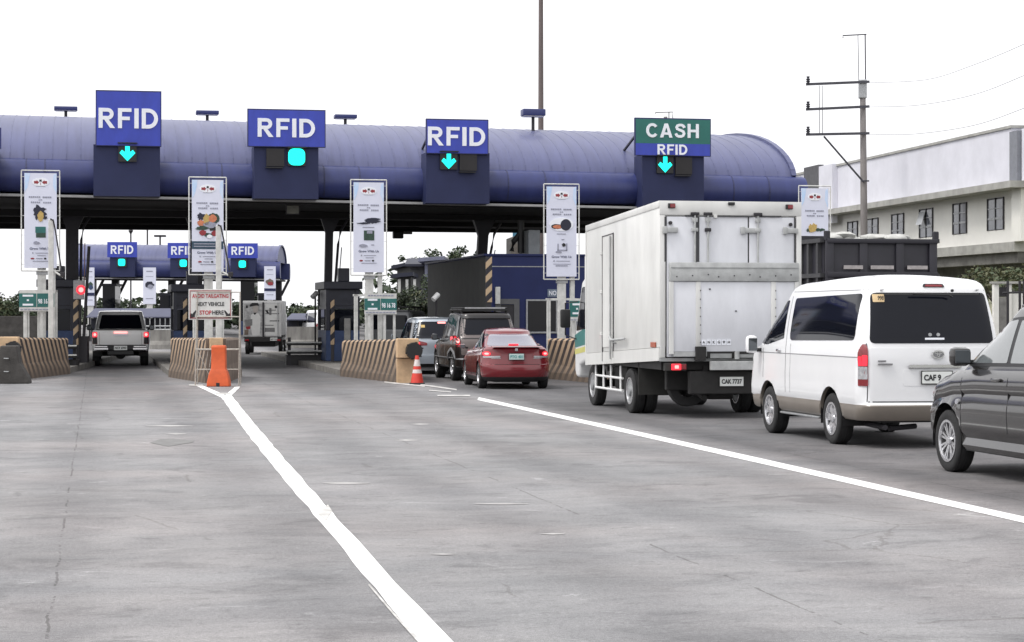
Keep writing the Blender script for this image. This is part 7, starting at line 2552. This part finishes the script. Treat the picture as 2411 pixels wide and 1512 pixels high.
# ---------------------------------------------------------------- buildings behind the lanes
def zq(y, d_):
    return CAM_H - (y - 738) / FPX * d_
M_shedroof = mat("shed_roof_dark", (0.022, 0.025, 0.045), 0.6, var=0.3, vscale=1)
M_shedwall = mat("shed_wall_grey", (0.10, 0.10, 0.10), 0.8, var=0.4, vscale=2)
M_lilac = mat("lilac_wall", (0.21, 0.22, 0.30), 0.8, var=0.3, vscale=2)
def shed(label, x0, x1, yeave, yridge, dd, wallm, roofm, depth=5.0, lean='r'):
    q = dd / FPX
    t = thing("shed", label, "shed", base((x0 + x1) / 2, dd), 0.0, "sheds beyond the red saloon's lane")
    w = (x1 - x0) * q
    ze, zr = zq(yeave, dd), zq(yridge, dd)
    mb = MB()
    if lean == 'r':
        mb.add([(-w / 2, 0, 0), (w / 2, 0, 0), (w / 2, 0, zr), (-w / 2, 0, ze), (-w / 2, depth, 0), (w / 2, depth, 0), (w / 2, depth, zr), (-w / 2, depth, ze)],
               [(0, 1, 2, 3), (4, 7, 6, 5), (1, 5, 6, 2), (0, 3, 7, 4)], wallm)
    else:
        mb.span((-w / 2, 0, 0), (w / 2, depth, ze), wallm)
    mb.build("wall", t)
    mb = MB()
    if lean == 'r':
        mb.add([(-w / 2 - 0.3, -0.4, ze), (w / 2 + 0.1, -0.4, zr), (w / 2 + 0.1, depth, zr), (-w / 2 - 0.3, depth, ze), (-w / 2 - 0.3, -0.4, ze + 0.18), (w / 2 + 0.1, -0.4, zr + 0.18), (w / 2 + 0.1, depth, zr + 0.18), (-w / 2 - 0.3, depth, ze + 0.18)],
               [(0, 3, 2, 1), (4, 5, 6, 7), (0, 1, 5, 4), (1, 2, 6, 5), (2, 3, 7, 6), (3, 0, 4, 7)], roofm)
    else:
        mb.prism([(-0.5, ze), (depth / 2, zr), (depth + 0.5, ze), (depth + 0.5, ze + 0.12), (depth / 2, zr + 0.12), (-0.5, ze + 0.12)], 'x', -w / 2 - 0.3, w / 2 + 0.3, roofm)
    mb.build("roof", t)
    return t, w, q
shed("dark shed with a sloping navy roof left of the lilac wall", 935, 1000, 634, 616, 112, M_shedwall, M_shedroof)
shed("taller shed with a dark roof in front of the trees", 968, 1030, 628, 611, 104, M_shedwall, M_shedroof, lean='g')
shed("lilac grey plain shed wall beside the green bush", 1000, 1042, 617, 612, 100, M_lilac, M_lilac)
t, w, q = shed("small shed with white posts between the third banner's board and the bush", 938, 968, 655, 650, 96, M_shedwall, M_shedroof)
mb = MB()
for k_ in range(3):
    mb.span((-w / 2 + k_ * 0.35, -0.3, 0), (-w / 2 + k_ * 0.35 + 0.12, -0.2, zq(658, 96)), M_bwhite)
mb.build("post", t)
t = thing("concrete_building", "grey concrete building with a dark opening, above the navy office roof", "building", base(1228, 100), 0)
q = 100 / FPX
bx = lambda x: (x - 1228) * q
mb = MB()
M_gc = mat("old_grey_concrete", (0.17, 0.165, 0.155), 0.9, var=0.5, vscale=2)
mb.span((bx(1192), 0, 0), (bx(1262), 6, zq(563, 100)), M_gc)
mb.prism([(bx(1192), zq(563, 100)), (bx(1262), zq(563, 100)), (bx(1262), zq(548, 100)), (bx(1222), zq(552, 100))], 'y', 0.0, 6, M_gc)
mb.build("wall", t)
mb = MB()
mb.span((bx(1204), -0.05, 2), (bx(1222), 0.0, zq(574, 100)), mat("brown_panel", (0.13, 0.115, 0.10), 0.8, var=0.3))
mb.span((bx(1223), -0.06, 2), (bx(1256), -0.001, zq(572, 100)), M_black)
mb.build("window", t)
mb = MB()
mb.span((bx(1207), 3, zq(556, 100)), (bx(1250), 5, zq(534, 100)), mat("tank_blue", (0.06, 0.20, 0.30), 0.5, var=0.3))
mb.build("roof_tank", t)

# ---------------------------------------------------------------- white commercial building at the right
WB = mat("wall_white_plaster", (0.80, 0.79, 0.75), 0.85, var=0.10, vscale=0.7)
WL = mat("wall_lilac_plaster", (0.68, 0.68, 0.74), 0.85, var=0.14, vscale=0.8)
WC = mat("concrete_band", (0.42, 0.415, 0.39), 0.9, var=0.35, vscale=1.6)
WD = mat("column_grey_paint", (0.22, 0.23, 0.26), 0.8, var=0.2)
BA = Vector((18.0, 75.0, 0))          # near corner on the lane side
BB = Vector((13.75, 101.0, 0))
bd = (BB - BA).normalized()
brz = math.atan2(-bd.x, bd.y)
t = thing("white_building", "long white two-storey building with small windows behind the utility pole", "building", BA, brz)
LB = (BB - BA).length + 4
def by(x):
    """distance along the wall from the near corner, for a picture column"""
    k_ = (x - 1205.5) / FPX
    return (BA.x - k_ * BA.y) / (k_ * bd.y - bd.x)
def bz(x, y):
    yy = BA.y + bd.y * by(x)
    return CAM_H - (y - 738) / FPX * yy
ztop = bz(2375, 303)
z_led0, z_led1 = bz(2375, 431), bz(2375, 452)
z_b0, z_b1 = bz(2375, 570), bz(2375, 590)
mb = MB()
mb.span((0, 0.0, z_led0), (9, LB, ztop), WL)
mb.build("parapet_wall", t)
mb = MB()
mb.span((-0.06, -0.06, ztop), (9.1, LB, ztop + 0.10), WC)
mb.build("coping", t)
mb = MB()
mb.span((-0.55, -1.2, z_led1 + 0.08), (9, LB, z_led0 - 0.003), WC)
mb.build("ledge", t)
mb = MB()
mb.span((0.25, 0.0, z_b0), (9, LB, z_led1 + 0.078), WB)
mb.build("wall", t)
mb = MB()
mb.span((-0.02, -0.3, z_b1 - 0.05), (9, LB, z_b0 - 0.003), WC)
mb.span((0.15, -0.2, z_b1 - 0.45), (9, LB, z_b1 - 0.052), M_gc)
mb.build("floor_band", t)
mb = MB()
mb.span((1.0, 0.3, 0), (9, LB, z_b1 - 0.45), M_gc)
mb.build("lower_wall", t)
# corner column and return
mb = MB()
mb.span((-0.10, -0.75, z_led0), (0.35, -0.05, ztop - 0.15), WD)
mb.span((-0.02, -0.9, z_b0), (0.35, -0.05, z_led1 + 0.07), WB)
mb.span((0.05, -1.9, z_led0), (9, -0.8, ztop - 0.1), WL)
mb.build("corner_column", t)
# windows
def bwin(x0, x1, yt, yb, awning=False):
    a, b = by(x1), by(x0)
    zt, zb = bz((x0 + x1) / 2, yt), bz((x0 + x1) / 2, yb)
    xf = 0.25
    mb = MB()
    mb.span((xf - 0.012, a, zb), (xf - 0.002, b, zt), M_black)
    for (s0, s1, z0_, z1_) in ((a, a + 0.07, zb, zt), (b - 0.07, b, zb, zt), ((a + b) / 2 - 0.03, (a + b) / 2 + 0.03, zb, zt), (a + 0.1, b - 0.1, zb + (zt - zb) * 0.33, zb + (zt - zb) * 0.39), (a + 0.1, b - 0.1, zb + (zt - zb) * 0.66, zb + (zt - zb) * 0.69)):
        mb.span((xf - 0.05, s0, z0_), (xf - 0.013, s1, z1_), M_steel if z1_ - z0_ < 0.5 else M_dark)
    o = mb.build("window", t)
    mb = MB()
    mb.span((xf - 0.024, a + 0.1, zb + 0.02), (xf - 0.014, b - 0.1, zt - 0.06), mat("office_pane", (0.17, 0.18, 0.21), 0.12, spec=0.8, var=0.5, vscale=2))
    if awning:
        mb.add([(xf - 0.06, b - 0.1, zb + (zt - zb) * 0.9), (xf - 0.06, (a + b) / 2, zb + (zt - zb) * 0.9), (xf - 0.22, (a + b) / 2, zb + (zt - zb) * 0.45), (xf - 0.22, b - 0.1, zb + (zt - zb) * 0.45)],
               [(0, 1, 2, 3)], mat("open_pane", (0.55, 0.57, 0.60), 0.2, var=0.1))
    mb.build("pane", o)
bwin(2311, 2350, 466, 542)
bwin(2230, 2263, 478, 551)
bwin(2152, 2184, 491, 559, True)
bwin(2087, 2116, 503, 565)
bwin(2028, 2056, 514, 572)
bwin(1984, 2008, 521, 578)
# stair tower recess at the far end
mb = MB()
a0, a1 = by(1972), by(1940)
mb.span((-0.25, a0, z_led0 - 0.6), (0.0 - 0.005, a1, bz(1956, 389)), WL)
mb.span((-0.26, a1 + 0.005, z_led0 - 0.2), (-0.005, by(1905), bz(1925, 391)), mat("louvre_grey", (0.10, 0.10, 0.11), 0.8, var=0.3))
mb.build("stair_tower", t)

# bank, wall and shrubs between the building and the lanes
rnd = random.Random(33)
def shrub(label, x, d_, h, rad, seed, zb=0.0, grp="shrubs below the white building"):
    r2 = random.Random(seed)
    t_ = thing("shrub", label, "shrub", base(x, d_) + Vector((0, 0, zb)), 0, grp)
    st = MB()
    cr = MB()
    for k_ in range(6):
        a = r2.uniform(0, 6.28)
        c = Vector((rad * 0.5 * math.cos(a), rad * 0.5 * math.sin(a), h * r2.uniform(0.4, 0.85)))
        st.tube([(0, 0, 0), tuple(c)], [0.03, 0.012], M_bark, 5)
        leaves(cr, c, rad * 0.5, 90, 0.08, [M_leafb, M_leafc, M_leafc], r2, squash=0.6)
    st.build("stem", t_)
    cr.build("foliage", t_, recalc=False)
    return t_
mb = MB()
mb.add([(14.6, 52, 0.0), (13.2, 59, 0.0), (12.8, 80, 0.0), (11.8, 100, 0.0), (16.0, 52, 2.0), (14.5, 59, 2.0), (13.9, 80, 2.0), (13.0, 100, 2.0), (26, 52, 2.9), (26, 62, 3.0), (26, 80, 3.0), (24, 100, 3.0)],
       [(0, 4, 5, 1), (1, 5, 6, 2), (2, 6, 7, 3), (4, 8, 9, 5), (5, 9, 10, 6), (6, 10, 11, 7)], mat("grassy_bank", (0.27, 0.26, 0.19), 0.95, var=0.6, vscale=1.5, col2=(0.09, 0.105, 0.05)))
struct(mb.build("bank", recalc=False))
for i, (x, d_, h, r_, zb, lab) in enumerate(((2300, 66, 1.0, 1.0, 2.0, "olive shrub in the middle of the bank"),
        (2345, 63, 1.2, 1.0, 1.95, "dark shrub above the van's rear corner"), (2385, 61, 1.4, 0.9, 1.95, "tall leafy shrub at the right edge"), (2405, 64, 1.2, 0.8, 2.0, "pale shrub at the right edge under the building"),
        (1990, 88, 2.8, 1.1, 1.95, "green shrub behind the sacks and beside the utility pole"), (2020, 84, 2.3, 0.8, 1.95, "small shrub at the foot of the utility pole"))):
    shrub(lab, x, d_, h, r_, 50 + i, zb)
t = thing("gate_hut", "white framed gate hut beside the dark grey car's roof", "hut", base(2385, 54), 0)
q = 54 / FPX
hx = lambda x: (x - 2385) * q
mb = MB()
mb.span((hx(2340), 0.0, 0), (hx(2352), 0.2, zq(668, 54)), WB)
mb.span((hx(2372), 0.0, 0), (hx(2382), 0.2, zq(663, 54)), WB)
mb.span((hx(2352), 0.02, 0), (hx(2372), 0.16, zq(700, 54)), M_conc)
mb.span((hx(2382), 0.05, 0), (hx(2440), 0.25, zq(690, 54)), WB)
mb.span((hx(2338), -0.06, zq(668, 54)), (hx(2445), 0.4, zq(663, 54)), WC)
mb.build("wall", t)
mb = MB()
mb.span((hx(2353), 0.03, zq(700, 54) + 0.01), (hx(2371), 0.1, zq(676, 54)), M_dark)
mb.build("window", t)
mb = MB()
for x in (2362, 2390, 2400):
    mb.tube([(hx(x), -0.5, 0), (hx(x), -0.5, zq(662, 54))], 0.035, M_dark, 6)
mb.tube([(hx(2350), -0.5, zq(690, 54)), (hx(2440), -0.5, zq(688, 54))], 0.03, M_dark, 6)
mb.build("rail", t)

# ---------------------------------------------------------------- utility pole with cross arms
PD = 85.0
q = PD / FPX
t = thing("utility_pole", "concrete utility pole with three insulated arms in front of the white building", "utility pole", base(2036, PD), 0)
M_pole = mat("pole_concrete", (0.27, 0.25, 0.245), 0.85, var=0.4, vscale=2.5, stretch=(1, 1, 0.2))
px = lambda x: (x - 2036) * q
pz = lambda y: CAM_H - (y - 738) * q
mb = MB()
mb.tube([(0, 0, 0), (px(2033.5), 0, pz(420)), (px(2031), 0, pz(190))], [0.17, 0.135, 0.115], M_pole, 14)
mb.build("shaft", t, smooth=40)
mb = MB()
mb.span((px(2022), -0.15, pz(232)), (px(2040), 0.15, pz(188)), M_steel, ch=0.03)
mb.build("pole_cap", t)
M_arm = mat("arm_steel", (0.07, 0.07, 0.085), 0.6, 0.3, var=0.3)
for (yl, yr) in ((200, 194), (259, 252), (318, 315)):
    mb = MB()
    mb.bar((px(1896), -0.2, pz(yl)), (px(2045), -0.2, pz(yr)), 0.09, 0.10, M_arm)
    o = mb.build("cross_arm", t)
    mb = MB()
    mb.lathe([(0.05, 0.02), (0.09, 0.06), (0.05, 0.10), (0.10, 0.14), (0.05, 0.18), (0.10, 0.22), (0.05, 0.26), (0.07, 0.34)], 'z', M_arm, 12, M=Matrix.Translation((px(1901), -0.2, pz(yl + 1))))
    mb.build("insulator", o, smooth=30)
mb = MB()
for x in (1928, 1935):
    mb.tube([(px(x - 1), -0.2, pz(203)), (px(x), -0.2, pz(318))], 0.014, M_arm, 5)
mb.tube([(px(1938), -0.2, pz(322)), (px(2033), -0.1, pz(430))], 0.04, M_arm, 8)
mb.bar((px(2026), -0.2, pz(427)), (px(2044), -0.2, pz(427)), 0.08, 0.06, M_arm)
mb.build("arm_brace", t)
mb = MB()
mb.tube([(px(2022), 0, pz(190)), (px(2020), 0, pz(84))], 0.016, M_arm, 6)
mb.tube([(px(2038), 0, pz(190)), (px(2037), 0, pz(82))], 0.028, M_arm, 6)
mb.tube([(px(1985), 0, pz(90)), (px(1984), 0, pz(84)), (px(2040), 0, pz(81))], 0.028, M_arm, 6)
mb.build("top_bracket", t)
M_wire = mat("wire_grey", (0.22, 0.22, 0.24), 0.6)
for i, (pts, lab) in enumerate(((((2045, 195), (2180, 188), (2290, 154), (2411, 104), (2560, 30)), "top wire from the utility pole to the right"),
                               (((2045, 252), (2160, 248), (2290, 224), (2411, 178), (2560, 110)), "middle wire from the utility pole to the right"),
                               (((2045, 316), (2150, 316), (2290, 296), (2411, 255), (2560, 195)), "bottom wire from the utility pole to the right"))):
    mb = MB()
    P = []
    for k_, (x, y) in enumerate(pts):
        P.append(at(x, y, PD - 0.3 - k_ * 7.0))
    Q = []
    for a_ in range(len(P) - 1):
        p0_, p1_, p2_, p3_ = P[max(0, a_ - 1)], P[a_], P[a_ + 1], P[min(len(P) - 1, a_ + 2)]
        for s_ in range(6):
            u_ = s_ / 6
            Q.append(0.5 * ((2 * p1_) + (p2_ - p0_) * u_ + (2 * p0_ - 5 * p1_ + 4 * p2_ - p3_) * u_ ** 2 + (3 * p1_ - p0_ - 3 * p2_ + p3_) * u_ ** 3))
    P = Q + [P[-1]]
    mb.tube(P, 0.010, M_wire, 5)
    o = mb.build("power_wire")
    tag(o, lab, "wire", "wires from the utility pole")
# second pole bracket just visible above the CASH sign
t = thing("utility_pole", "distant utility pole whose top bracket shows above the CASH sign", "utility pole", base(1567, 130), 0)
q2 = 130 / FPX
mb = MB()
z2 = lambda y: CAM_H - (y - 738) * q2
mb.tube([(0, 0, 0), (0, 0, z2(275))], 0.12, M_pole, 10)
mb.tube([((1543 - 1567) * q2, 0, z2(269)), ((1543 - 1567) * q2, 0, z2(265)), ((1584 - 1567) * q2, 0, z2(264)), ((1584 - 1567) * q2, 0, z2(278))], 0.03, M_arm, 5)
mb.tube([((1575 - 1567) * q2, 0, z2(264)), ((1575 - 1567) * q2, 0, z2(278))], 0.03, M_arm, 5)
mb.build("shaft", t)
